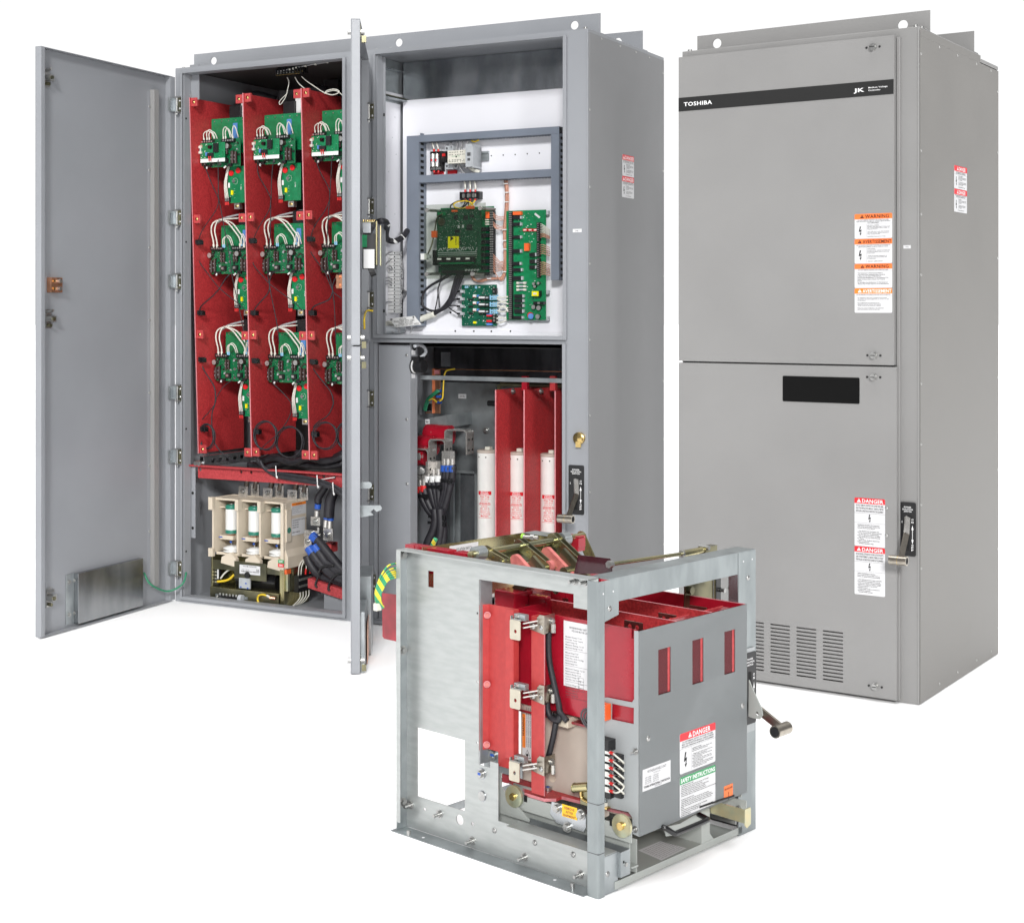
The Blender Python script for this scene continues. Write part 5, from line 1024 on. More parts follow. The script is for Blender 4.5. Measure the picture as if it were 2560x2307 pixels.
for i in range(4): x = a_[0]+(a_[1]-a_[0])*(.06+i*.27); m.box(x, x+.006, PB-.038, PB-.03, a_[2], a_[3], 'black_gloss')
for i in range(3):
    x = a_[0]+(a_[1]-a_[0])*(.22+i*.25)
    for z in (a_[2]+.008, a_[3]-.018): m.cyl((x, PB-.03, z+.004), (x, PB-.036, z+.004), .0062, 'solder', 10); m.box(x+.010, x+.016, PB-.034, PB-.03, z, z+.008, 'terminal_beige')
m.obj('body', tb)
for xx, sx1 in ((622, 612), (685, 680), (750, 735)):
    m = MB('L'); m.cyl(B('R6', xx, 780, PB-.035), B('R6', xx, 812, PB-.035), .0045, 'red_tape', 8); m.cyl(B('R6', xx, 895, PB-.035), B('R6', xx-3, 920, PB-.035), .0045, 'red_tape', 8); m.obj('ferrule', tb)
    m = MB('L'); m.tube([B('R6', xx, 780, PB-.035), B('R6', xx, 740, PB-.038), B('R6', sx1, 670, PB-.03)], .0042, 'wire_white'); m.obj('wire', tb)
for pts, mt in (([(745,915),(720,950),(640,1000),(560,1015),(490,1000),(480,960),(540,930),(640,925),(700,950),(735,1010)], 'wire_yellow'), ([(620,905),(520,930),(450,970),(435,1010),(480,1030)], 'rubber'), ([(620,905),(610,960),(570,1005),(500,1025)], 'rubber'), ([(675,920),(660,970),(665,1015)], 'rubber'), ([(680,915),(600,1000),(560,1030)], 'rubber')):
    m = MB('L'); m.tube([B('R6', a_, b_, PB-.06) for a_, b_ in pts], .0030, mt); m.obj('wire', tb)
# main dark board behind a clear cover
mbd = thing('main_board', 'large dark green main circuit board with yellow ATTENTION label behind a clear cover', 'circuit board', 'L', (-.77, PB, 1.44))
a_ = BB('R6', 285, 1015, 985, 1020, PB-.030); zb2 = B('R7', 600, 645, PB-.030)[2]
m = MB('L'); m.box(a_[0]+.01, a_[1], PB-.030, PB-.028, zb2, a_[3], 'pcb'); rb = m.obj('relay_board', mbd)
m = MB('L'); t0 = BB('R6', 930, 1050, 985, 1060, PB-.044); t1 = B('R7', 930, 640, PB-.044)[2]; n = 26; dz = (t0[3]-t1)/n
m.box(t0[0], t0[1], PB-.044, PB-.030, t1, t0[3], 'black')
for i in range(n):
    for s_ in (.2, .62): m.box(t0[0]+(t0[1]-t0[0])*s_-.003, t0[0]+(t0[1]-t0[0])*s_+.004, PB-.0455, PB-.044, t1+i*dz+dz*.2, t1+i*dz+dz*.7, 'solder')
m.obj('terminal_strip', rb)
for i in range(8):
    a2 = BB('R7', 822, 40+i*81, 915, 88+i*81, PB-.046); m = MB('L'); m.box(a2[0], a2[1], PB-.046, PB-.030, a2[2], a2[3], 'relay_black'); m.box(a2[0]+.004, a2[0]+.012, PB-.0465, PB-.046, a2[2]+.003, a2[3]-.003, 'black_gloss'); m.obj('relay', rb)
a2 = BB('R6', 878, 1060, 925, 1140, PB-.046); m = MB('L'); m.box(a2[0], a2[1], PB-.046, PB-.030, a2[2], a2[3], 'relay_orange'); m.obj('relay', rb)
a2 = BB('R6', 868, 1155, 920, 1225, PB-.036); m = MB('L')
for i in range(3): m.box(a2[0]+.001, a2[1], PB-.036, PB-.030, a2[2]+i*.010, a2[2]+.005+i*.010, 'terminal_beige')
m.obj('fuse', rb)
YM = PB-.075
a_ = BB('R6', 262, 1035, 820, 1040, YM); zb3 = B('R7', 500, 520, YM)[2]
bx0, bx1, bz0, bz1 = a_[0], a_[1], zb3, a_[3]
m = MB('L'); m.box(bx0, bx1, YM, YM+.002, bz0, bz1, 'pcb_dark'); mid = bz0+(bz1-bz0)*.53
m.box(bx0+.012, bx1-.018, YM-.010, YM-.008, bz0+.012, mid, 'pcb_dark'); dk = m.obj('processor_board', mbd)
bw, bh = bx1-bx0, bz1-bz0
m = MB('L')
for i in range(170):
    a, b = rnd(.02, .96), rnd(.55, .97); s = rnd(.0012, .003); m.box(bx0+a*bw, bx0+a*bw+s*rnd(.5, 2.4), YM-.0012, YM, bz0+b*bh, bz0+b*bh+s, random.choice(['ink_soft', 'black', 'grey_plastic', 'solder', 'black', 'wire_grey']))
for i in range(150):
    a, b = rnd(.06, .92), rnd(.28, .52); s = rnd(.001, .0028); m.box(bx0+a*bw, bx0+a*bw+s*rnd(.6, 2), YM-.0112, YM-.010, bz0+b*bh, bz0+b*bh+s, random.choice(['grey_plastic', 'solder', 'black', 'black', 'wire_grey']))
for r_ in range(4):
    for i in range(34): m.box(bx0+bw*(.06+i*.026), bx0+bw*(.06+i*.026)+.0035, YM-.0116, YM-.010, bz0+bh*(.115+r_*.034), bz0+bh*(.115+r_*.034)+.0035, 'solder' if r_ < 2 else 'grey_plastic')
for i in range(60):
    a = .05+random.random()*.88; b = rnd(.24, .30); m.box(bx0+a*bw, bx0+a*bw+.003, YM-.0113, YM-.010, bz0+b*bh, bz0+b*bh+.005, 'grey_plastic')
m.obj('components', dk)['kind'] = 'stuff'
for a, b, c_, d_ in ((.40, .82, .08, .07), (.62, .80, .09, .08), (.76, .84, .08, .05), (.42, .58, .10, .05), (.69, .62, .12, .10)):
    m = MB('L'); m.box(bx0+a*bw, bx0+(a+c_)*bw, YM-.004, YM, bz0+b*bh, bz0+(b+d_)*bh, 'black'); m.obj('chip', dk)
for a, b in ((.49, .655), (.585, .66)): m = MB('L'); m.box(bx0+a*bw, bx0+(a+.045)*bw, YM-.0050, YM-.0041, bz0+b*bh, bz0+(b+.055)*bh, 'grey_plastic'); m.obj('chip_sticker', dk)
m = MB('L'); m.cyl((bx0+.12*bw, YM, bz0+.78*bh), (bx0+.12*bw, YM-.006, bz0+.78*bh), .017, 'black_gloss', 20, capmat='gold_dark'); m.obj('coin_cell', dk)
m = MB('L'); m.box(bx0+.01, bx0+.045, YM-.010, YM, bz1-.026, bz1-.012, 'pcb_light'); m.obj('green_plug', dk)
m = MB('L'); m.box(bx0+.37*bw, bx0+.48*bw, YM-.012, YM, bz1-.012, bz1-.004, 'relay_orange'); m.obj('connector', dk)
m = MB('L'); m.box(bx0+.70*bw, bx0+.86*bw, YM-.016, YM, bz1-.002, bz1+.010, 'relay_orange'); m.obj('connector', dk)
m = MB('L'); m.box(bx0-.020, bx0+.003, YM-.012, YM+.01, bz0+.50*bh, bz0+.62*bh, 'relay_orange'); m.obj('connector', dk)
m = MB('L'); m.box(bx0+.03*bw, bx1-.02, YM-.024, YM-.008, bz0+.012, bz0+.034, 'black')
for a in (.08, .29, .51, .72): m.box(bx0+a*bw, bx0+(a+.09)*bw, YM-.0246, YM-.024, bz0+.022, bz0+.029, 'ink_white')
for i in range(40): m.box(bx0+bw*(.12+i*.019), bx0+bw*(.12+i*.019)+.003, YM-.020, YM-.010, bz0+.004, bz0+.011, 'pcb_light')
m.obj('header_strip', dk)
m = MB('L'); m.box(bx0-.015, bx0+.002, YM-.010, YM+.02, bz0+.0, bz0+.065, 'black_gloss'); m.obj('heat_sink', dk)
a2 = BB('R7', 403, 152, 542, 305, YM-.012); m = MB('L'); m.box(a2[0], a2[1], YM-.0125, YM-.0112, a2[2], a2[3]-.003, 'yellow_label')
cx_ = (a2[0]+a2[1])/2; m.plate([[(a2[0]+.012, a2[2]+.030), (a2[0]+.012, a2[2]+.052), (a2[0]+.030, a2[2]+.041)]], 'y', YM-.0128, -.0002, 'ink')
m.text('ATTENTION', 'y', YM-.0129, a2[0]+.044, a2[2]+.012, .008, 'ink', bold=.02, wd=.050, rot=math.pi/2)
for i in range(3): m.text('OBSERVE PRECAUTIONS', 'y', YM-.0129, a2[0]+.052+i*.006, a2[2]+.012, .0035, 'ink', wd=.045, rot=math.pi/2)
m.obj('attention_label', dk)
m = MB('L'); y4 = YM+.03; a2 = BB('R7', 285, 530, 820, 640, y4); m.box(a2[0], a2[1], y4, y4+.002, a2[2], a2[3], 'pcb_dark'); m.box(a2[0]+.12*bw, a2[1]-.02, y4-.02, y4, a2[2]+.006, a2[3]-.02, 'black'); m.obj('socket_board', mbd)
m = MB('L')
for i in range(5): m.cyl((a2[0]+.15+i*.014, y4-.02, a2[2]+.02), (a2[0]+.15+i*.014, y4-.030, a2[2]+.018), .004, 'grey_plastic', 8)
m.obj('fiber_sockets', mbd)
yc = YM-.028; a2 = BB('R6', 108, 975, 880, 980, yc); zc = B('R7', 500, 690, yc)[2]
m = MB('L'); m.box(a2[0], a2[1], yc-.002, yc, zc, a2[3], 'clear_cover'); m.obj('clear_cover', mbd)
for k, x0_, x1_, y_, dy in (('R6', 145, 300, 1040, 8), ('R6', 815, 995, 1015, 15), ('R7', 140, 300, 635, -6), ('R7', 715, 880, 633, 4)):
    p0 = B(k, x0_, y_, yc-.01); p1 = B(k, x1_, y_+dy, YM+.03 if x0_ < 400 else PB-.03); m = MB('L'); m.cyl(p0, p1, .0065, 'steel', 12); m.cyl(p0, (p0[0], p0[1]-.006, p0[2]), .009, 'chrome', 14); m.obj('standoff', mbd)
# tall interface board
io = thing('interface_board', 'tall bright green interface board with black relays beside the right wiring duct', 'circuit board', 'L', (-.44, PB, 1.26))
YI = PB-.028
x0, x1, _, z1 = BB('R6', 1140, 1050, 1640, 1045, YI); z0 = B('R7', 1400, 1213, YI)[2]; W_ = x1-x0; H_ = z1-z0
m = MB('L'); m.box(x0, x1, YI, YI+.002, z0, z1, 'pcb_light')
for i in range(120):
    a, b = rnd(.30, .72), rnd(.03, .97)
    if .35 < b < .62 and a < .7: continue
    m.box(x0+a*W_, x0+a*W_+rnd(.002, .007), YI-.001, YI, z0+b*H_, z0+b*H_+rnd(.001, .003), random.choice(['ink_white', 'solder', 'black', 'ink_soft', 'ink_white']))
m.obj('circuit_board', io)
for xx, n, za, zb_ in ((1190, 27, 1050, None), (1190, 0, None, None)):
    if not n: continue
    tz1 = z1-.004; tz0 = z0+.004; m = MB('L'); xa = B('R6', 1170, 1050, YI-.014)[0]; xb = B('R6', 1212, 1050, YI-.014)[0]
    m.box(xa, xb, YI-.014, YI, tz0, tz1, 'black'); n = 52; dz = (tz1-tz0)/n
    for i in range(n):
        for s_ in (.12, .55): m.box(xa+(xb-xa)*s_, xa+(xb-xa)*(s_+.28), YI-.0155, YI-.014, tz0+i*dz+dz*.15, tz0+i*dz+dz*.7, 'solder')
    m.obj('terminal_strip', io)
for k, y0_, y1_ in (('R6', 1195, 1414), ('R7', 240, 410), ('R7', 435, 675)):
    a2 = BB(k, 1522, y0_, 1562, y1_, YI-.014)
    if k == 'R6': a2 = (a2[0], a2[1], B('R7', 1522, 220, YI-.014)[2], a2[3])
    m = MB('L'); m.box(a2[0], a2[1], YI-.014, YI, a2[2], a2[3], 'black'); n = max(4, int((a2[3]-a2[2])/.0082)); dz = (a2[3]-a2[2])/n
    for i in range(n): m.box(a2[0]+.004, a2[0]+.009, YI-.0155, YI-.014, a2[2]+i*dz+dz*.3, a2[2]+i*dz+dz*.65, 'solder')
    m.obj('terminal_strip', io)
rel = [('R6', 1215, 1112, 1325, 1150), ('R6', 1210, 1197, 1325, 1235), ('R6', 1215, 1360, 1325, 1395), ('R7', 1210, 320, 1325, 365), ('R7', 1210, 480, 1320, 520), ('R7', 1215, 558, 1335, 600), ('R7', 1215, 660, 1340, 710),
       ('R7', 1238, 890, 1355, 932), ('R7', 1238, 948, 1355, 990), ('R7', 1238, 1010, 1355, 1052), ('R7', 1238, 1075, 1352, 1125), ('R7', 1230, 1160, 1345, 1200), ('R7', 1430, 365, 1515, 410), ('R7', 1430, 448, 1515, 495), ('R7', 1430, 525, 1515, 565)]
for k, a, b, c_, d_ in rel:
    a2 = BB(k, a, b, c_, d_, YI-.015); m = MB('L'); m.box(a2[0], a2[1]-.006, YI-.015, YI, a2[2], a2[3], 'relay_black'); m.box(a2[1]-.006, a2[1], YI-.012, YI, a2[2]+.001, a2[3]-.001, 'grey_plastic'); m.obj('relay', io)
for k, a, b, c_, d_ in (('R6', 1222, 1058, 1326, 1098), ('R7', 1365, 245, 1422, 340)): a2 = BB(k, a, b, c_, d_, YI-.015); m = MB('L'); m.box(*a2[:2], YI-.015, YI, a2[2], a2[3], 'relay_orange'); m.obj('relay', io)
for a in (1350, 1415, 1480): a2 = BB('R7', a, 62, a+55, 92, YI-.008); m = MB('L'); m.box(*a2[:2], YI-.008, YI, a2[2], a2[3], 'red_tape'); m.box(a2[0]+.003, a2[1]-.004, YI-.0085, YI-.008, (a2[2]+a2[3])/2-.002, (a2[2]+a2[3])/2+.002, 'ink_white'); m.obj('dip_switch', io)
for b in (732, 775, 818):
    a2 = BB('R7', 1270, b, 1390, b+25, YI-.008); m = MB('L'); m.cyl((a2[0], YI-.005, (a2[2]+a2[3])/2), (a2[1], YI-.005, (a2[2]+a2[3])/2), .004, 'frost', 8)
    for s_ in (0, .72): m.box(a2[0]+(a2[1]-a2[0])*s_, a2[0]+(a2[1]-a2[0])*(s_+.25), YI-.010, YI, a2[2], a2[3], 'terminal_beige')
    m.obj('fuse', io)
a2 = BB('R7', 1462, 850, 1545, 910, YI-.025); m = MB('L'); m.box(*a2[:2], YI-.025, YI, a2[2], a2[3], 'yellow_label'); m.box(a2[0]+.006, a2[0]+.022, YI-.0255, YI-.025, a2[2]+.006, a2[3]-.006, 'label'); m.box(a2[1], a2[1]+.003, YI-.02, YI, a2[2]-.002, a2[3]+.002, 'black'); m.obj('transformer', io)
for a, b, r_, mt in ((1500, 1050, .009, 'cap_top'), (1565, 1060, .010, 'cap_top'), (1500, 755, .006, 'cap_top'), (1560, 750, .006, 'cap_top'), (1552, 1170, .010, 'cap_top'), (1515, 790, .006, 'cap_top')):
    p = B('R7', a, b, YI); m = MB('L'); m.cyl((p[0], YI, p[2]), (p[0], YI-.014, p[2]), r_, 'black', 14, capmat=mt); m.obj('capacitor', io)
for a, b, mt, r_ in ((1440, 1155, 'red_dot', .013), (1460, 1165, 'blue_light', .012)): p = B('R7', a, b, YI-.01); m = MB('L'); m.cyl((p[0], YI-(.004 if mt == 'red_dot' else .014), p[2]), (p[0], YI-(.010 if mt == 'red_dot' else .020), p[2]), r_, mt, 18); m.obj('disc_varistor', io)
a2 = BB('R7', 1480, 980, 1610, 1015, YI-.02); m = MB('L'); m.box(*a2[:2], YI-.02, YI, a2[2], a2[3], 'black'); m.box(a2[0]+.02, a2[0]+.03, YI-.021, YI-.02, a2[2]+.002, a2[3]-.002, 'solder'); m.obj('heat_sink', io)
a2 = BB('R6', 1500, 1085, 1565, 1130, YI-.001); m = MB('L'); c0 = ((a2[0]+a2[1])/2, (a2[2]+a2[3])/2); m.plate([[(c0[0]-.015, c0[1]+.006), (c0[0]+.008, c0[1]-.012), (c0[0]+.014, c0[1]-.006), (c0[0]-.009, c0[1]+.012)]], 'y', YI-.0004, -.0006, 'label'); m.obj('serial_sticker', io)
for k, a, b in (('R6', 1665, 1070), ('R7', 1665, 862), ('R7', 1665, 1193)): p = B(k, a, b, YI+.006); m = MB('L'); m.box(x1-.004, p[0]+.004, YI+.003, YI+.016, p[2]-.008, p[2]+.008, 'grey_plastic'); m.obj('standoff', io)
for k, a0, b0, a1, b1, mt in [('R6', 1570, 1210+i*22, 1690, 1290+i*14, 'wire_white' if i < 6 else 'wire_copper') for i in range(9)] + [('R7', 1565, 270+i*28, 1690, 300+i*26, 'wire_copper') for i in range(5)] + [('R7', 1565, 490+i*27, 1695, 520+i*22, 'wire_copper') for i in range(7)]:
    m = MB('L'); P0 = B(k, a0, b0, YI-.012); P1 = B(k, a1, b1, YI-.005); mid_ = ((P0[0]+P1[0])/2, YI-.022, (P0[2]+P1[2])/2+.006)
    m.tube([P0, mid_, P1], .0019, mt, 5); m.obj('wire', io)
# small board at the bottom
sb = thing('sensor_board', 'small square green board with white relays near the bottom of the panel', 'circuit board', 'L', (-.66, PB, 1.24))
YS = PB-.022; x0, x1, _, z1 = BB('R7', 578, 770, 1020, 768, YS); z0 = B('R7', 700, 1287, YS)[2]; W_ = x1-x0; H_ = z1-z0
m = MB('L'); m.box(x0, x1, YS, YS+.002, z0, z1, 'pcb_blue')
for i in range(150):
    a, b = rnd(.04, .97), rnd(.03, .97); m.box(x0+a*W_, x0+a*W_+rnd(.0015, .005), YS-.0012, YS, z0+b*H_, z0+b*H_+rnd(.0012, .004), random.choice(['ink_white', 'solder', 'black', 'grey_plastic', 'black', 'ink_soft']))
m.box(x0+.015, x0+.032, YS-.0008, YS, z1-.014, z1-.004, 'sky_plastic'); m.box(x0+W_*.38, x0+W_*.44, YS-.0008, YS, z1-.016, z1-.005, 'sky_plastic'); m.obj('circuit_board', sb)
for b in (930, 1017, 1105):
    a2 = BB('R7', 788, b-22, 922, b+25, YS-.02); m = MB('L'); m.box(*a2[:2], YS-.02, YS, a2[2], a2[3], 'black'); m.box(a2[0]+.002, a2[0]+(a2[1]-a2[0])*.6, YS-.0205, YS-.02, a2[2]+.005, a2[3]-.003, 'label'); m.box(a2[0]+(a2[1]-a2[0])*.68, a2[1]-.004, YS-.0205, YS-.02, a2[2]+.005, a2[3]-.005, 'grey_plastic'); m.obj('relay', sb)
    a2 = BB('R7', 930, b-32, 1022, b+28, YS-.014); m = MB('L'); m.box(*a2[:2], YS-.014, YS, a2[2], a2[3], 'sky_plastic')
    for i in (0, 1): 
        for j in (0, 1, 2): m.box(a2[0]+.008+j*.009, a2[0]+.013+j*.009, YS-.0155, YS-.014, a2[2]+.004+i*.012, a2[2]+.009+i*.012, 'solder' if j else 'black')
    m.obj('terminal_strip', sb)
    a2 = BB('R7', 768, b-35, 790, b-8, YS-.008); m = MB('L'); m.box(*a2[:2], YS-.008, YS, a2[2], a2[3], 'blue_light'); m.obj('trimmer', sb)
    a2 = BB('R7', 718, b-38, 755, b-3, YS-.006); m = MB('L'); m.box(*a2[:2], YS-.006, YS, a2[2], a2[3], 'white_plastic'); m.box(a2[0], a2[1]-.002, YS-.0065, YS-.006, a2[2], a2[2]+.002, 'red_tape'); m.obj('trimmer', sb)
    a2 = BB('R7', 665, b+15, 720, b+35, YS-.005); m = MB('L'); m.box(*a2[:2], YS-.005, YS, a2[2], a2[3], 'relay_black'); m.obj('chip', sb)
for b0, b1, mt in ((1148, 1168, 'lab_red'), (1212, 1240, 'lab_red'), (1130, 1146, 'blue_light'), (1253, 1278, 'blue_light')): a2 = BB('R7', 890, b0, 952, b1, YS-.012); m = MB('L'); m.box(*a2[:2], YS-.012, YS, a2[2], a2[3], mt); m.obj('film_capacitor', sb)
a2 = BB('R7', 962, 1160, 1012, 1245, YS-.016); m = MB('L'); m.box(*a2[:2], YS-.016, YS, a2[2], a2[3], 'black')
for i in range(3): m.cyl(((a2[0]+a2[1])/2, YS-.016, a2[2]+.008+i*.013), ((a2[0]+a2[1])/2, YS-.018, a2[2]+.008+i*.013), .005, 'solder', 8)
m.obj('terminal_strip', sb)
a2 = BB('R7', 965, 785, 1010, 880, YS-.014); m = MB('L'); m.box(*a2[:2], YS-.014, YS, a2[2], a2[3]-.008, 'black'); m.box(a2[0]+.004, a2[1]-.008, YS-.0155, YS-.014, a2[2]+.006, a2[2]+.013, 'solder'); m.box(a2[0]+.004, a2[1]-.008, YS-.0155, YS-.014, a2[2]+.022, a2[2]+.029, 'solder'); m.obj('terminal_strip', sb)
a2 = BB('R7', 722, 1230, 752, 1258, YS-.008); m = MB('L'); m.box(*a2[:2], YS-.008, YS, a2[2], a2[3], 'yellow_label'); m.obj('transformer', sb)
for b in (852, 948, 1040, 1133):
    a2 = BB('R7', 515, b-14, 570, b+14, YS-.010); m = MB('L'); m.box(a2[0], a2[1]-.004, YS-.010, YS+.002, a2[2], a2[3], 'black'); m.box(a2[1]-.004, a2[1]+.012, YS-.012, YS, a2[2]-.001, a2[3]+.001, 'grey_plastic'); m.obj('fiber_socket', sb)
for pts in ([(1022,925),(1080,930),(1160,920)], [(1022,945),(1090,975),(1160,960)], [(1022,1005),(1080,990),(1165,1010)], [(1022,1030),(1090,1050),(1165,1060)], [(1022,1095),(1100,1110),(1165,1085)], [(1015,1195),(1080,1185),(1140,1195)], [(1015,1240),(1075,1245),(1140,1215)], [(1040,1100),(1100,1030),(1165,1110)]):
    m = MB('L'); m.tube([B('R7', a, b, YS-.012) for a, b in pts], .0034, 'wire_white'); m.obj('wire', sb)
# wiring looms on the panel
lm = thing('copper_wire_loom', 'vertical bundle of copper coloured wires between the two large green boards', 'cable', 'L', (-.53, PB-.02, 1.36))
for j in range(6):
    P = [B('R6', x+j*7-18, y, PB-.014-.003*(j % 3)) for x, y in ((1135, 665), (1145, 760), (1150, 900), (1140, 1060), (1128, 1200), (1118, 1300))] + [B('R7', x+j*5-12, y, PB-.014-.003*(j % 2)) for x, y in ((1118, 120), (1122, 300), (1124, 500), (1118, 610), (1080, 675+j*4), (1000, 680+j*3), (900, 690+j*3), (800, 715+j*3), (735, 705), (700, 620), (690, 545))]
    m = MB('L'); m.tube(P, .0030, 'wire_copper', 6); m.obj('wire', lm)
for k, x, y in (('R6', 1135, 705), ('R6', 1145, 816), ('R6', 1143, 935), ('R6', 1118, 1285), ('R7', 1115, 212), ('R7', 1118, 320), ('R7', 1115, 605), ('R7', 925, 690)):
    p = B(k, x, y, PB-.026); m = MB('L'); m.box(p[0]-.010, p[0]+.010, PB-.030, PB-.026, p[2]-.002, p[2]+.002, 'white_plastic'); m.obj('cable_tie', lm)
for k, b0, b1 in [('R6', 1070+i*24, 1115+i*20) for i in range(3)]+[('R6', 1185+i*24, 1235+i*18) for i in range(3)]+[('R7', 385+i*30, 465+i*18) for i in range(7)]+[('R7', 590, 700), ('R7', 10, 60)]:
    m = MB('L'); P0 = B(k, 975, b0, PB-.046); P1 = B(k, 1118, b1, PB-.022); m.tube([P0, ((P0[0]*2+P1[0])/3, PB-.05, P0[2]-.012), ((P0[0]+2*P1[0])/3, PB-.035, P1[2]-.004), P1], .0018, 'wire_copper', 5); m.obj('wire', lm)
fb = thing('black_fiber_loom', 'black fibre cables curving from the dark board down into a white sleeve', 'cable', 'L', (-.85, PB-.04, 1.25))
for pts, r_ in (([(600,635),(570,700),(520,820),(470,940),(400,1040),(300,1100),(232,1140)], .0065), ([(580,625),(540,700),(500,820),(455,920),(380,1040),(290,1095),(232,1135)], .0065), ([(560,620),(515,700),(480,800),(440,920),(350,1050),(232,1128)], .0055), ([(545,625),(500,680),(465,800),(420,940),(330,1060),(240,1120)], .0050),
                ([(410,640),(330,700),(200,770),(110,850),(78,960),(95,1040),(160,1085),(232,1100),(300,1080)], .0055), ([(450,645),(320,720),(285,800),(275,900),(260,1000),(235,1110)], .0028), ([(320,650),(300,760),(275,830),(290,960),(295,1060)], .0028),
                ([(520,945),(480,960),(420,1020),(330,1080)], .0028), ([(520,1035),(460,1030),(410,1040),(350,1070)], .0028), ([(520,1130),(460,1090),(410,1050)], .0028), ([(520,850),(495,880),(460,960)], .0028)):
    m = MB('L'); m.tube([B('R7', a, b, PB-.045) for a, b in pts], r_, 'rubber', 8); m.obj('cable', fb)
m = MB('L'); m.tube([B('R7', 240, 1135, PB-.04), B('R7', 120, 1180, PB-.04), B('R7', 0, 1215, PB-.05), B('R8', 560, 1465, .2), B('R8', 470, 1490, .12), B('R8', 425, 1500, .06)], .0135, 'wire_white', 12); m.obj('white_sleeve', fb)
m = MB('L'); m.tube([B('R8', 760, 1525, .24), B('R8', 640, 1545, .2), B('R8', 520, 1545, .12), B('R8', 428, 1560, .06)], .020, 'frost', 12); m.obj('clear_sleeve', fb)
for x0_, x1_ in ((560, 640), (690, 700), (860, 835)): m = MB('L'); m.tube([B('R8', x0_, 1500, .14), B('R8', (x0_+x1_)/2, 1560, .15), B('R8', x1_, 1580, .15)], .003, 'wire_grey'); m.obj('cable_tie', fb)
ct = MB('L'); P = [A('L', 'R8', x, y, y=.13) for x, y in ((568, 1398), (890, 1365), (978, 1475), (655, 1508))]
ct.add(P + [(p[0], p[1]+.002, p[2]) for p in P], [(0,1,2,3),(4,7,6,5),(0,4,5,1),(1,5,6,2),(2,6,7,3),(3,7,4,0)], 'white_plastic')
ang = math.atan2(P[1][2]-P[0][2], P[1][0]-P[0][0]); L_ = math.hypot(P[1][2]-P[0][2], P[1][0]-P[0][0])
for i, s_ in enumerate(('CAUTION!', 'FRAGILE FIBER OPTIC CABLE', 'HANDLE WITH CARE', 'DO NOT BEND LESS THAN 2" RADIUS')):
    f_ = (i+.75)/4.6; cx_ = (P[0][0]+P[1][0])/2*(1-f_)+(P[2][0]+P[3][0])/2*f_; cz_ = (P[0][2]+P[1][2])/2*(1-f_)+(P[2][2]+P[3][2])/2*f_
    wd_ = L_*(.28, .80, .55, .9)[i]; ct.text(s_, 'y', .1292, cx_-wd_/2*math.cos(ang), cz_-wd_/2*math.sin(ang)-.005, .0085, 'ink_soft', wd=wd_, bold=.01, rot=ang)
for x, y in ((603, 1400), (880, 1372)): p = A('L', 'R8', x, y, y=.129); ct.cyl((p[0], .1295, p[2]-.003), (p[0], .126, p[2]-.003), .004, 'steel', 8)
solo(ct, 'caution_tag', 'tilted white tag reading CAUTION FRAGILE FIBER OPTIC CABLE at the bay\'s lower left', 'tag', 'L', (P[3][0], .13, P[3][2]))
# grey terminal rows on the left wall
tr = thing('wall_terminals', 'tall column of pale grey terminal blocks on the white left wall', 'terminal block', 'L', (-1.045, .2, 1.3))
xw = -1.045; N = 17
t_ = A('L', 'R8', 690, 550, x=-1.02); b_ = A('L', 'R8', 690, 1330, x=-1.02); l_ = A('L', 'R8', 605, 700, x=-1.03)
for i in range(N):
    z = b_[2]+(t_[2]-b_[2])*(i+.5)/N; h = (t_[2]-b_[2])/N*.44
    m = MB('L'); m.box(-1.0505, -1.022, l_[1], t_[1]+.03, z-h, z+h, 'white_plastic'); m.box(-1.022, -1.0214, l_[1]+.004, l_[1]+.012, z-h*.5, z+h*.4, 'ink_soft'); m.box(-1.022, -1.0212, l_[1]+.05, l_[1]+.056, z-h, z+h*.8, 'grey_plastic'); m.box(-1.022, -1.0214, l_[1]+.062, l_[1]+.070, z-h*.4, z+h*.5, 'ink_soft'); m.obj('terminal', tr)
for pts in ([(523,610),(560,570),(610,555)], [(523,720),(560,680),(600,650)], [(523,885),(560,880),(605,900)], [(523,925),(570,925),(605,950)], [(523,965),(570,960),(605,985)], [(523,1250),(530,1200),(560,1185),(605,1190)], [(530,1360),(522,1300),(523,1250)], [(570,760),(590,790),(610,770),(585,735),(565,760),(600,790)],
            [(705,580),(740,700),(742,860),(740,1000),(765,1050),(790,1060)], [(705,730),(740,780)], [(705,960),(730,1030),(790,1055)], [(705,1180),(735,1110),(790,1075)], [(705,1220),(738,1130),(790,1090)], [(712,1320),(690,1370)], [(705,890),(735,980),(760,1050)], [(705,830),(738,900)]):
    m = MB('L'); m.tube([A('L', 'R8', a, b, x=-1.02) for a, b in pts], .0030, 'wire_grey', 6); m.obj('wire', tr)
pl2 = thing('white_plug', 'white plug on a twisted wire hanging at the left edge of the clear cover', 'plug', 'L', (-.93, PB-.09, 1.5))
a2 = BB('R7', 55, 375, 160, 470, PB-.09); m = MB('L'); m.box(a2[0], a2[1]-.014, PB-.09, PB-.065, a2[2]+.006, a2[3], 'white_plastic'); m.box(a2[1]-.014, a2[1], PB-.085, PB-.07, a2[2]+.012, a2[3]-.006, 'grey_plastic'); m.obj('body', pl2, .002)
m = MB('L'); m.tube([B('R7', 150, 380, PB-.08), B('R7', 190, 290, PB-.075), B('R7', 215, 190, PB-.07), B('R7', 240, 60, PB-.07), B('R6', 270, 1130, PB-.085), B('R6', 340, 1085, PB-.085)], .0032, 'gold_dark'); m.obj('wire', pl2)

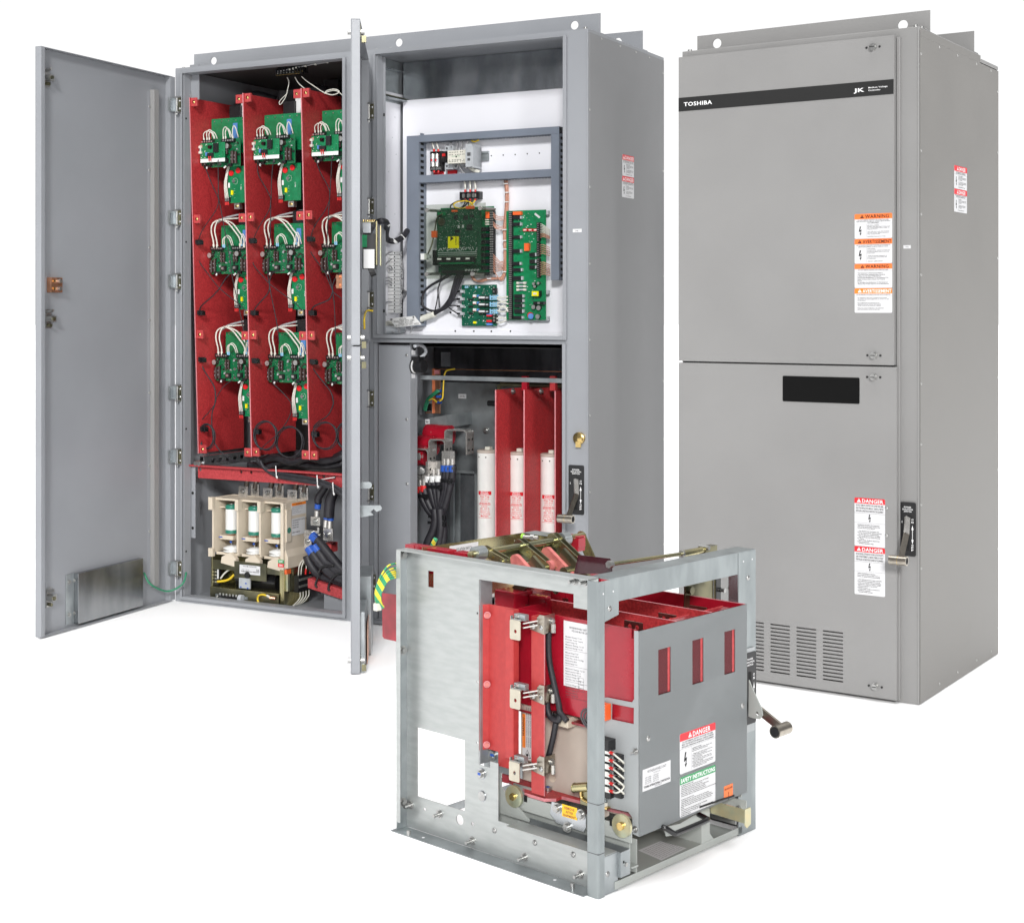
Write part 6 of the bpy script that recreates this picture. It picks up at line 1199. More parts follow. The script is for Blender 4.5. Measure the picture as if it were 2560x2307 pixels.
# ================================================================== lower right bay
def C_(k, x, y, yy): return A('L', k, x, y, y=yy)
a = C_('S1', 148, 110, .022); b = C_('S1', 588, 110, .022)
m = MB('L'); m.box(a[0], b[0], .022, .025, .012, 1.160, 'paint'); e = A('L', 'S1', 693, 400, x=b[0]); m.box(b[0]-.003, b[0], .025, e[1], .012, 1.172, 'paint'); cg = m.obj('wireway_cover', oc, .001)
for k, x_, y_ in (('S1', 543, 270), ('S1', 545, 1170), ('z4', 350, 953)): p = C_(k, x_, y_, .022); hardware('screw', cg, 'L', (p[0], .022, p[2]), (0, -1, 0), 1.1)
for y_ in (232, 557): p = A('L', 'S1', 640, y_, x=b[0]+.001); m = MB('L'); m.box(b[0], b[0]+.0008, p[1]-.014, p[1]+.014, p[2]-.010, p[2]+.010, 'label'); m.obj('tag', cg)
xr_ = b[0]
m = MB('L'); m.box(-1.05, -.03, .62, .623, .02, 1.174, 'galv_dark'); m.box(-1.05, -.55, .60, .619, .02, 1.174, 'galv'); m.obj('back_panel', oc)
m = MB('L'); m.box(-1.05, -.01, .10, .60, 1.150, 1.153, 'dark_matte'); m.box(-1.05, -.01, .597, .599, .98, 1.150, 'galv_shadow'); m.obj('shield', oc)
a = C_('S1', 1025, 100, .5); b = C_('S1', 1155, 430, .5); m = MB('L'); m.box(a[0], b[0], .5, .505, b[2], 1.118, 'galv_dark'); m.obj('hanger_bracket', oc)
a = C_('S1', 700, 550, .10); b = C_('S1', 700, 610, .10)
m = MB('L'); m.box(xr_, -.02, .10, .103, b[2], a[2], 'galv'); m.box(xr_, -.02, .103, .12, a[2]-.003, a[2], 'galv'); m.obj('cross_bar', oc, .001)
# copper ground bus with green and yellow wires
gb = thing('ground_bus', 'bent copper ground bar with green and yellow wires in the lower right bay', 'bus bar', 'L', (-.80, .45, .84))
yb = .42
a = C_('S1', 920, 455, yb); b = C_('S1', 1000, 1090, yb)
m = MB('L'); m.box(a[0], b[0]+.004, yb, yb+.006, b[2], a[2], 'copper'); m.box(a[0]-.003, a[0], yb-.01, yb+.012, b[2], a[2], 'copper'); c = C_('S1', 805, 1080, yb); m.box(c[0], a[0], yb, yb+.03, b[2], b[2]+.006, 'copper'); m.box(a[0], -.02, yb+.0, yb+.006, a[2]-.004, a[2]+.0, 'copper'); m.box(a[0], -.02, yb+.006, yb+.03, a[2]-.004, a[2]-.001, 'copper'); m.obj('bar', gb, .001)
for x_, y_ in ((988, 770), (988, 850), (988, 930)): p = C_('S1', x_, y_, yb-.006); m = MB('L'); m.cyl((p[0], yb, p[2]), (p[0], yb-.012, p[2]), .009, 'steel', 8); m.cyl((p[0]-.008, yb-.008, p[2]), (p[0]+.016, yb-.010, p[2]), .006, 'blue', 8); m.obj('bolt', gb)
p = C_('S1', 965, 505, yb-.002); m = MB('L'); m.box(p[0]-.012, p[0]+.012, yb-.004, yb, p[2]-.009, p[2]+.009, 'red_edge'); m.obj('bolt', gb)
for j in range(5):
    m = MB('L'); m.tube([C_('S1', x+j*8, y+j*4, yb-.02) for x, y in ((780, 1040), (800, 960), (830, 880), (890, 820), (975, 755))], .0035, 'wire_green', 6); m.obj('wire', gb)
m = MB('L'); m.tube([C_('S1', x, y, yb-.02) for x, y in ((850, 905), (900, 880), (940, 905), (965, 930))], .0036, 'wire_yellow', 6); m.obj('wire', gb)
m = MB('L'); m.tube([C_('S1', x, y, yb-.03) for x, y in ((1005, 915), (1045, 870), (1055, 750), (1062, 620), (1080, 520), (1120, 480), (1220, 462))], .0034, 'wire_yellow', 6); m.obj('wire', gb)
m = MB('L'); m.buv('y', yb+.03, .03, 'black', q('S1', 815, 950), q('S1', 885, 1050)); m.obj('bus_support', gb)
a = C_('S1', 695, 1195, .38); b = C_('S1', 1105, 1120, .38)
m = MB('L'); m.add([(a[0], .38, a[2]-.050), (b[0], .38, b[2]-.050), (b[0], .38, b[2]+.004), (a[0], .38, a[2]+.004), (b[0], .60, b[2]-.050), (b[0], .60, b[2]+.004)], [(0,1,2,3),(1,4,5,2)], 'galv'); m.obj('support_angle', oc)
p = C_('S1', 833, 1207, .378); m = MB('L'); m.box(p[0]-.011, p[0]+.011, .3775, .3785, p[2]-.010, p[2]+.012, 'label'); m.text('W', 'y', .3770, p[0], p[2]-.004, .010, 'ink', al='c', bold=.02); m.obj('phase_tag', oc)
p = C_('S1', 1322, 845, .598); m = MB('L'); m.box(p[0]-.020, p[0]+.020, .5975, .5995, p[2]-.010, p[2]+.010, 'label'); m.text('230-82', 'y', .5970, p[0], p[2]-.003, .006, 'ink', al='c'); m.obj('wire_tag', oc)
# black round connector with striped hose
cn = thing('round_connector', 'black round connector with a curved pale hose at the top left of the lower bay', 'connector', 'L', (xr_+.03, .09, 1.0))
p = A('L', 'S1', 690, 425, x=xr_+.02); m = MB('L'); m.cyl((xr_+.001, p[1], p[2]), (xr_+.055, p[1], p[2]), .026, 'black', 20); m.cyl((xr_+.002, p[1], p[2]), (xr_+.008, p[1], p[2]), .032, 'black', 20); m.cyl((xr_+.009, p[1]-.004, p[2]), (xr_+.012, p[1]-.004, p[2]), .029, 'white_plastic', 20); m.box(xr_+.004, xr_+.04, p[1]-.02, p[1]+.02, p[2]+.018, p[2]+.040, 'black'); m.obj('body', cn)
m = MB('L'); m.tube([A('L', 'S1', x, y, x=xr_+.03) for x, y in ((745, 300), (795, 255), (810, 210), (780, 150), (710, 125), (650, 145))], .0075, 'frost', 10); m.obj('hose', cn)
m = MB('L'); m.cyl((xr_, A('L', 'S1', 645, 160, x=xr_)[1], A('L', 'S1', 645, 160, x=xr_)[2]), (xr_+.004, A('L', 'S1', 645, 160, x=xr_)[1], A('L', 'S1', 645, 160, x=xr_)[2]), .013, 'black', 16); m.obj('grommet', cn)
# red insulators with chrome loops and cables
def uloop(root, x0, x1, z0, z1, y, dpt, t=.005):
    m = MB('L'); r = .014
    out = [(x0, z0), (x0, z1-r)] + [(x0+r-r*math.cos(a), z1-r+r*math.sin(a)) for a in (.4, .8, 1.2)] + [(x0+r, z1), (x1-r, z1)] + [(x1-r+r*math.sin(a), z1-r+r*math.cos(a)) for a in (.4, .8, 1.2)] + [(x1, z1-r), (x1, z0-.03), (x1-t, z0-.03), (x1-t, z1-r)]
    out += [(x1-r, z1-t), (x0+r, z1-t), (x0+t, z1-r), (x0+t, z0)]
    m.plate([out], 'y', y, dpt, 'chrome')
    for dy in (.018, .048):
        for dz in (.0, .045): m.cyl((x1, y+dy, z0-.012+dz), (x1+.001, y+dy, z0-.012+dz), .0055, 'slot_black', 12)
    return m.obj('bus_loop', root, .001)
tapes = ['blue', 'white_plastic', 'red_tape']
for i, (k, tl, tr_, br, y) in enumerate((('S1', (1070, 1300), (1385, 1320), 1500, .30), ('z4', (468, 702), (560, 708), 800, .24), ('z4', (385, 755), (467, 760), 850, .18))):
    t = thing('load_terminal', '%s of the three chrome load terminals on red insulators%s' % (('rearmost', 'middle', 'front')[i], (', with no cable on it', ', with blue taped cables', ', with white and red taped cables')[i]), 'terminal', 'L', (C_(k, *tr_, y)[0]-.04, y+.03, C_(k, *tr_, y)[2]-.14), 'chrome load terminals')
    a = C_(k, *tl, y); b = C_(k, *tr_, y); x0 = max(a[0], xr_-.06)
    uloop(t, a[0] if i < 2 else a[0]-.02, b[0], b[2]-.075, b[2]+.0, y, .062)
    m = MB('L'); zc_ = b[2]-.035-(.0 if i else -.005); ri = .043
    m.cyl((xr_-.12, y+.06, zc_), (max(xr_-.05, a[0]-.002), y+.06, zc_), ri, 'red_gloss', 26); m.cyl((xr_-.12, y+.06, zc_), (max(xr_-.09, a[0]-.075), y+.06, zc_), ri*1.04, 'red_gloss', 26); m.obj('insulator', t)
pc = thing('cable_trio', 'bundle of black power cables with blue, white and red tape strapped into one trunk', 'cable', 'L', (-.80, .25, .30))
for (x_, y_, tape, pts) in ((720, 300, 'blue', [(725,330),(715,420),(700,560),(660,700),(640,780)]), (760, 300, 'blue', [(765,330),(750,430),(715,580),(680,700),(650,780)]), (690, 300, 'blue', [(695,330),(690,430),(680,560),(640,700)]),
                             (545, 395, 'white_plastic', [(548,420),(560,500),(600,640),(635,740)]), (590, 395, 'white_plastic', [(592,420),(600,500),(625,640),(650,740)]), (635, 390, 'white_plastic', [(636,420),(635,500),(645,640),(655,740)]),
                             (470, 490, 'red_tape', [(474,520),(490,600),(545,700),(600,770)]), (505, 480, 'red_tape', [(508,510),(530,600),(570,690),(620,760)])):
    y = .22; P = [C_('S2', a, b, y) for a, b in [(x_, y_)]+pts]; m = MB('L'); m.tube(P, .0165, 'rubber', 12); m.obj('cable', pc)
    m = MB('L'); m.cyl(P[0], P[0][:2]+(P[0][2]-.026,), .0173, tape, 14); m.obj('tape', pc)
    m = MB('L'); m.cyl((P[0][0], y, P[0][2]), (P[0][0], y, P[0][2]+.028), .0125, 'chrome', 12); m.box(P[0][0]-.012, P[0][0]+.012, y-.003, y+.003, P[0][2]+.025, P[0][2]+.06, 'chrome'); m.obj('lug', pc)
for j in range(5): 
    P = [C_('S2', a, b, .20+.012*(j % 3)) for a, b in ((600+j*16, 690), (610+j*15, 780), (590+j*22, 880), (545+j*32, 980), (520+j*34, 1060))]; m = MB('L'); m.tube(P, .0185, 'rubber', 12); m.obj('cable', pc)
for x0_, x1_, y_ in ((530, 660, 490), (650, 750, 435), (540, 690, 760), (535, 690, 815), (455, 530, 575)):
    a = C_('S2', x0_, y_, .195); b = C_('S2', x1_, y_-8, .195); m = MB('L'); m.box(a[0], b[0], .196, .199, a[2]-.006, a[2]+.006, 'black_gloss'); m.box(b[0]-.012, b[0]+.006, .188, .196, a[2]-.010, a[2]+.010, 'black_gloss'); m.obj('cable_tie', pc)
for x_, y_, s_ in ((465, 220, 1.3), (470, 345, 1.4), (490, 350, 1)): p = C_('S2', x_, y_, .2); hardware('bolt', pc, 'L', (p[0], .2, p[2]), (.4, -1, 0), s_)
# galvanised frame behind the fuses
m = MB('L'); yy = .5
for x0_, y0_, x1_, y1_, mt in ((780, 345, 955, 372, 'galv'), (740, 380, 770, 1100, 'galv'), (962, 378, 990, 1100, 'galv')): m.buv('y', yy, .012, mt, q('S2', x0_, y0_), q('S2', x1_, y1_))
m.buv('y', yy+.03, .003, 'galv', q('S2', 772, 372), q('S2', 832, 1100)); m.buv('y', yy+.03, .003, 'galv_dark', q('S2', 834, 372), q('S2', 960, 1100)); m.obj('support_channel', oc)
# red barriers and fuses
yb0 = .14
for i, (x_, yt) in enumerate(((842, 432), (1000, 432), (1172, 438))):
    a = A('L', 'z4', x_, yt, y=yb0); m = MB('L'); m.box(a[0]-.003, a[0]+.0025, yb0, .56, .06, a[2], 'red_sheet')
    t = thing('fuse_barrier', '%s red barrier sheet standing between the white fuses' % ('left', 'middle', 'right')[i], 'barrier', 'L', (a[0], .3, .06), 'red barriers between the fuses'); m.obj('sheet', t)
    m = MB('L'); m.add([(a[0]-.003, yb0-.001, .06), (a[0]+.0025, yb0-.001, .06), (a[0]+.0025, yb0-.001, a[2]), (a[0]-.003, yb0-.001, a[2])], [(0,1,2,3)], 'red_edge'); m.obj('cut_edge', t)
    hardware('bolt', t, 'L', (a[0]+.003, yb0+.14, a[2]-.012), (1, 0, 0), 1.1)
    if i < 2: m = MB('L'); m.box(a[0]+.03, a[0]+.055, yb0+.17, yb0+.19, a[2]-.01, a[2]+.05, 'red_gloss' if i == 0 else 'red_sheet'); m.obj('clip', t)
for i, (xl, xc, yt, yl0, yl1) in enumerate(((746, 790, 775, 985, 1132), (920, 960, 785, 990, 1140), (1096, 1135, 795, 1006, 1157))):
    y = .30; a = A('L', 'z4', xl, yt, y=y); r_ = .0405; cx_ = a[0]+r_
    t = thing('power_fuse', '%s of three tall white cylindrical fuses with red printed labels' % ('left', 'middle', 'right')[i], 'fuse', 'L', (cx_, y, .10), 'tall white fuses')
    m = MB('L'); m.cyl((cx_, y, .10), (cx_, y, a[2]-.002), r_, 'fuse_white', 36); m.obj('tube', t)
    m = MB('L'); m.lathe((cx_, y, a[2]-.002), [(r_-.001, 0), (r_+.0012, .002), (r_+.0012, .010), (r_-.004, .013), (0, .013)], 'cream_dark', 36); m.box(cx_-.002, cx_+.020, y-.012, y+.012, a[2]+.011, a[2]+.024, 'terminal_beige'); m.obj('end_cap', t)
    # printing wrapped round the tube
    z1 = A('L', 'z4', xl, yl0, y=y)[2]; z0 = A('L', 'z4', xl, yl1, y=y)[2]; H_ = z1-z0
    m = MB('W'); T = MB('W')
    def wrap(V): return [(cx_+(r_+.0006+h)*math.sin((s+.010)/r_), y-(r_+.0006+h)*math.cos((s+.010)/r_), zz) for s, h, zz in V]
    def wtxt(st, h, zz, mt, wd_, bold=.012, h0=0):
        vs, fs = _text2d(st, bold); xa = min(v[0] for v in vs); xb = max(v[0] for v in vs); kx = wd_/(xb-xa); kk = h/.72
        m.add(wrap([((v[0]-xa)*kx-wd_/2, h0, zz+v[1]*kk) for v in vs]), fs, mt, f='L')
    def wband(s0, s1, za, zb_, mt, h0=0):
        n = 10; V = []
        for j in range(n+1): V += [(s0+(s1-s0)*j/n, h0, za), (s0+(s1-s0)*j/n, h0, zb_)]
        m.add(wrap(V), [(2*j, 2*j+2, 2*j+3, 2*j+1) for j in range(n)], mt, f='L')
    wband(-.030, .030, z1-H_*.14, z1, 'lab_red'); wtxt('Ferraz', .0070, z1-H_*.065, 'ink_white', .030, .02, .0004); wtxt('Shawmut', .0070, z1-H_*.125, 'ink_white', .036, .02, .0004); wband(-.030, .030, z0, z0+H_*.012, 'lab_red')
    for j, (s_, wd_, h_) in enumerate((('Amp-Trap', .042, .0072), ('CURRENT LIMITING', .040, .004), ('MOTOR CIRCUIT', .034, .004), ('BACKUP POWER FUSE', .042, .004), ('A051B3DAR0-57X', .052, .0085), ('R1251024', .026, .005), ('5080V   50/60 Hz', .042, .005), ('DESIGNATION: 57X', .042, .004), ('INTERRUPTING: 63 KA', .046, .0045), ('Min. IC: 1000 AMPS RMS', .050, .0045), ('Mersen', .034, .007))):
        wtxt(s_, h_, z1-H_*(.225+j*.073), 'lab_red', wd_, .03)
    m.obj('printed_label', t)
    for s_ in (-.018, .016): m = MB('L'); an = s_/r_; m.cyl((cx_+r_*math.sin(an), y-r_*math.cos(an), a[2]-.018), (cx_+(r_+.0008)*math.sin(an), y-(r_+.0008)*math.cos(an), a[2]-.018), .003, 'slot_black', 8); m.obj('crimp', t)
# brass shaft and linkage behind the barriers
m = MB('L'); p = C_('S1', 1860, 680, .45); m.cyl((p[0], .45, p[2]), (-.02, .45, p[2]), .010, 'gold_dark', 12); p2 = C_('S1', 1745, 945, .40); m.cyl((p2[0]-.02, .40, p2[2]), (p2[0]+.03, .40, p2[2]), .012, 'black', 12); m.bar((p[0]+.0, .44, p[2]), (p2[0]+.02, .40, p2[2]-.06), .02, .004, (0, 1, 0), 'gold_dark'); m.obj('shutter_linkage', oc)
for x_, y_ in ((1655, 1325),): p = C_('S1', x_, y_, .598); hardware('bolt', oc, 'L', (p[0], .598, p[2]), (0, -1, 0), 1.2)
p = C_('S8', 375, 1262, .04); m = MB('L'); m.box(p[0]-.03, p[0]+.03, .05, .09, .012, .035, 'black'); m.obj('floor_clip', oc)
# ================================================================== galvanised cradle in the foreground
cr_ = thing('draw_out_cradle', 'bare galvanised steel cradle standing in front, open at the sides', 'frame', 'D', (-.33, .31, 0))
TZ = .7035; YP = .035
def Dv(k, x, y, /, **kw): return A('D', k, x, y, **kw)
def pl2d(pts, **kw):
    out = []
    for k, x, y in pts: out.append(Dv(k, x, y, **kw))
    return out
m = MB('D')
cut = [(-.4015, .6545), (-.1023, .6575), (-.1023, .6265), (-.055, .6265), (-.055, .088), (-.3376, .088), (-.3376, .2245), (-.3640, .2245), (-.3640, .209), (-.4015, .209)]
rh = Dv('a2', 697, 960, y=YP)
holes = [rect(-.577, .6148, -.5575, .6552), rect(-.6155, .086, -.449, .2585), cut, circ(rh[0], rh[2], .0125, 20)]
for k, x, y, r in (('a2', 404, 872, .004), ('a2', 802, 993, .0045), ('a1', 918, 840, .003), ('a1', 918, 1460, .003), ('a2', 847, 320, .003)): p = Dv(k, x, y, y=YP); holes.append(circ(min(p[0], -.4065) if k == 'a1' or x == 847 else p[0], p[2], r, 10))
m.plate([rect(-.6535, .0025, -.030, TZ-.003)] + holes, 'y', YP, .002, 'galv_streak')
m.box(-.6555, -.6535, 0, YP+.002, 0.002, TZ-.003, 'galv'); m.box(-.6555, -.6405, -.0005, .0015, .022, TZ-.001, 'galv_streak')
m.box(-.6555, -.030, -.0005, YP+.002, TZ-.0025, TZ, 'galv_streak'); m.box(-.6640, -.034, -.012, YP, .0, .0022, 'galv')
m.box(-.4015, -.3995, YP+.002, YP+.045, .209, .6545, 'galv'); 
m.obj('side_panel', cr_, .0008)
for k, x, y in (('a1', 270, 315), ('a1', 268, 1178), ('a2', 290, 835), ):
    p = Dv(k, x, y, y=.020); hardware('bolt', cr_, 'D', (-.6535, .020, p[2]), (1, 0, 0), 1)
for k, x, y in (('a2', 530, 912), ('a2', 800, 1135), ('a2', 1235, 1272), ('a2', 1700, 1415), ('a1', 1795, 548), ('a1', 1893, 558), ('a2', 290, 838)): p = Dv(k, x, y, y=YP); hardware('nut', cr_, 'D', (p[0], YP, p[2]), (0, -1, 0), 1.25)
for k, x, y in (('a2', 985, 1048), ('a2', 1322, 1150), ('a2', 1640, 1248)): p = Dv(k, x, y, y=YP); hardware('screw', cr_, 'D', (p[0], YP, p[2]), (0, -1, 0), 1.2)
for k, x, y in (('a2', 273, 1060), ('a2', 1634, 1500)): p = Dv(k, x, y, z=.01); m = MB('D'); m.cyl((p[0], p[1], .0022), (p[0], p[1], .014), .0055, 'steel', 14); m.obj('locating_pin', cr_)
for k, x, y in (('a2', 393, 1108), ('a2', 1487, 1460)): p = Dv(k, x, y, z=.002); m = MB('D'); m.cyl((p[0], p[1], .0022), (p[0], p[1], .0026), .004, 'label', 14); m.obj('slot_hole', cr_)
for x, y in ((882, 575), (883, 762)):                                # large round bolts on the upright
    p = Dv('a2', x, y, y=YP); m = MB('D'); m.cyl((p[0], YP, p[2]), (p[0], YP-.0006, p[2]), .0135, 'galv_dark', 22); m.cyl((p[0], YP-.0006, p[2]), (p[0], YP-.003, p[2]), .0115, 'steel', 22)
    if y < 600: m.cyl((p[0], YP-.003, p[2]), (p[0], YP-.012, p[2]), .0085, 'steel', 6); m.box(p[0]-.003, p[0]+.006, YP-.0125, YP-.012, p[2]-.001, p[2]+.005, 'blue')
    m.obj('washer_bolt', cr_)
# corner posts and top beams
m = MB('D'); m.plate([[(-.032, -.0005), (-.032, .0015), (-.006, .0015), (-.0022, .0045), (-.0022, .021), (-.0002, .021), (-.0002, .004), (-.0015, .0012), (-.005, -.0005)]], 'z', 0, TZ-.0025-.0, 'galv_post')
m.obj('corner_post', cr_)
for z in (.2085, .0985): 
    m = MB('D'); m.box(-.0321, .0001, -.0008, .0006, z-.0007, z+.0007, 'ink_soft'); m.box(-.0006, .0001, .0006, .021, z-.0007, z+.0007, 'ink_soft'); m.obj('seam', cr_)
g1 = Dv('a3', 385, 850, x=0); 
m = MB('D')
m.plate([[(.0212, .610), (g1[1], g1[2]), (g1[1], .6500), (g1[1]+.0, TZ-.0025), (.0212, TZ-.0025)]], 'x', -.002, .002, 'galv_post')
m.plate([rect(g1[1]+.0006, .6490, .5432, TZ-.0025)], 'x', -.0035, .0025, 'galv_post'); m.box(-.018, -.0035, g1[1], .5432, .6485, .6503, 'galv_post'); m.box(-.056, -.0002, .0372, .617, TZ-.0025, TZ, 'galv_post')
m.obj('front_beam', cr_, .0006)
m = MB('D'); m.plate([rect(.5438, 0.001, .6205, TZ-.0025)], 'x', -.002, .002, 'galv_post'); m.box(-.030, -.002, .5438, .5458, .12, TZ-.0025, 'galv_dark'); m.box(-.030, -.002, .6185, .6205, .001, TZ-.0025, 'galv_post'); m.obj('post', cr_, .0006)
for k, x, y in (('a3', 303, 797), ('a3', 1553, 520)): p = Dv(k, x, y, x=0); m = MB('D'); m.lathe((0, p[1], p[2]), [(.0065, 0), (.0055, .002), (0, .0028)], 'steel', 14, 'x'); m.obj('rivet', cr_)
for k, x, y in (('a3', 1510, 372), ('a3', 1588, 352), ('a3', 335, 642), ('a3', 245, 665)): p = Dv(k, x, y, x=0); m = MB('D'); m.cyl((0, p[1], p[2]), (.0006, p[1], p[2]), .0022, 'label', 8); m.obj('rivet', cr_)
# far side panel and rear members
m = MB('D'); m.box(-.655, -.03, .6165, .6185, .0, .30, 'galv'); m.box(-.655, -.652, .0372, .6165, .0, .02, 'galv'); m.obj('side_panel', cr_)
m = MB('D'); a = Dv('a3', 1265, 545, x=-.10); b = Dv('a3', 1462, 740, x=-.10); m.box(-.104, -.10, a[1], .612, b[2]-.05, a[2]+.03, 'black_gloss'); 
for x, y in ((1310, 630), (1380, 610)): p = Dv('a3', x, y, x=-.10); m.cyl((-.10, p[1], p[2]), (-.088, p[1], p[2]), .006, 'steel', 8)
m.obj('black_bracket', cr_)
m = MB('D'); a = Dv('a3', 985, 560, x=-.14); b = Dv('a3', 1240, 700, x=-.14); m.box(-.144, -.14, a[1], b[1], b[2]-.03, a[2]+.05, 'gold_dark'); p = Dv('a3', 1022, 632, x=-.14); m.cyl((-.14, p[1], p[2]), (-.130, p[1], p[2]), .010, 'gold_dark', 14); m.box(-.139, -.136, b[1], b[1]+.006, b[2]-.03, a[2]+.03, 'gold_zinc'); m.obj('brass_bracket', cr_)
# red sheet sticking out at the back left, red blocks along the top edge
m = MB('D'); m.puv('y', .12, .003, 'red_deep', [(955, 1482), (1012, 1489), (1012, 1608), (960, 1596), (956, 1590)]); m.obj('shutter', cr_)
for x0_, x1_ in ((300, 385), (390, 455), (462, 600), (605, 690), (742, 843)):
    a = Dv('a1', x0_, 255+(x0_-300)*.14, y=.07); b = Dv('a1', x1_, 255+(x1_-300)*.14, y=.07); m = MB('D'); m.box(a[0], b[0], .055, .085, TZ-.06, TZ+.004, 'red_gloss'); m.obj('block', cr_, .001)
ew = thing('ground_wire_coil', 'coil of green and yellow striped earth wire hanging at the cradle\'s rear left', 'wire', 'D', (-.68, .02, .5))
for j, (o1_, o2_) in enumerate(((0, 0), (40, 4), (66, 14), (84, 24), (104, 34), (124, 42))):
    pts = [(192, 388+o1_), (110, 412+o1_*1.05), (46+o2_*.5, 500+o1_*.9), (0+o2_, 620+o1_*.4), (-4+o2_*1.1, 715+o1_*.1), (18+o2_, 775), (50+o2_*.4, 795-o2_*.2), (66, 770)]
    m = MB('D'); m.tube([Dv('a1', x, y, x=-.675+.003*j) for x, y in pts], .0024, 'wire_earth', 8); m.obj('wire', ew)
p = Dv('a1', 8, 790, x=-.672); m = MB('D'); m.box(p[0]-.004, p[0]+.008, p[1]-.008, p[1]+.008, p[2]-.006, p[2]+.012, 'terminal_beige'); m.obj('cable_tie', ew)
m = MB('D'); m.tube([Dv('a1', x, y, y=.10) for x, y in ((505, 262), (515, 215), (530, 185), (538, 168))], .006, 'wire_earth', 8); m.cyl(Dv('a1', 502, 285, y=.10), Dv('a1', 515, 235, y=.10), .007, 'terminal_beige', 8); m.obj('wire', ew)

# ------------------------------------------------------------------ isolation switch mechanism
sw = thing('isolation_switch', 'brassy isolation switch mechanism with levers and shaft on top of the cradle', 'switch', 'D', (-.45, .28, .55))
XG = -.600
a = Dv('a1', 420, 245, x=XG); b = Dv('a1', 1370, 108, x=XG)
m = MB('D'); m.add([(XG, .038, .56), (XG, b[1], .56), (XG, b[1], b[2]), (XG, .038, a[2]), (XG-.002, .038, .56), (XG-.002, b[1], .56), (XG-.002, b[1], b[2]), (XG-.002, .038, a[2])], [(0,1,2,3),(4,7,6,5),(3,2,6,7),(1,5,6,2),(0,4,5,1),(0,3,7,4)], 'gold_zinc'); 
c = Dv('a1', 1640, 130, y=b[1]); m.add([(XG, b[1], .56), (c[0], b[1], .60), (c[0], b[1], c[2]), (XG, b[1], b[2])], [(0,1,2,3)], 'gold_zinc')
m.box(XG, c[0]+.05, b[1]-.02, b[1]+.03, b[2]-.001, b[2]+.001, 'galv'); bp_ = m.obj('mounting_plate', sw)
a1 = Dv('a1', 665, 232, x=XG+.001); a2_ = Dv('a1', 922, 280, x=XG+.001); zt_ = Dv('a1', 665, 232, x=XG+.001)[2]; 
m = MB('D'); m.box(XG+.0004, XG+.001, a1[1], a2_[1], Dv('a1', 922, 262, x=XG)[2]-.006, zt_-.001, 'label'); m.text('ISOLATION SWITCH', 'x', XG+.0013, (a1[1]+a2_[1])/2, zt_-.017, .0085, 'ink', wd=(a2_[1]-a1[1])*.54, al='c', bold=.012); m.text('MAIN CIRCUIT 7.2kV 400A', 'x', XG+.0013, (a1[1]+a2_[1])/2, zt_-.024, .0035, 'ink_soft', wd=(a2_[1]-a1[1])*.5, al='c'); m.obj('name_label', bp_)
p = Dv('a1', 1325, 147, x=XG); m = MB('D'); m.cyl((XG, p[1], p[2]), (XG+.001, p[1], p[2]), .0088, 'dot_green', 20); m.obj('green_dot', bp_)
p = Dv('a1', 1262, 200, x=XG); m = MB('D'); m.box(XG, XG+.001, p[1]-.006, p[1]+.006, p[2]-.010, p[2]+.006, 'label'); m.obj('white_tag', bp_)
for x, y in ((1415, 155), (1492, 162)): p = Dv('a1', x, y, x=-.56); m = MB('D'); m.cyl((-.585, p[1]-.01, p[2]), (-.545, p[1]+.004, p[2]), .0048, 'chrome', 10); m.cyl((-.566, p[1]-.003, p[2]), (-.556, p[1]+.001, p[2]), .008, 'steel', 6); m.obj('bolt', bp_)
XS_ = -.45; s0 = Dv('T1', 100, 268, x=XS_); s1 = Dv('T1', 1240, 78, x=XS_)
m = MB('D'); m.cyl((XS_, s0[1], s0[2]), (XS_, s1[1], s1[2]), .0085, 'gold_zinc', 20); sh = m.obj('shaft', sw)
def on_shaft(t): return (XS_, s0[1]+(s1[1]-s0[1])*t, s0[2]+(s1[2]-s0[2])*t)
for t0, t1 in ((.035, .11), (.79, .855)):
    m = MB('D'); m.cyl(on_shaft(t0), on_shaft(t1), .0175, 'galv', 20)
    for i in range(6): tt = t0+(t1-t0)*(i+.5)/6; m.cyl(on_shaft(tt-.001), on_shaft(tt+.001), .0180, 'steel', 20)
    m.obj('spring', sh)
for (xa, ya), (xb, yb), t, w_ in (((225, 212), (440, 335), .115, .020), ((585, 175), (885, 392), .43, .026), ((935, 128), (1195, 345), .73, .028)):
    p0 = on_shaft(t); p1 = Dv('T1', xb, yb, y=p0[1]+.01)
    m = MB('D'); m.bar((p0[0]-.008, p0[1], p0[2]+.005), (p1[0], p0[1]+.004, p1[2]), w_, .0035, (0, 1, 0), 'gold_zinc', ends=1); m.bar((p0[0]-.008, p0[1]+.018, p0[2]+.005), (p1[0], p0[1]+.022, p1[2]), w_, .0035, (0, 1, 0), 'gold_dark', ends=1)
    m.cyl((p1[0], p0[1]-.004, p1[2]), (p1[0], p0[1]+.028, p1[2]), .0062, 'gold_dark', 12)
    d_ = Vector(p1)-Vector(p0)
    for f_ in (.28, .52): m.cyl((p0[0]+d_.x*f_, p0[1]+.0002, p0[2]+d_.z*f_), (p0[0]+d_.x*f_, p0[1]-.0008+.0002, p0[2]+d_.z*f_), .0028, 'brass', 10)
    m.obj('lever', sw)
    if t > .4:
        m = MB('D'); m.bar((p1[0]+.006, p0[1]+.011, p1[2]+.004), (p1[0]-.10, p0[1]+.011, p1[2]-.085), .026, .014, (0, 1, 0), 'pink_blade', ends=1); m.obj('drive_link', sw)
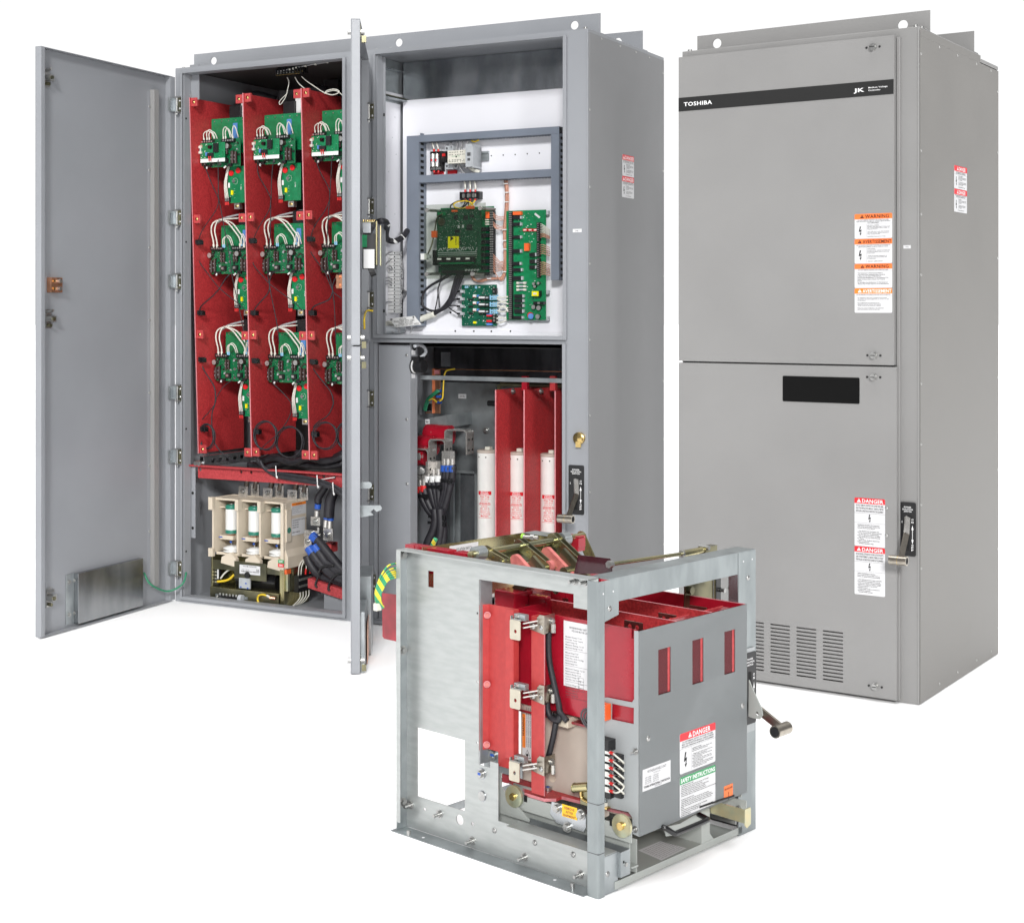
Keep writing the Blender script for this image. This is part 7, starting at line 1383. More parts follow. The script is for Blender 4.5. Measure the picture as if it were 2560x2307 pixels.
m = MB('D'); p0 = on_shaft(.4); p1 = on_shaft(.86); m.add([(p0[0]-.02, p0[1]-.05, p0[2]-.012), (p1[0]-.012, p1[1], p1[2]-.006), (p1[0]+.01, p1[1]-.02, p1[2]-.035), (p0[0]+.05, (p0[1]+p1[1])/2, p0[2]-.06), (p0[0]+.01, p0[1]-.05, p0[2]-.055)], [(0,1,2,3,4)], 'gold_zinc'); m.obj('shaft_plate', sw)
m = MB('D'); 
for a0, b0 in (((862, 55), (985, 100)), ((1000, 60), (1195, 98)), ((1105, 90), (1195, 205)), ((1150, 180), (1190, 240))): P0 = Dv('T1', *a0, y=.44); P1 = Dv('T1', *b0, y=.44); m.box(P0[0], P1[0], .44, .47, P1[2], P0[2], 'red_gloss')
m.obj('red_bearing_block', sw, .002)
m = MB('D'); p0 = Dv('T1', 1225, 85, y=.50); p1 = Dv('T1', 1335, 330, y=.50); m.cyl((p0[0], .47, p0[2]), (p0[0], .51, p0[2]), .010, 'gold_zinc', 16); m.bar(p0, p1, .030, .004, (0, 1, 0), 'gold_zinc', ends=1); m.obj('crank', sw)
for xs_, ys_, yy in ((1090, 290, .30), (620, 330, .18)):
    pass
m = MB('D'); P = [Dv('T1', x, y, y=.20) for x, y in ((450, 318), (650, 300), (720, 345), (540, 350))]; m.box(P[0][0], P[2][0], .18, .26, .655, .665, 'iridescent'); 
for i in range(3): m.cyl((P[0][0]+.02+i*.02, .21, .665), (P[0][0]+.02+i*.02, .21, .672), .005, 'steel', 8)
m.obj('terminal_plate', sw)
# dark translucent arc shield and the connecting rod
YA = .22
m = MB('D'); m.puv('y', YA, .003, 'purple_sheet', q('T1', 1195, 270, 1505, 308, 1530, 330, 1530, 460, 1150, 460)); m.obj('arc_shield', sw)
m = MB('D'); r0_ = Dv('T1', 1530, 362, x=-.10); r1_ = Dv('a3', 960, 303, x=-.10); r2_ = Dv('a3', 1140, 270, x=-.10)
m.cyl((-.10, r0_[1], r0_[2]), (-.10, r1_[1], r1_[2]), .0048, 'gold_zinc', 14); m.cyl((-.10, r1_[1], r1_[2]), (-.10, r2_[1], r2_[2]), .0085, 'gold_zinc', 14); m.cyl((-.10, r1_[1]-.006, r1_[2]), (-.10, r1_[1]+.002, r1_[2]), .0095, 'steel', 6); m.cyl((-.10, r0_[1]-.012, r0_[2]), (-.10, r0_[1]+.002, r0_[2]), .009, 'steel', 6)
m.box(-.112, -.09, r2_[1], r2_[1]+.05, r2_[2]-.02, r2_[2]+.008, 'gold_dark'); m.cyl((-.115, r2_[1]+.008, r2_[2]+.006), (-.085, r2_[1]+.008, r2_[2]+.006), .006, 'steel', 8); m.obj('connecting_rod', sw)

# ------------------------------------------------------------------ withdrawable truck
tk = thing('withdrawable_unit', 'grey fronted draw-out unit with three red windows sitting inside the cradle', 'switchgear unit', 'D', (-.18, .32, .115))
XF, YS = .030, .107
m = MB('D')
m.plate([rect(YS, .1185, .5365, .5805)] + [rect(y0, .4232, y1, .527) for y0, y1 in ((.1777, .2260), (.3095, .3548), (.4401, .4862))], 'x', XF-.002, .002, 'truck_grey')
fp = m.obj('front_panel', tk)

sl = lambda k, x, y: (lambda p: (p[0], p[2]))(Dv(k, x, y, y=YS))
x_st = sl('a3', 524, 1300)[0]
o1 = [(XF-.002, .5800), (x_st, .5800), (x_st, sl('a3', 515, 1610)[1]), (x_st-.006, sl('a3', 495, 1640)[1]), sl('a3', 285, 1598), (sl('a3', 255, 1600)[0], sl('a3', 255, 1598)[1]), (sl('a3', 255, 1600)[0], .40)]
o2 = [(-.085, .395), (-.085, sl('a4', 232, 850)[1]), sl('a4', 435, 895), sl('a4', 468, 940), sl('a4', 470, 1075), (XF-.002, .1187)]
hole = [sl('a3', 322, 1652), sl('a3', 522, 1692), sl('a4', 480, 165), sl('a4', 295, 125)]
m.plate([o1+o2[0:1]+o2[1:], hole], 'y', YS, .002, 'truck_grey'); m.obj('side_plate', tk)
for k, x, y in (('a4', 600, 285), ('a4', 1385, 12)): p = Dv(k, x, y, x=XF); hardware('screw', fp, 'D', (XF, p[1], p[2]), (1, 0, 0), 1.2)
for k, x, y in (('a4', 498, 392), ('a4', 494, 1038)): p = Dv(k, x, y, y=YS); hardware('nut', tk, 'D', (p[0], YS, p[2]), (0, -1, 0), .9)
p = Dv('a4', 822, 925, x=XF); 
for y0, y1 in ((.1777, .2260), (.3095, .3548), (.4401, .4862)):
    m = MB('D'); m.box(XF-.005, XF-.003, y0-.004, y1+.004, .419, .531, 'window_pane'); m.box(XF-.0045, XF-.0028, y1-.009, y1-.0005, .4235, .527, 'red_clip'); m.obj('window', fp)
# safety labels on the front
za = Dv('a4', 1155, 150, x=XF); 
def fx(x, y): p = Dv('a4', x, y, x=XF); return p[1], p[2]
ya, yb_ = fx(862, 400)[0], fx(1157, 300)[0]
z_t = fx(1155, 148)[1]; z_m0 = fx(862, 585)[1]; z_m1 = fx(860, 612)[1]; z_b = fx(858, 945)[1]
lab('danger_label', fp, 'D', 'x', XF+.0001, ya, z_m0, yb_, z_t, 'DANGER', 'lab_red', 'ink_white', 'side', D_SUB, ['HAZARDOUS VOLTAGE', 'Will Cause Severe Injury, Death, Fire,', 'Explosion And Property Damage', '', '-  Release Lever Must Be Pushed In And', '   Latched Before Operation', '-  All Fuse Barriers Must Be Inserted', '   Before Operation', '-  Do Not Remove Or Insert This Unit', '   Unless Isolation Switch Is OFF And', '   Contactor Is OPEN', '-  Rating Data On Main Of This Unit Must', '   Match Rating Data On Controller Door', '-  Qualified Operators Only'], hfrac=.19)
mb = MB('D'); mb.plate([rrect(ya, z_b, yb_, z_m1, .004)], 'x', XF+.0001, .0006, 'label'); H_ = z_m1-z_b; W_ = yb_-ya
mb.plate([[(ya, z_m1-H_*.185), (yb_, z_m1-H_*.185)] + rrect(ya, z_b, yb_, z_m1, .004)[5:15]], 'x', XF+.0008, .0002, 'lab_green')
mb.text('SAFETY INSTRUCTIONS', 'x', XF+.0013, ya+W_/2, z_m1-H_*.145, H_*.105, 'ink_white', wd=W_*.96, al='c', bold=.03)
SI = ['TO REMOVE DRAWOUT UNIT:', '-Lift Release Lever And Pull Out As Far As Possible.', '-Disconnect Control Wiring Harness Plug.', '-Hook Vehicle And Pull Remove Drawer To Compartment.', ' Pull Drawer Out By Hand Without Disconnects.', '-Using Lifting Device, Lift Drawout From Floor.', '-Push Drawer Back In, Then Push In Release Lever Until It Latches.', '', 'TO INSTALL DRAWOUT UNIT:', '-Lift Release Lever And Pull Out As Far As Possible.', '-Grasp Handle And Pull Service Drawer Out Of Compartment.', '-Place Drawout Unit On Service Drawer, Using Lifting Device,', ' Making Sure Location Pins Engage Holes In Bottom Drawout', ' Unit.', '-Push Drawer Into Compartment As Far As Possible.', '-Connect Control Wiring Harness Plug.', '-Push Release Lever In Firmly All The Way Until It Drops And', ' Latches In Place.']
dy = H_*.785/len(SI)
for i, s_ in enumerate(SI):
    if s_: mb.text(s_, 'x', XF+.0010, ya+W_*.03, z_m1-H_*.235-i*dy, dy*.56, 'ink', wd=W_*.93*len(s_)/62, bold=.035)
mb.obj('safety_label', fp)
y0, z0 = fx(553, 728)[0], fx(553, 728)[1]; y1, z1 = fx(785, 462)
mb = MB('D'); mb.box(XF, XF+.0006, y0, y1, z0, z1, 'label'); W_ = y1-y0; H_ = z1-z0; e = XF+.0009
mb.text('WITHDRAWABLE UNIT', 'x', e, (y0+y1)/2, z1-H_*.22, .0065, 'ink_soft', wd=W_*.68, al='c', bold=0); mb.text('HCV-5ND-0-4, LMS', 'x', e, (y0+y1)/2, z1-H_*.32, .0028, 'ink_soft', wd=W_*.25, al='c', bold=0)
for i, (s_, t_) in enumerate((('PART NUMBER', 'L130DV300-0050'), ('SERIAL NUMBER', '14120380'), ('MFG NUMBER', '94093'), ('MFG DATE', 'DEC14-P1'))): mb.text(s_, 'x', e, y0+W_*.30, z1-H_*(.44+i*.09), .0030, 'ink_soft', al='r', wd=W_*.22, bold=0); mb.text(t_, 'x', e, y0+W_*.36, z1-H_*(.44+i*.09), .0030, 'ink_soft', wd=W_*.2, bold=0)
mb.text('TOSHIBA INTERNATIONAL CORPORATION', 'x', e, (y0+y1)/2, z0+H_*.13, .0048, 'ink', wd=W_*.93, al='c', bold=.03); mb.text('HOUSTON, TEXAS U.S.A.', 'x', e, (y0+y1)/2+.005, z0+H_*.05, .0025, 'ink_soft', wd=W_*.25, al='c'); mb.obj('rating_label', fp)
y0, z0 = fx(1230, 782); y1, z1 = fx(1303, 655); mb = MB('D'); mb.box(XF, XF+.0006, y0, y1, z0+.0, z1, 'lab_orange'); mb.text('RELEASE LEVER', 'x', XF+.0009, (y0+y1)/2, z1-.010, .0045, 'ink', wd=(y1-y0)*.88, al='c', bold=.02); c_ = (y0+y1)/2
mb.plate([[(c_-.0007, z1-.016), (c_-.0007, z1-.030), (c_-.003, z1-.030), (c_, z1-.036), (c_+.003, z1-.030), (c_+.0007, z1-.030), (c_+.0007, z1-.016)]], 'x', XF+.0008, .0001, 'ink'); mb.obj('release_label', fp)
# red phase housings behind the front
YR = .112
for i, yy in enumerate((YR, .252, .393, .533)):
    zt = .5795 if i else .5815
    x_l = -.3414 if i == 0 else -.43
    m = MB('D')
    if i == 0: m.plate([[(x_l, .356), (-.1205, .354), (.010, .33), (.0265, .33), (.0265, .560), (.018, .565), (.018, zt), (.010, zt), (.010, .560), (.004, .560), (.004, zt), (x_l, zt)]], 'y', yy, .004, 'red_gloss'); m.box(x_l-.004, x_l, yy, yy+.12, .36, zt, 'red_gloss'); m.box(x_l, .026, yy+.004, yy+.05, .352, .356, 'red_gloss')
    else: m.plate([[(x_l, .20), (.0260, .20), (.0260, zt), (x_l, zt)]], 'y', yy, .004, 'red_gloss' if i == 3 else 'red_sheet')
    m.obj('phase_barrier', tk)
    if i: m = MB('D'); m.box(x_l, .024, yy-.0004, yy+.0044, zt+.0002, zt+.001, 'red_edge'); m.obj('barrier_edge', tk)
    if 0 < i < 3: m = MB('D'); m.box(-.010, .024, yy+.006, yy+.10, .545, zt-.004, 'red_gloss'); m.box(-.013, -.010, yy+.006, yy+.10, .40, zt-.002, 'red_clip'); m.obj('corner_block', tk, .002)
m = MB('D'); m.box(-.43, -.05, YR+.01, .53, .33, .335, 'red_deep'); m.box(-.43, -.426, YR+.12, .53, .335, .56, 'red_deep'); m.obj('floor_plate', tk)
for k, pts in (('a3', (434, 892, 598, 975)), ('a3', (742, 825, 900, 880)), ('a3', (1020, 757, 1178, 808)), ('T1', (583, 748, 742, 830)), ('T1', (930, 678, 1088, 745))):
    yy = {434: .20, 742: .34, 1020: .47, 583: .20, 930: .34}[pts[0]]
    a = Dv(k, pts[0], pts[1], y=yy); b = Dv(k, pts[2], pts[3], y=yy)
    m = MB('D'); zt = max(a[2], b[2])-.002; m.plate([rect(a[0], zt-.030, b[0], zt), circ(a[0]+(b[0]-a[0])*.3, zt-.013, .0062, 14), circ(a[0]+(b[0]-a[0])*.7, zt-.013, .0062, 14)], 'y', yy, .003, 'bronze_roll'); m.obj('fuse_clip', tk)
for i, yy in enumerate((.20, .34)):
    m = MB('D'); x_ = -.36-.02*i; m.bar((x_-.07, yy, .60), (x_+.01, yy, .665), .028, .012, (0, 1, 0), 'gold_dark'); m.bar((x_-.02, yy, .685), (x_+.07, yy, .62), .026, .010, (0, 1, 0), 'gold_dark'); m.bar((x_-.06, yy-.012, .68), (x_+.02, yy-.012, .625), .03, .012, (0, 1, 0), 'pink_blade', ends=1); m.cyl((x_+.01, yy-.03, .64), (x_+.01, yy, .64), .013, 'gold_dark', 16); m.obj('blade_contact', tk)
for i, yy in enumerate((.16, .30, .44)): m = MB('D'); m.box(-.47, -.40, yy, yy+.07, .50, .605, 'red_gloss'); m.box(-.40, -.34, yy+.05, yy+.07, .50, .595, 'red_gloss'); m.obj('contact_shroud', tk, .004)
# printed form on the red side
m = MB('D'); l0 = Dv('S3', 1400, 618, y=YR-.0005); l1 = Dv('S3', 1385, 1525, y=YR-.0005); m.box(l0[0], l0[0]+.115, YR-.0010, YR-.0003, l1[2], l0[2], 'label')
xl_, zt, H_ = l0[0], l0[2], l0[2]-l1[2]
m.text('WITHDRAWABLE UNIT FOR MEDIUM', 'y', YR-.0013, xl_+.06, zt-.016, .0045, 'ink_soft', wd=.085, al='c'); m.text('VOLTAGE MOTOR CONTROLLER', 'y', YR-.0013, xl_+.06, zt-.023, .0045, 'ink_soft', wd=.070, al='c')
for j in range(24):
    if j % 6 == 5: m.box(xl_+.004, xl_+.111, YR-.00125, YR-.00115, zt-.036-j*.0062, zt-.0355-j*.0062, 'ink_soft')
    else: m.text(random.choice(['Maximum Ratings 7.2 kV', 'Rated current 400 A', 'Control Voltage 120', 'Power fuse type', 'Interrupting rating 63 kA', 'Part No. and Config']), 'y', YR-.0013, xl_+.006, zt-.038-j*.0062, .0030, 'ink_soft', wd=rnd(.035, .06)); m.text('see note', 'y', YR-.0013, xl_+.08, zt-.038-j*.0062, .0028, 'ink_soft', wd=.015)
for j in range(4): m.plate([rect(xl_+.045, zt-.135-j*.008, xl_+.062, zt-.127-j*.008), rect(xl_+.0455, zt-.1345-j*.008, xl_+.0615, zt-.1275-j*.008)], 'y', YR-.0012, -.0001, 'ink_soft')
m.obj('data_sheet', tk)
# cream contactor body inside
YC_ = .150
m = MB('D'); m.box(-.30, -.012, YC_, .52, .135, .352, 'cream_dark'); m.box(-.045, -.040, YC_-.006, YC_, .14, .35, 'cream_dark'); m.box(-.115, -.105, YC_-.010, YC_, .14, .35, 'cream_dark'); m.box(-.095, -.091, YC_-.004, YC_, .15, .35, 'cream')
p = Dv('S4', 1115, 1030, y=YC_); m.cyl((p[0], YC_-.001, p[2]), (p[0], YC_, p[2]), .010, 'cream', 20); m.box(-.13, -.09, YC_-.02, YC_, .128, .155, 'cream_dark'); m.obj('contactor_body', tk, .003)
a = Dv('S4', 715, 110, y=.125); b = Dv('S4', 840, 1080, y=.125); m = MB('D'); m.box(a[0], b[0]+.02, .125, .150, b[2], a[2]+.03, 'cream_dark'); cb_ = m.obj('contactor_flange', tk, .002)
a = Dv('S4', 740, 215, y=.1245); b = Dv('S4', 778, 650, y=.1245); c = Dv('S4', 838, 680, y=.1245); m = MB('D'); m.box(a[0], c[0]+.006, .1240, .1246, Dv('S4', 760, 780, y=.1245)[2], a[2], 'label'); m.box(a[0], b[0], .1234, .1239, b[2], a[2], 'lab_amber')
m.text('WARNING', 'y', .1230, b[0]-.003, b[2]+.028, .0065, 'ink', rot=math.pi/2, wd=.045, bold=.02)
for j in range(3): m.text('READ MANUAL. HAZARDOUS VOLTAGE, QUALIFIED STAFF', 'y', .1236, b[0]+.006+j*.006, b[2]+.004, .0032, 'ink_soft', rot=math.pi/2, wd=.095)
p = Dv('S4', 800, 725, y=.1235); tri_mark(m, 'y', .1236, p[0], p[2]-.010, .020, 'ink'); tri_mark(m, 'y', .1232, p[0], p[2]-.008, .016, 'label'); m.plate([circ(p[0], p[2]-.003, .004, 10)], 'y', .1229, -.0001, 'ink'); m.obj('warning_label', cb_)
# red channel bolted to the side panel, with contact tabs
chn = thing('red_channel', 'salmon red upright channel bolted at the cradle cut-out, carrying three pale contact tabs', 'channel', 'D', (-.36, .06, .21))
a = Dv('S3', 240, 400, y=.044); b = Dv('S3', 355, 390, y=.062); c = Dv('S3', 765, 460, y=.062)
zt = b[2]; zb = Dv('S4', 250, 670, y=.05)[2]; zb2 = Dv('S4', 500, 890, y=.062)[2]; xa = a[0]; xb = b[0]; xc = c[0]; xn = Dv('S4', 440, 800, y=.062)[0]
m = MB('D'); m.box(xa, xa+.003, .037, .062, zb, zt, 'red_light'); m.add([(xa, .040, zb), (xb, .060, zb), (xb, .060, zt), (xa, .040, zt), (xa, .043, zb), (xb, .063, zb), (xb, .063, zt), (xa, .043, zt)], [(0,1,2,3),(4,7,6,5),(3,2,6,7),(0,4,5,1)], 'red_light')
m.plate([[(xb, zb), (xn, zb), (xn, zb2), (xc, zb2), (xc, zt), (xb, zt)]], 'y', .060, .003, 'red_light')
f = Dv('S3', 665, 470, y=.048); m.box(xc-.003, xc, .044, .060, zb2, zt, 'red_light'); m.box(xc-.026, xc-.003, .044, .047, zb2+.03, zt, 'red_light'); m.obj('channel', chn, .0006)
for k, x, y in (('S3', 322, 545), ('S3', 318, 1515), ('S4', 282, 610)): p = Dv(k, x, y, y=.050); m = MB('D'); n_ = Vector((.7, -.7, 0)); P0 = Vector((p[0], .051, p[2])); m.cyl(P0, P0+n_*.006, .0065, 'pink_blade', 6); m.cyl(P0, P0+n_*.0015, .0085, 'red_edge', 16); m.obj('bolt', chn)
p = Dv('S4', 365, 745, y=.075); m = MB('D'); m.box(xb-.03, xc, .075, .078, zb-.055, zb+.002, 'galv'); m.cyl((p[0], .075, p[2]), (p[0], .068, p[2]), .0125, 'steel', 18); m.box(p[0]-.002, p[0]+.010, .0672, .0678, p[2], p[2]+.006, 'blue'); m.obj('bracket', chn)
ps = thing('red_post', 'salmon red flat post right of the channel, with three folded metal clips', 'post', 'D', (-.24, .07, .155))
a = Dv('S3', 945, 545, y=.070); b = Dv('S3', 1128, 575, y=.070); zb = Dv('S4', 990, 1255, y=.070)[2]
m = MB('D'); m.box(a[0], b[0], .070, .073, zb, a[2]-.002, 'red_light'); m.box(a[0], a[0]+.003, .073, .095, zb, a[2]-.002, 'red_light'); m.box(b[0]-.0008, b[0], .0695, .072, zb, a[2]-.001, 'red_edge'); m.obj('post', ps)
for i, (k, yt) in enumerate((('S3', 530), ('S3', 1500), ('S4', 745))):
    if i < 2: p = Dv('S3', 650, yt+70, y=.036); q1 = Dv('S3', 795, yt+375, y=.036)
    else: p = Dv('S4', 575, 810, y=.036); q1 = Dv('S4', 705, 1090, y=.036)
    t_ = MB('D'); X0, X1, Z1, Z0 = p[0], q1[0], p[2], q1[2]
    t_.plate([rrect(X0, Z0, X1, Z1, .004), circ((X0+X1)/2+.001, Z0+.020, .0045, 14)], 'y', .034, .0025, 'nickel'); t_.box(X0, X0+.002, .0365, .060, Z0+.03, Z1+.008, 'steel'); t_.box(X0, X1+.004, .046, .060, Z1-.002, Z1+.012, 'galv'); t_.box(X0+.004, X1, .036, .058, Z1-.001, Z1+.002, 'steel'); t_.obj('contact_tab', chn)
    m = MB('D')
    for dz in (.002, -.008): m.bar((X1-.002, .048, Z1-.010+dz), (X1+.034, .060, Z1+.0+dz), .008, .003, (0, 0, 1), 'chrome')
    m.cyl((X0+.010, .046, Z1+.004), (X0+.018, .044, Z1+.008), .004, 'chrome', 8); m.obj('contact_finger', chn)
    cx0, cx1 = a[0], b[0]; zc = {0: Dv('S3', 1050, 690, y=.07)[2], 1: Dv('S3', 1050, 1670, y=.07)[2], 2: Dv('S4', 930, 880, y=.07)[2]}[i]
    m = MB('D'); m.plate([[(cx0, zc-.012), (cx1+.001, zc-.018), (cx1+.001, zc+.026), (cx1-.012, zc+.026), (cx1-.020, zc+.018), (cx1-.020, zc+.004), (cx0-.008, zc+.008)]], 'y', .0660, .0025, 'bronze_roll'); m.plate([[(.066, zc-.018), (.100, zc-.012), (.104, zc+.0), (.104, zc+.026), (.066, zc+.026)]], 'x', cx1+.001, .0022, 'bronze_roll')
    cl = m.obj('clip', ps)
    for dx in (.010, .034): hardware('screw', cl, 'D', (cx0+dx, .066, zc-.004), (0, -1, 0), 1.1)
    hardware('bolt', cl, 'D', (cx1+.0032, .092, zc+.010), (1, 0, 0), .7)
    m = MB('D'); m.cyl((cx1+.010, .090, zc+.004), (cx1+.012, .088, zc-.016), .006, 'chrome', 8); m.obj('lug', cl)
bc = thing('contact_cables', 'short black cables curving from the red post clips to the cream body', 'cable', 'D', (-.18, .09, .2))
for pts, yy in (([('S3', 1190, 760), ('S3', 1185, 950), ('S3', 1200, 1200), ('S3', 1260, 1500), ('S3', 1330, 1796), ('S4', 1215, 200), ('S4', 1300, 310)], .095), ([('S3', 1170, 1750), ('S4', 1050, 90), ('S4', 1060, 180), ('S4', 1100, 270), ('S4', 1190, 300), ('S4', 1215, 250)], .09), ([('S4', 1160, 330), ('S4', 1130, 500), ('S4', 1095, 650), ('S4', 1065, 765)], .095)):
    m = MB('D'); m.tube([Dv(k, x, y, y=yy) for k, x, y in pts], .0072, 'rubber', 12); m.obj('cable', bc)
for pts in ([(1580, 150), (1500, 180), (1480, 260), (1520, 350), (1585, 415)], [(1585, 170), (1530, 200), (1510, 270), (1540, 340), (1585, 380)], [(1585, 190), (1555, 230), (1545, 290), (1585, 340)]):
    m = MB('D'); m.tube([Dv('S4', x, y, y=.10) for x, y in pts], .0022, 'ink_soft'); m.obj('thin_wire', bc)
m = MB('D'); a = Dv('S4', 1180, 330, y=.12); b = Dv('S4', 1350, 310, y=.12); m.box(a[0], b[0], .11, .148, a[2]-.004, a[2]+.02, 'cream'); m.cyl(Dv('S4', 1160, 250, y=.105), Dv('S4', 1165, 200, y=.105), .009, 'black', 12); m.obj('cable_clamp', bc)
# truck base: pink tray, rails, wheels
m = MB('D'); zt = .150; yo = .078
P = [Dv('S4', x, y, z=zt) for x, y in ((650, 1090), (765, 1175), (765, 1215), (1015, 1290), (1165, 1290), (1235, 1260), (1575, 1345))]
m = MB('D'); R_ = [(p[0], p[1]) for p in P]; m.plate([R_ + [(XF-.004, Dv('a4', 460, 900, z=zt)[1]), (XF-.004, .5), (-.42, .5), (-.42, P[0][1])]], 'z', zt-.007, .007, 'red_sheet'); 
E_ = R_ + [(XF-.004, Dv('a4', 460, 900, z=zt)[1])]
for (x0, y0), (x1, y1) in zip(E_[:-1], E_[1:]): m.add([(x0, y0-.0006, zt-.0072), (x1, y1-.0006, zt-.0072), (x1, y1-.0006, zt+.0002), (x0, y0-.0006, zt+.0002)], [(0,1,2,3)], 'red_edge')
m.obj('tray', tk)
p = Dv('S4', 1060, 1180, z=.151); m = MB('D'); m.cyl((p[0], p[1], .150), (p[0], p[1], .158), .010, 'steel', 8); m.box(p[0]-.006, p[0]+.004, p[1]-.004, p[1]+.004, .158, .1585, 'blue'); m.obj('bolt', tk)
YK = .086
m = MB('D'); m.box(-.40, XF-.006, YK, YK+.003, .108, .1425, 'pan_grey'); m.box(-.40, XF-.006, .520, .523, .108, .1425, 'pan_grey'); m.box(-.35, -.345, YK+.003, .52, .108, .14, 'pan_grey'); 
for k, x, y in (('S4', 778, 1285), ('S4', 1862, 1585)): p = Dv(k, x, y, y=YK); m.box(p[0]-.005, p[0]+.005, YK-.0006, YK, p[2]-.009, p[2]+.007, 'slot_black')
m.obj('side_rail', tk)
for k, x, y, rr in (('a4', 370, 1013, .0262), ('S4', 615, 1268, .0262)):
    p = Dv(k, x, y, y=YK-.014); m = MB('D'); m.cyl((p[0], YK-.012, p[2]), (p[0], YK-.005, p[2]), rr, 'iridescent', 40); m.cyl((p[0], YK-.012, p[2]), (p[0], YK-.018, p[2]), .009, 'brass', 6 if k == 'S4' else 20); m.obj('wheel', tk)
m = MB('D'); p = Dv('S4', 1430, 1140, y=.095); m.cyl((p[0], .085, p[2]), (p[0]+.045, .085, p[2]+.012), .011, 'gold_zinc', 16); m.cyl((p[0]-.001, .085, p[2]), (p[0], .085, p[2]), .012, 'dot_green' if False else 'gold_zinc', 16)
m.tube([Dv('S4', x, y, y=.085) for x, y in ((1505, 1120), (1475, 1190), (1490, 1290), (1570, 1340))], .003, 'brass', 8); m.box(p[0]+.015, p[0]+.05, .088, .105, p[2]-.035, p[2]+.006, 'gold_dark'); m.obj('latch_mechanism', tk)
m = MB('D'); p = Dv('a4', 245, 760, y=.10); p2 = Dv('a4', 245, 815, y=.10); m.tube([(p[0]+.004*math.cos(i*1.3), .10+.004*math.sin(i*1.3), p[2]+(p2[2]-p[2])*i/30) for i in range(31)], .0011, 'galv', 5); m.cyl((p2[0], .10, p2[2]), (p2[0], .10, p2[2]-.008), .006, 'terminal_beige', 10); m.box(p2[0]-.02, p2[0]+.012, .09, .104, p2[2]-.012, p2[2]-.008, 'brass'); m.obj('spring_pin', tk)
# terminal block and connector on the truck side
m = MB('D'); xt0 = Dv('a4', 232, 400, y=YS)[0]; xt1 = Dv('a4', 330, 400, y=YS)[0]; zt = Dv('a4', 290, 290, y=YS)[2]; zb = Dv('a4', 300, 755, y=YS)[2]
m.box(xt0-.02, xt0+.016, YS-.012, YS, zb+.008, zt-.008, 'black'); m.box(xt0-.005, xt1, YS-.026, YS, zt-.020, zt+.004, 'black'); m.box(xt0-.005, xt1-.004, YS-.014, YS, zb-.004, zb+.010, 'black'); m.cyl((xt0+.005, YS-.028, zt-.004), (xt0+.005, YS-.026, zt-.004), .004, 'steel', 8)
for i in range(7): zz = zb+.012+(zt-zb-.034)*i/6; m.box(xt0-.012, xt0+.026, YS-.017, YS-.012, zz-.002, zz+.002, 'black')
tbk = m.obj('terminal_block', tk)
for i in range(6):
    p = Dv('a4', 300, 398+i*63.5, y=YS-.016); z = p[2]
    m = MB('D'); m.box(p[0]-.018, p[0]-.004, YS-.020, YS-.012, z-.006, z+.006, 'solder'); m.cyl((p[0]-.006, YS-.018, z+.001), (p[0]-.006, YS-.023, z+.001), .005, 'chrome', 8); m.obj('screw_terminal', tbk)
    m = MB('D'); m.box(p[0]+.0, p[0]+.022, YS-.010, YS-.0005, z-.016, z-.004, 'black'); m.obj('divider', tbk)
    m = MB('D'); m.cyl((p[0]-.004, YS-.020, z), (p[0]+.006, YS-.020, z-.001), .0038, 'red_tape', 8); m.tube([(p[0]+.006, YS-.020, z-.001), (p[0]+.018, YS-.022, z-.005), (p[0]+.028, YS-.016, z-.014), (p[0]+.026, YS-.006, z-.022), (p[0]+.008, YS-.004, z-.020)] if i != 5 else [(p[0]+.006, YS-.020, z-.001), (p[0]+.018, YS-.022, z), (p[0]+.027, YS-.016, z+.006), (p[0]+.026, YS-.006, z+.014), (p[0]+.008, YS-.004, z+.016)], .0021, 'wire_white'); m.obj('wire', tbk)
m = MB('D'); a = Dv('S4', 1768, 85, y=YS-.01); b = Dv('S4', 1830, 300, y=YS-.01); m.box(a[0]-.012, b[0], YS-.022, YS-.002, b[2], a[2], 'relay_orange')
for i in range(5):
    for j in range(3): m.cyl((b[0]-.003-j*.0048, YS-.022, b[2]+.006+i*.0075), (b[0]-.003-j*.0048, YS-.0235, b[2]+.006+i*.0075), .0014, 'cream', 6)
m.obj('control_plug', tk, .001)
# switch plate, triangular arm and handle at the far right
m = MB('D'); YH = .622; a = Dv('a3', 1560, 1185, y=YH); 
sx0 = Dv('a3', 1548, 1200, x=-.0)[1]
px0, px1 = Dv('a3', 1562, 1185, x=.004)[1], Dv('a3', 1620, 1185, x=.004)[1]
zt = Dv('a3', 1600, 1180, x=.004)[2]; zb = Dv('a4', 1480, 150, x=.004)[2]
pw = .053; pp, e1 = switch_plate(tk, 'D', 'x', .0042, px1-pw, zb, px1, zt)
m = MB('D'); m.box(.0002, .004, .545, px1-.004, zb-.02, zt+.01, 'truck_grey'); m.obj('plate_mount', tk)
hz = Dv('a4', 1500, 75, x=.055); ar = [Dv('a4', x, y, y=.590) for x, y in ((1433, 60), (1485, 110), (1530, 120), (1545, 95))]
YT = .575
m = MB('D'); A_ = [Dv('a3', x, y, y=YT) for x, y in ((1558, 1440), (1580, 1500), (1672, 1700), (1680, 1760), (1655, 1795), (1600, 1785), (1555, 1770))]
hh = [Dv('a3', x, y, y=YT) for x, y in ((1618, 1722), (1640, 1730), (1648, 1755), (1632, 1768), (1618, 1750))]
m.plate([[(p[0], p[2]) for p in A_], [(p[0], p[2]) for p in hh]], 'y', YT, .004, 'pan_grey'); m.obj('lever_guard', tk)
l0 = Dv('a4', 1520, 60, y=.60); l1 = Dv('a4', 1705, 195, y=.60)
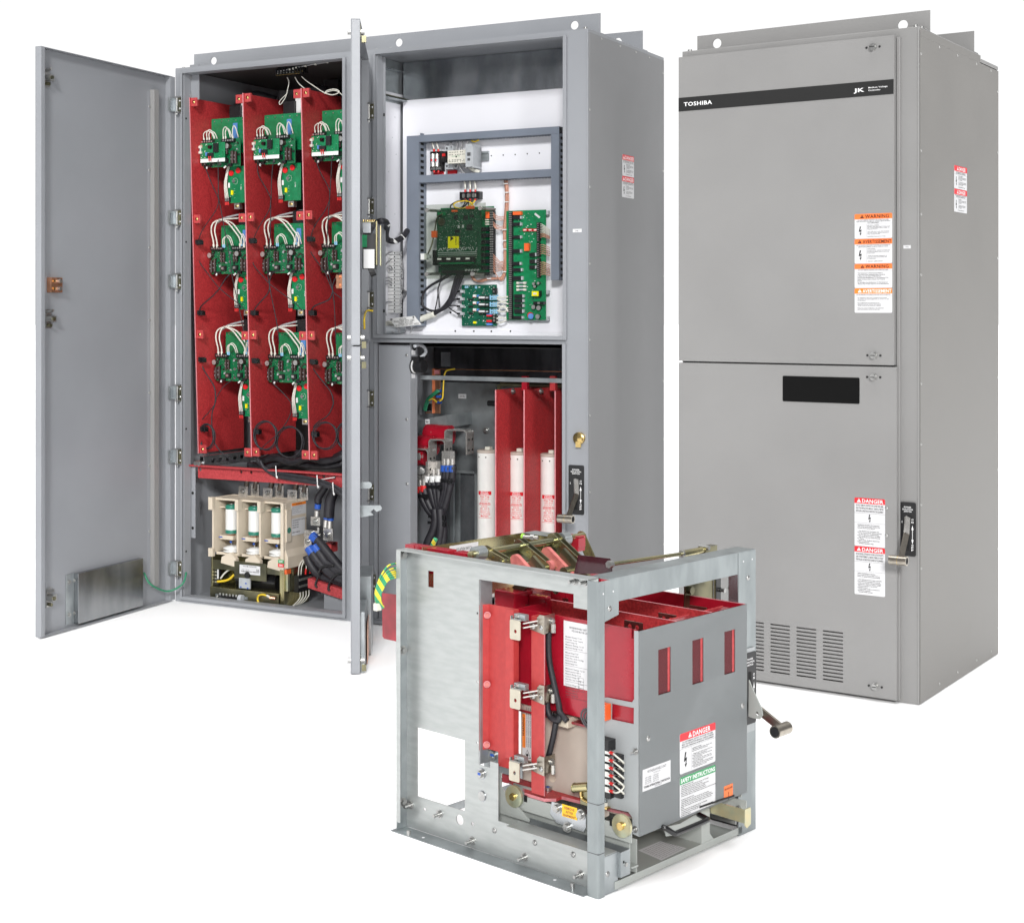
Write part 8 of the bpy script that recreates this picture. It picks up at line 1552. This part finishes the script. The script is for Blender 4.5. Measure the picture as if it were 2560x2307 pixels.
m = MB('D'); m.bar((l0[0]-.03, .60, l0[2]+.02), (l1[0], .60, l1[2]), .020, .008, (0, 1, 0), 'bronze_roll'); m.cyl((l1[0]+.002, .575-.006, l1[2]-.004), (l1[0]+.002, .626, l1[2]-.004), .0155, 'bronze_roll', 28); m.cyl((l1[0]+.002, .5682, l1[2]-.004), (l1[0]+.002, .569, l1[2]-.004), .0125, 'black', 24); m.obj('operating_handle', tk)
# ------------------------------------------------------------------ service drawer: pan, slides, hook
dr_ = thing('service_drawer', 'pale grey shallow drawer under the draw-out unit with black handle and iridescent hook', 'drawer', 'D', (-.2, .26, .003))
yw = .138; yr = Dv('a4', 1045, 1100, x=0)[1]
m = MB('D'); m.box(-.45, 0, yw-.002, yw, .0225, .0985, 'pan_grey'); m.box(-.45, -.001, yw, yr, .0205, .0225, 'pan_grey'); m.box(-.002, 0, .0585, .56, .0055, .0225, 'pan_grey'); m.box(-.45, -.002, .0585, .56, .0050, .0065, 'pan_grey')
m.plate([[(yr, .022), (yr, .118), (yr+.020, .121), (yr+.034, .108), (yr+.034, .040), (yr+.05, .022)]], 'x', -.003, .0025, 'pan_grey'); m.box(-.45, -.003, yr, yr+.002, .022, .118, 'pan_grey'); m.box(-.45, -.42, yw, .52, .0225, .06, 'pan_grey'); m.obj('pan', dr_)
P = [Dv('a4', x, y, z=.0232) for x, y in ((515, 1213), (700, 1137), (920, 1195), (710, 1297))]; m = MB('D'); m.add(P, [(0,1,2,3)], 'label')
u_ = Vector(P[2])-Vector(P[3]); v_ = Vector(P[0])-Vector(P[3])
for j in range(9):
    s_ = random.choice(['SERVICE DRAWER INSTRUCTIONS', 'KEEP THIS DRAWER FULLY CLOSED', 'LIFT UNIT ONLY BY THE FRAME', 'CHECK LATCH BEFORE USE']); vs, fs = _text2d(s_, 0); xa, xb = min(v[0] for v in vs), max(v[0] for v in vs)
    m.add([Vector(P[3])+u_*(.08+.84*(v[0]-xa)/(xb-xa))+v_*(.08+j*.095+v[1]*.045)+Vector((0, 0, .0003)) for v in vs], fs, 'ink_soft')
m.obj('instruction_sheet', dr_)
m = MB('D'); a = Dv('S4', 432, 860, y=.080); b = Dv('S4', 830, 1690, y=.080); m.plate([[(a[0], a[2]), (a[0]+.010, a[2]-.004), (a[0]+.012, Dv('S4', 480, 1150, y=.08)[2]), (b[0], .094), (b[0], .088), (a[0], .088)]], 'y', .078, .003, 'pan_grey'); m.obj('gusset', dr_)
m = MB('D'); m.puv('y', .098, .004, 'red_deep', q('S4', 478, 880, 580, 920, 575, 1085, 550, 1100, 480, 1080)); m.obj('flap', tk)
m = MB('D'); m.box(-.36, -.295, .112, .116, .10, .155, 'pan_grey'); m.obj('web', tk)
m = MB('D'); m.box(-.40, .0, .110, .113, .028, .108, 'pan_grey'); m.obj('slide', dr_)
a = Dv('S4', 1100, 1330, y=YK-.002); b = Dv('S4', 1550, 1690, y=YK-.002)
m = MB('D'); z1_, z0_ = Dv('S4', 1120, 1320, y=.083)[2], Dv('S4', 1500, 1750, y=.083)[2]; x0, x1 = Dv('S4', 1105, 1500, y=.083)[0], Dv('S4', 1555, 1500, y=.083)[0]
m.plate([[(x0, z1_-.03), (x0+.005, z1_), (x1-.004, z1_-.002), (x1, z1_-.012), (x1, z0_+.022), (x1-.006, z0_+.01), (x0+.02, z0_+.012), (x0, z0_+.030)]], 'y', .078, .0025, 'galv_dark'); sp_ = m.obj('shipping_plate', dr_)
for x, y in ((1180, 1410), (1480, 1492), (1310, 1650)): p = Dv('S4', x, y, y=.078); hardware('bolt', sp_, 'D', (p[0], .078, p[2]), (0, -1, 0), 1.05)
a = Dv('S4', 1240, 1345, y=.0775); b = Dv('S4', 1428, 1520, y=.0775); m = MB('D'); zt, zb = a[2]-.002, a[2]-.030; m.box(a[0], b[0], .0768, .0778, zb, zt, 'lab_yellow')
for i, s_ in enumerate(('REMOVE', 'AFTER', 'SHIPMENT')): m.text(s_, 'y', .0765, (a[0]+b[0])/2, zt-.0095-i*.0085, .0056, 'red_deep', al='c', bold=.02, wd=(b[0]-a[0])*(.66, .5, .84)[i])
m.obj('remove_label', sp_)
m = MB('D'); xh = .045; a = Dv('a4', 770, 1040, x=xh); b = Dv('a4', 860, 1060, x=xh); c = Dv('a4', 1100, 945, x=xh)
m.tube([(.012, a[1]-.004, a[2]+.004), (.036, a[1], a[2]+.001), (xh, b[1]-.02, b[2]+.002), (xh, b[1], b[2]), (xh, c[1]-.01, b[2]), (.036, c[1]+.004, b[2]), (.010, c[1]+.008, b[2]+.003)], .0062, 'black_gloss', 12); m.obj('pull_handle', dr_)
m = MB('D'); m.puv('x', .006, .002, 'pan_grey', q('a4', 728, 1035, 745, 1095, 790, 1090, 1060, 950, 1050, 880, 860, 990, 770, 1010)); m.obj('handle_bracket', dr_)
m = MB('D'); p = Dv('a4', 1030, 920, x=.03); q1 = Dv('a4', 1380, 1000, x=.03); m.cyl((.03, p[1]-.002, .130), (-.03+.06, p[1]+.14, .1235), .0028, 'black', 8); m.obj('guide_rod', dr_)
YHk = yr+.036
m = MB('D'); P = [Dv('a4', x, y, y=YHk) for x, y in ((1100, 978), (1395, 1068), (1325, 1140), (1100, 1080))]
x1 = P[1][0]; m.plate([[(.0, .118), (x1-.004, .118), (x1, .114), (x1, .085), (.0, .088)]], 'y', YHk, .003, 'iridescent'); m.plate([[(YHk, .118), (YHk+.024, .118), (YHk+.026, .114), (YHk+.026, .078), (YHk+.010, .072), (YHk+.004, .078), (YHk, .086)]], 'x', x1, .003, 'iridescent'); m.obj('hook', dr_, .001)
m = MB('D'); P = [Dv('a4', x, y, y=.50) for x, y in ((1060, 870), (1225, 820), (1410, 875), (1415, 990), (1110, 935))]
z1_, z0_ = .110, .078; x1 = .052; m.box(-.35, x1, .500, .503, z0_-.004, z1_+.0, 'pan_grey'); m.box(-.35, x1-.01, .470, .473, z0_-.02, z0_-.012, 'steel'); m.cyl((x1-.02, .500, z0_+.012), (x1-.02, .494, z0_+.012), .006, 'steel', 8); m.box(-.35, x1-.01, .474, .478, z0_-.026, z0_-.021, 'black'); m.obj('slide', dr_)
m = MB('D'); m.box(-.028, -.024, .515, .535, .035, .17, 'black'); m.obj('black_strut', cr_)
# rail and bracket by the corner post
m = MB('D'); m.plate([rect(.0214, .0015, .0700, .0865)], 'x', -.004, .002, 'galv'); m.box(-.30, -.004, .0214, .0700, .0865, .0885, 'galv_streak'); lb = m.obj('bracket', cr_)
p = Dv('a4', 268, 1412, x=0); m = MB('D'); m.lathe((-.002, p[1], p[2]), [(.0065, 0), (.0055, .002), (0, .0028)], 'steel', 14, 'x'); m.obj('rivet', lb)
m = MB('D'); m.box(-.30, .006, .0705, .0725, .030, .0865, 'galv'); m.box(.003, .006, .0725, .104, .030, .0865, 'galv'); m.box(-.30, .003, .104, .1065, .034, .048, 'galv'); m.box(-.30, .003, .104, .1065, .072, .0865, 'galv'); m.cyl((.006, .088, .056), (.010, .088, .056), .005, 'steel', 8); m.box(.0061, .0066, .079, .083, .060, .066, 'slot_black'); m.box(-.1, .008, .110, .132, .040, .044, 'pan_grey'); m.obj('slide_rail', cr_)
print('objects', len(bpy.data.objects))
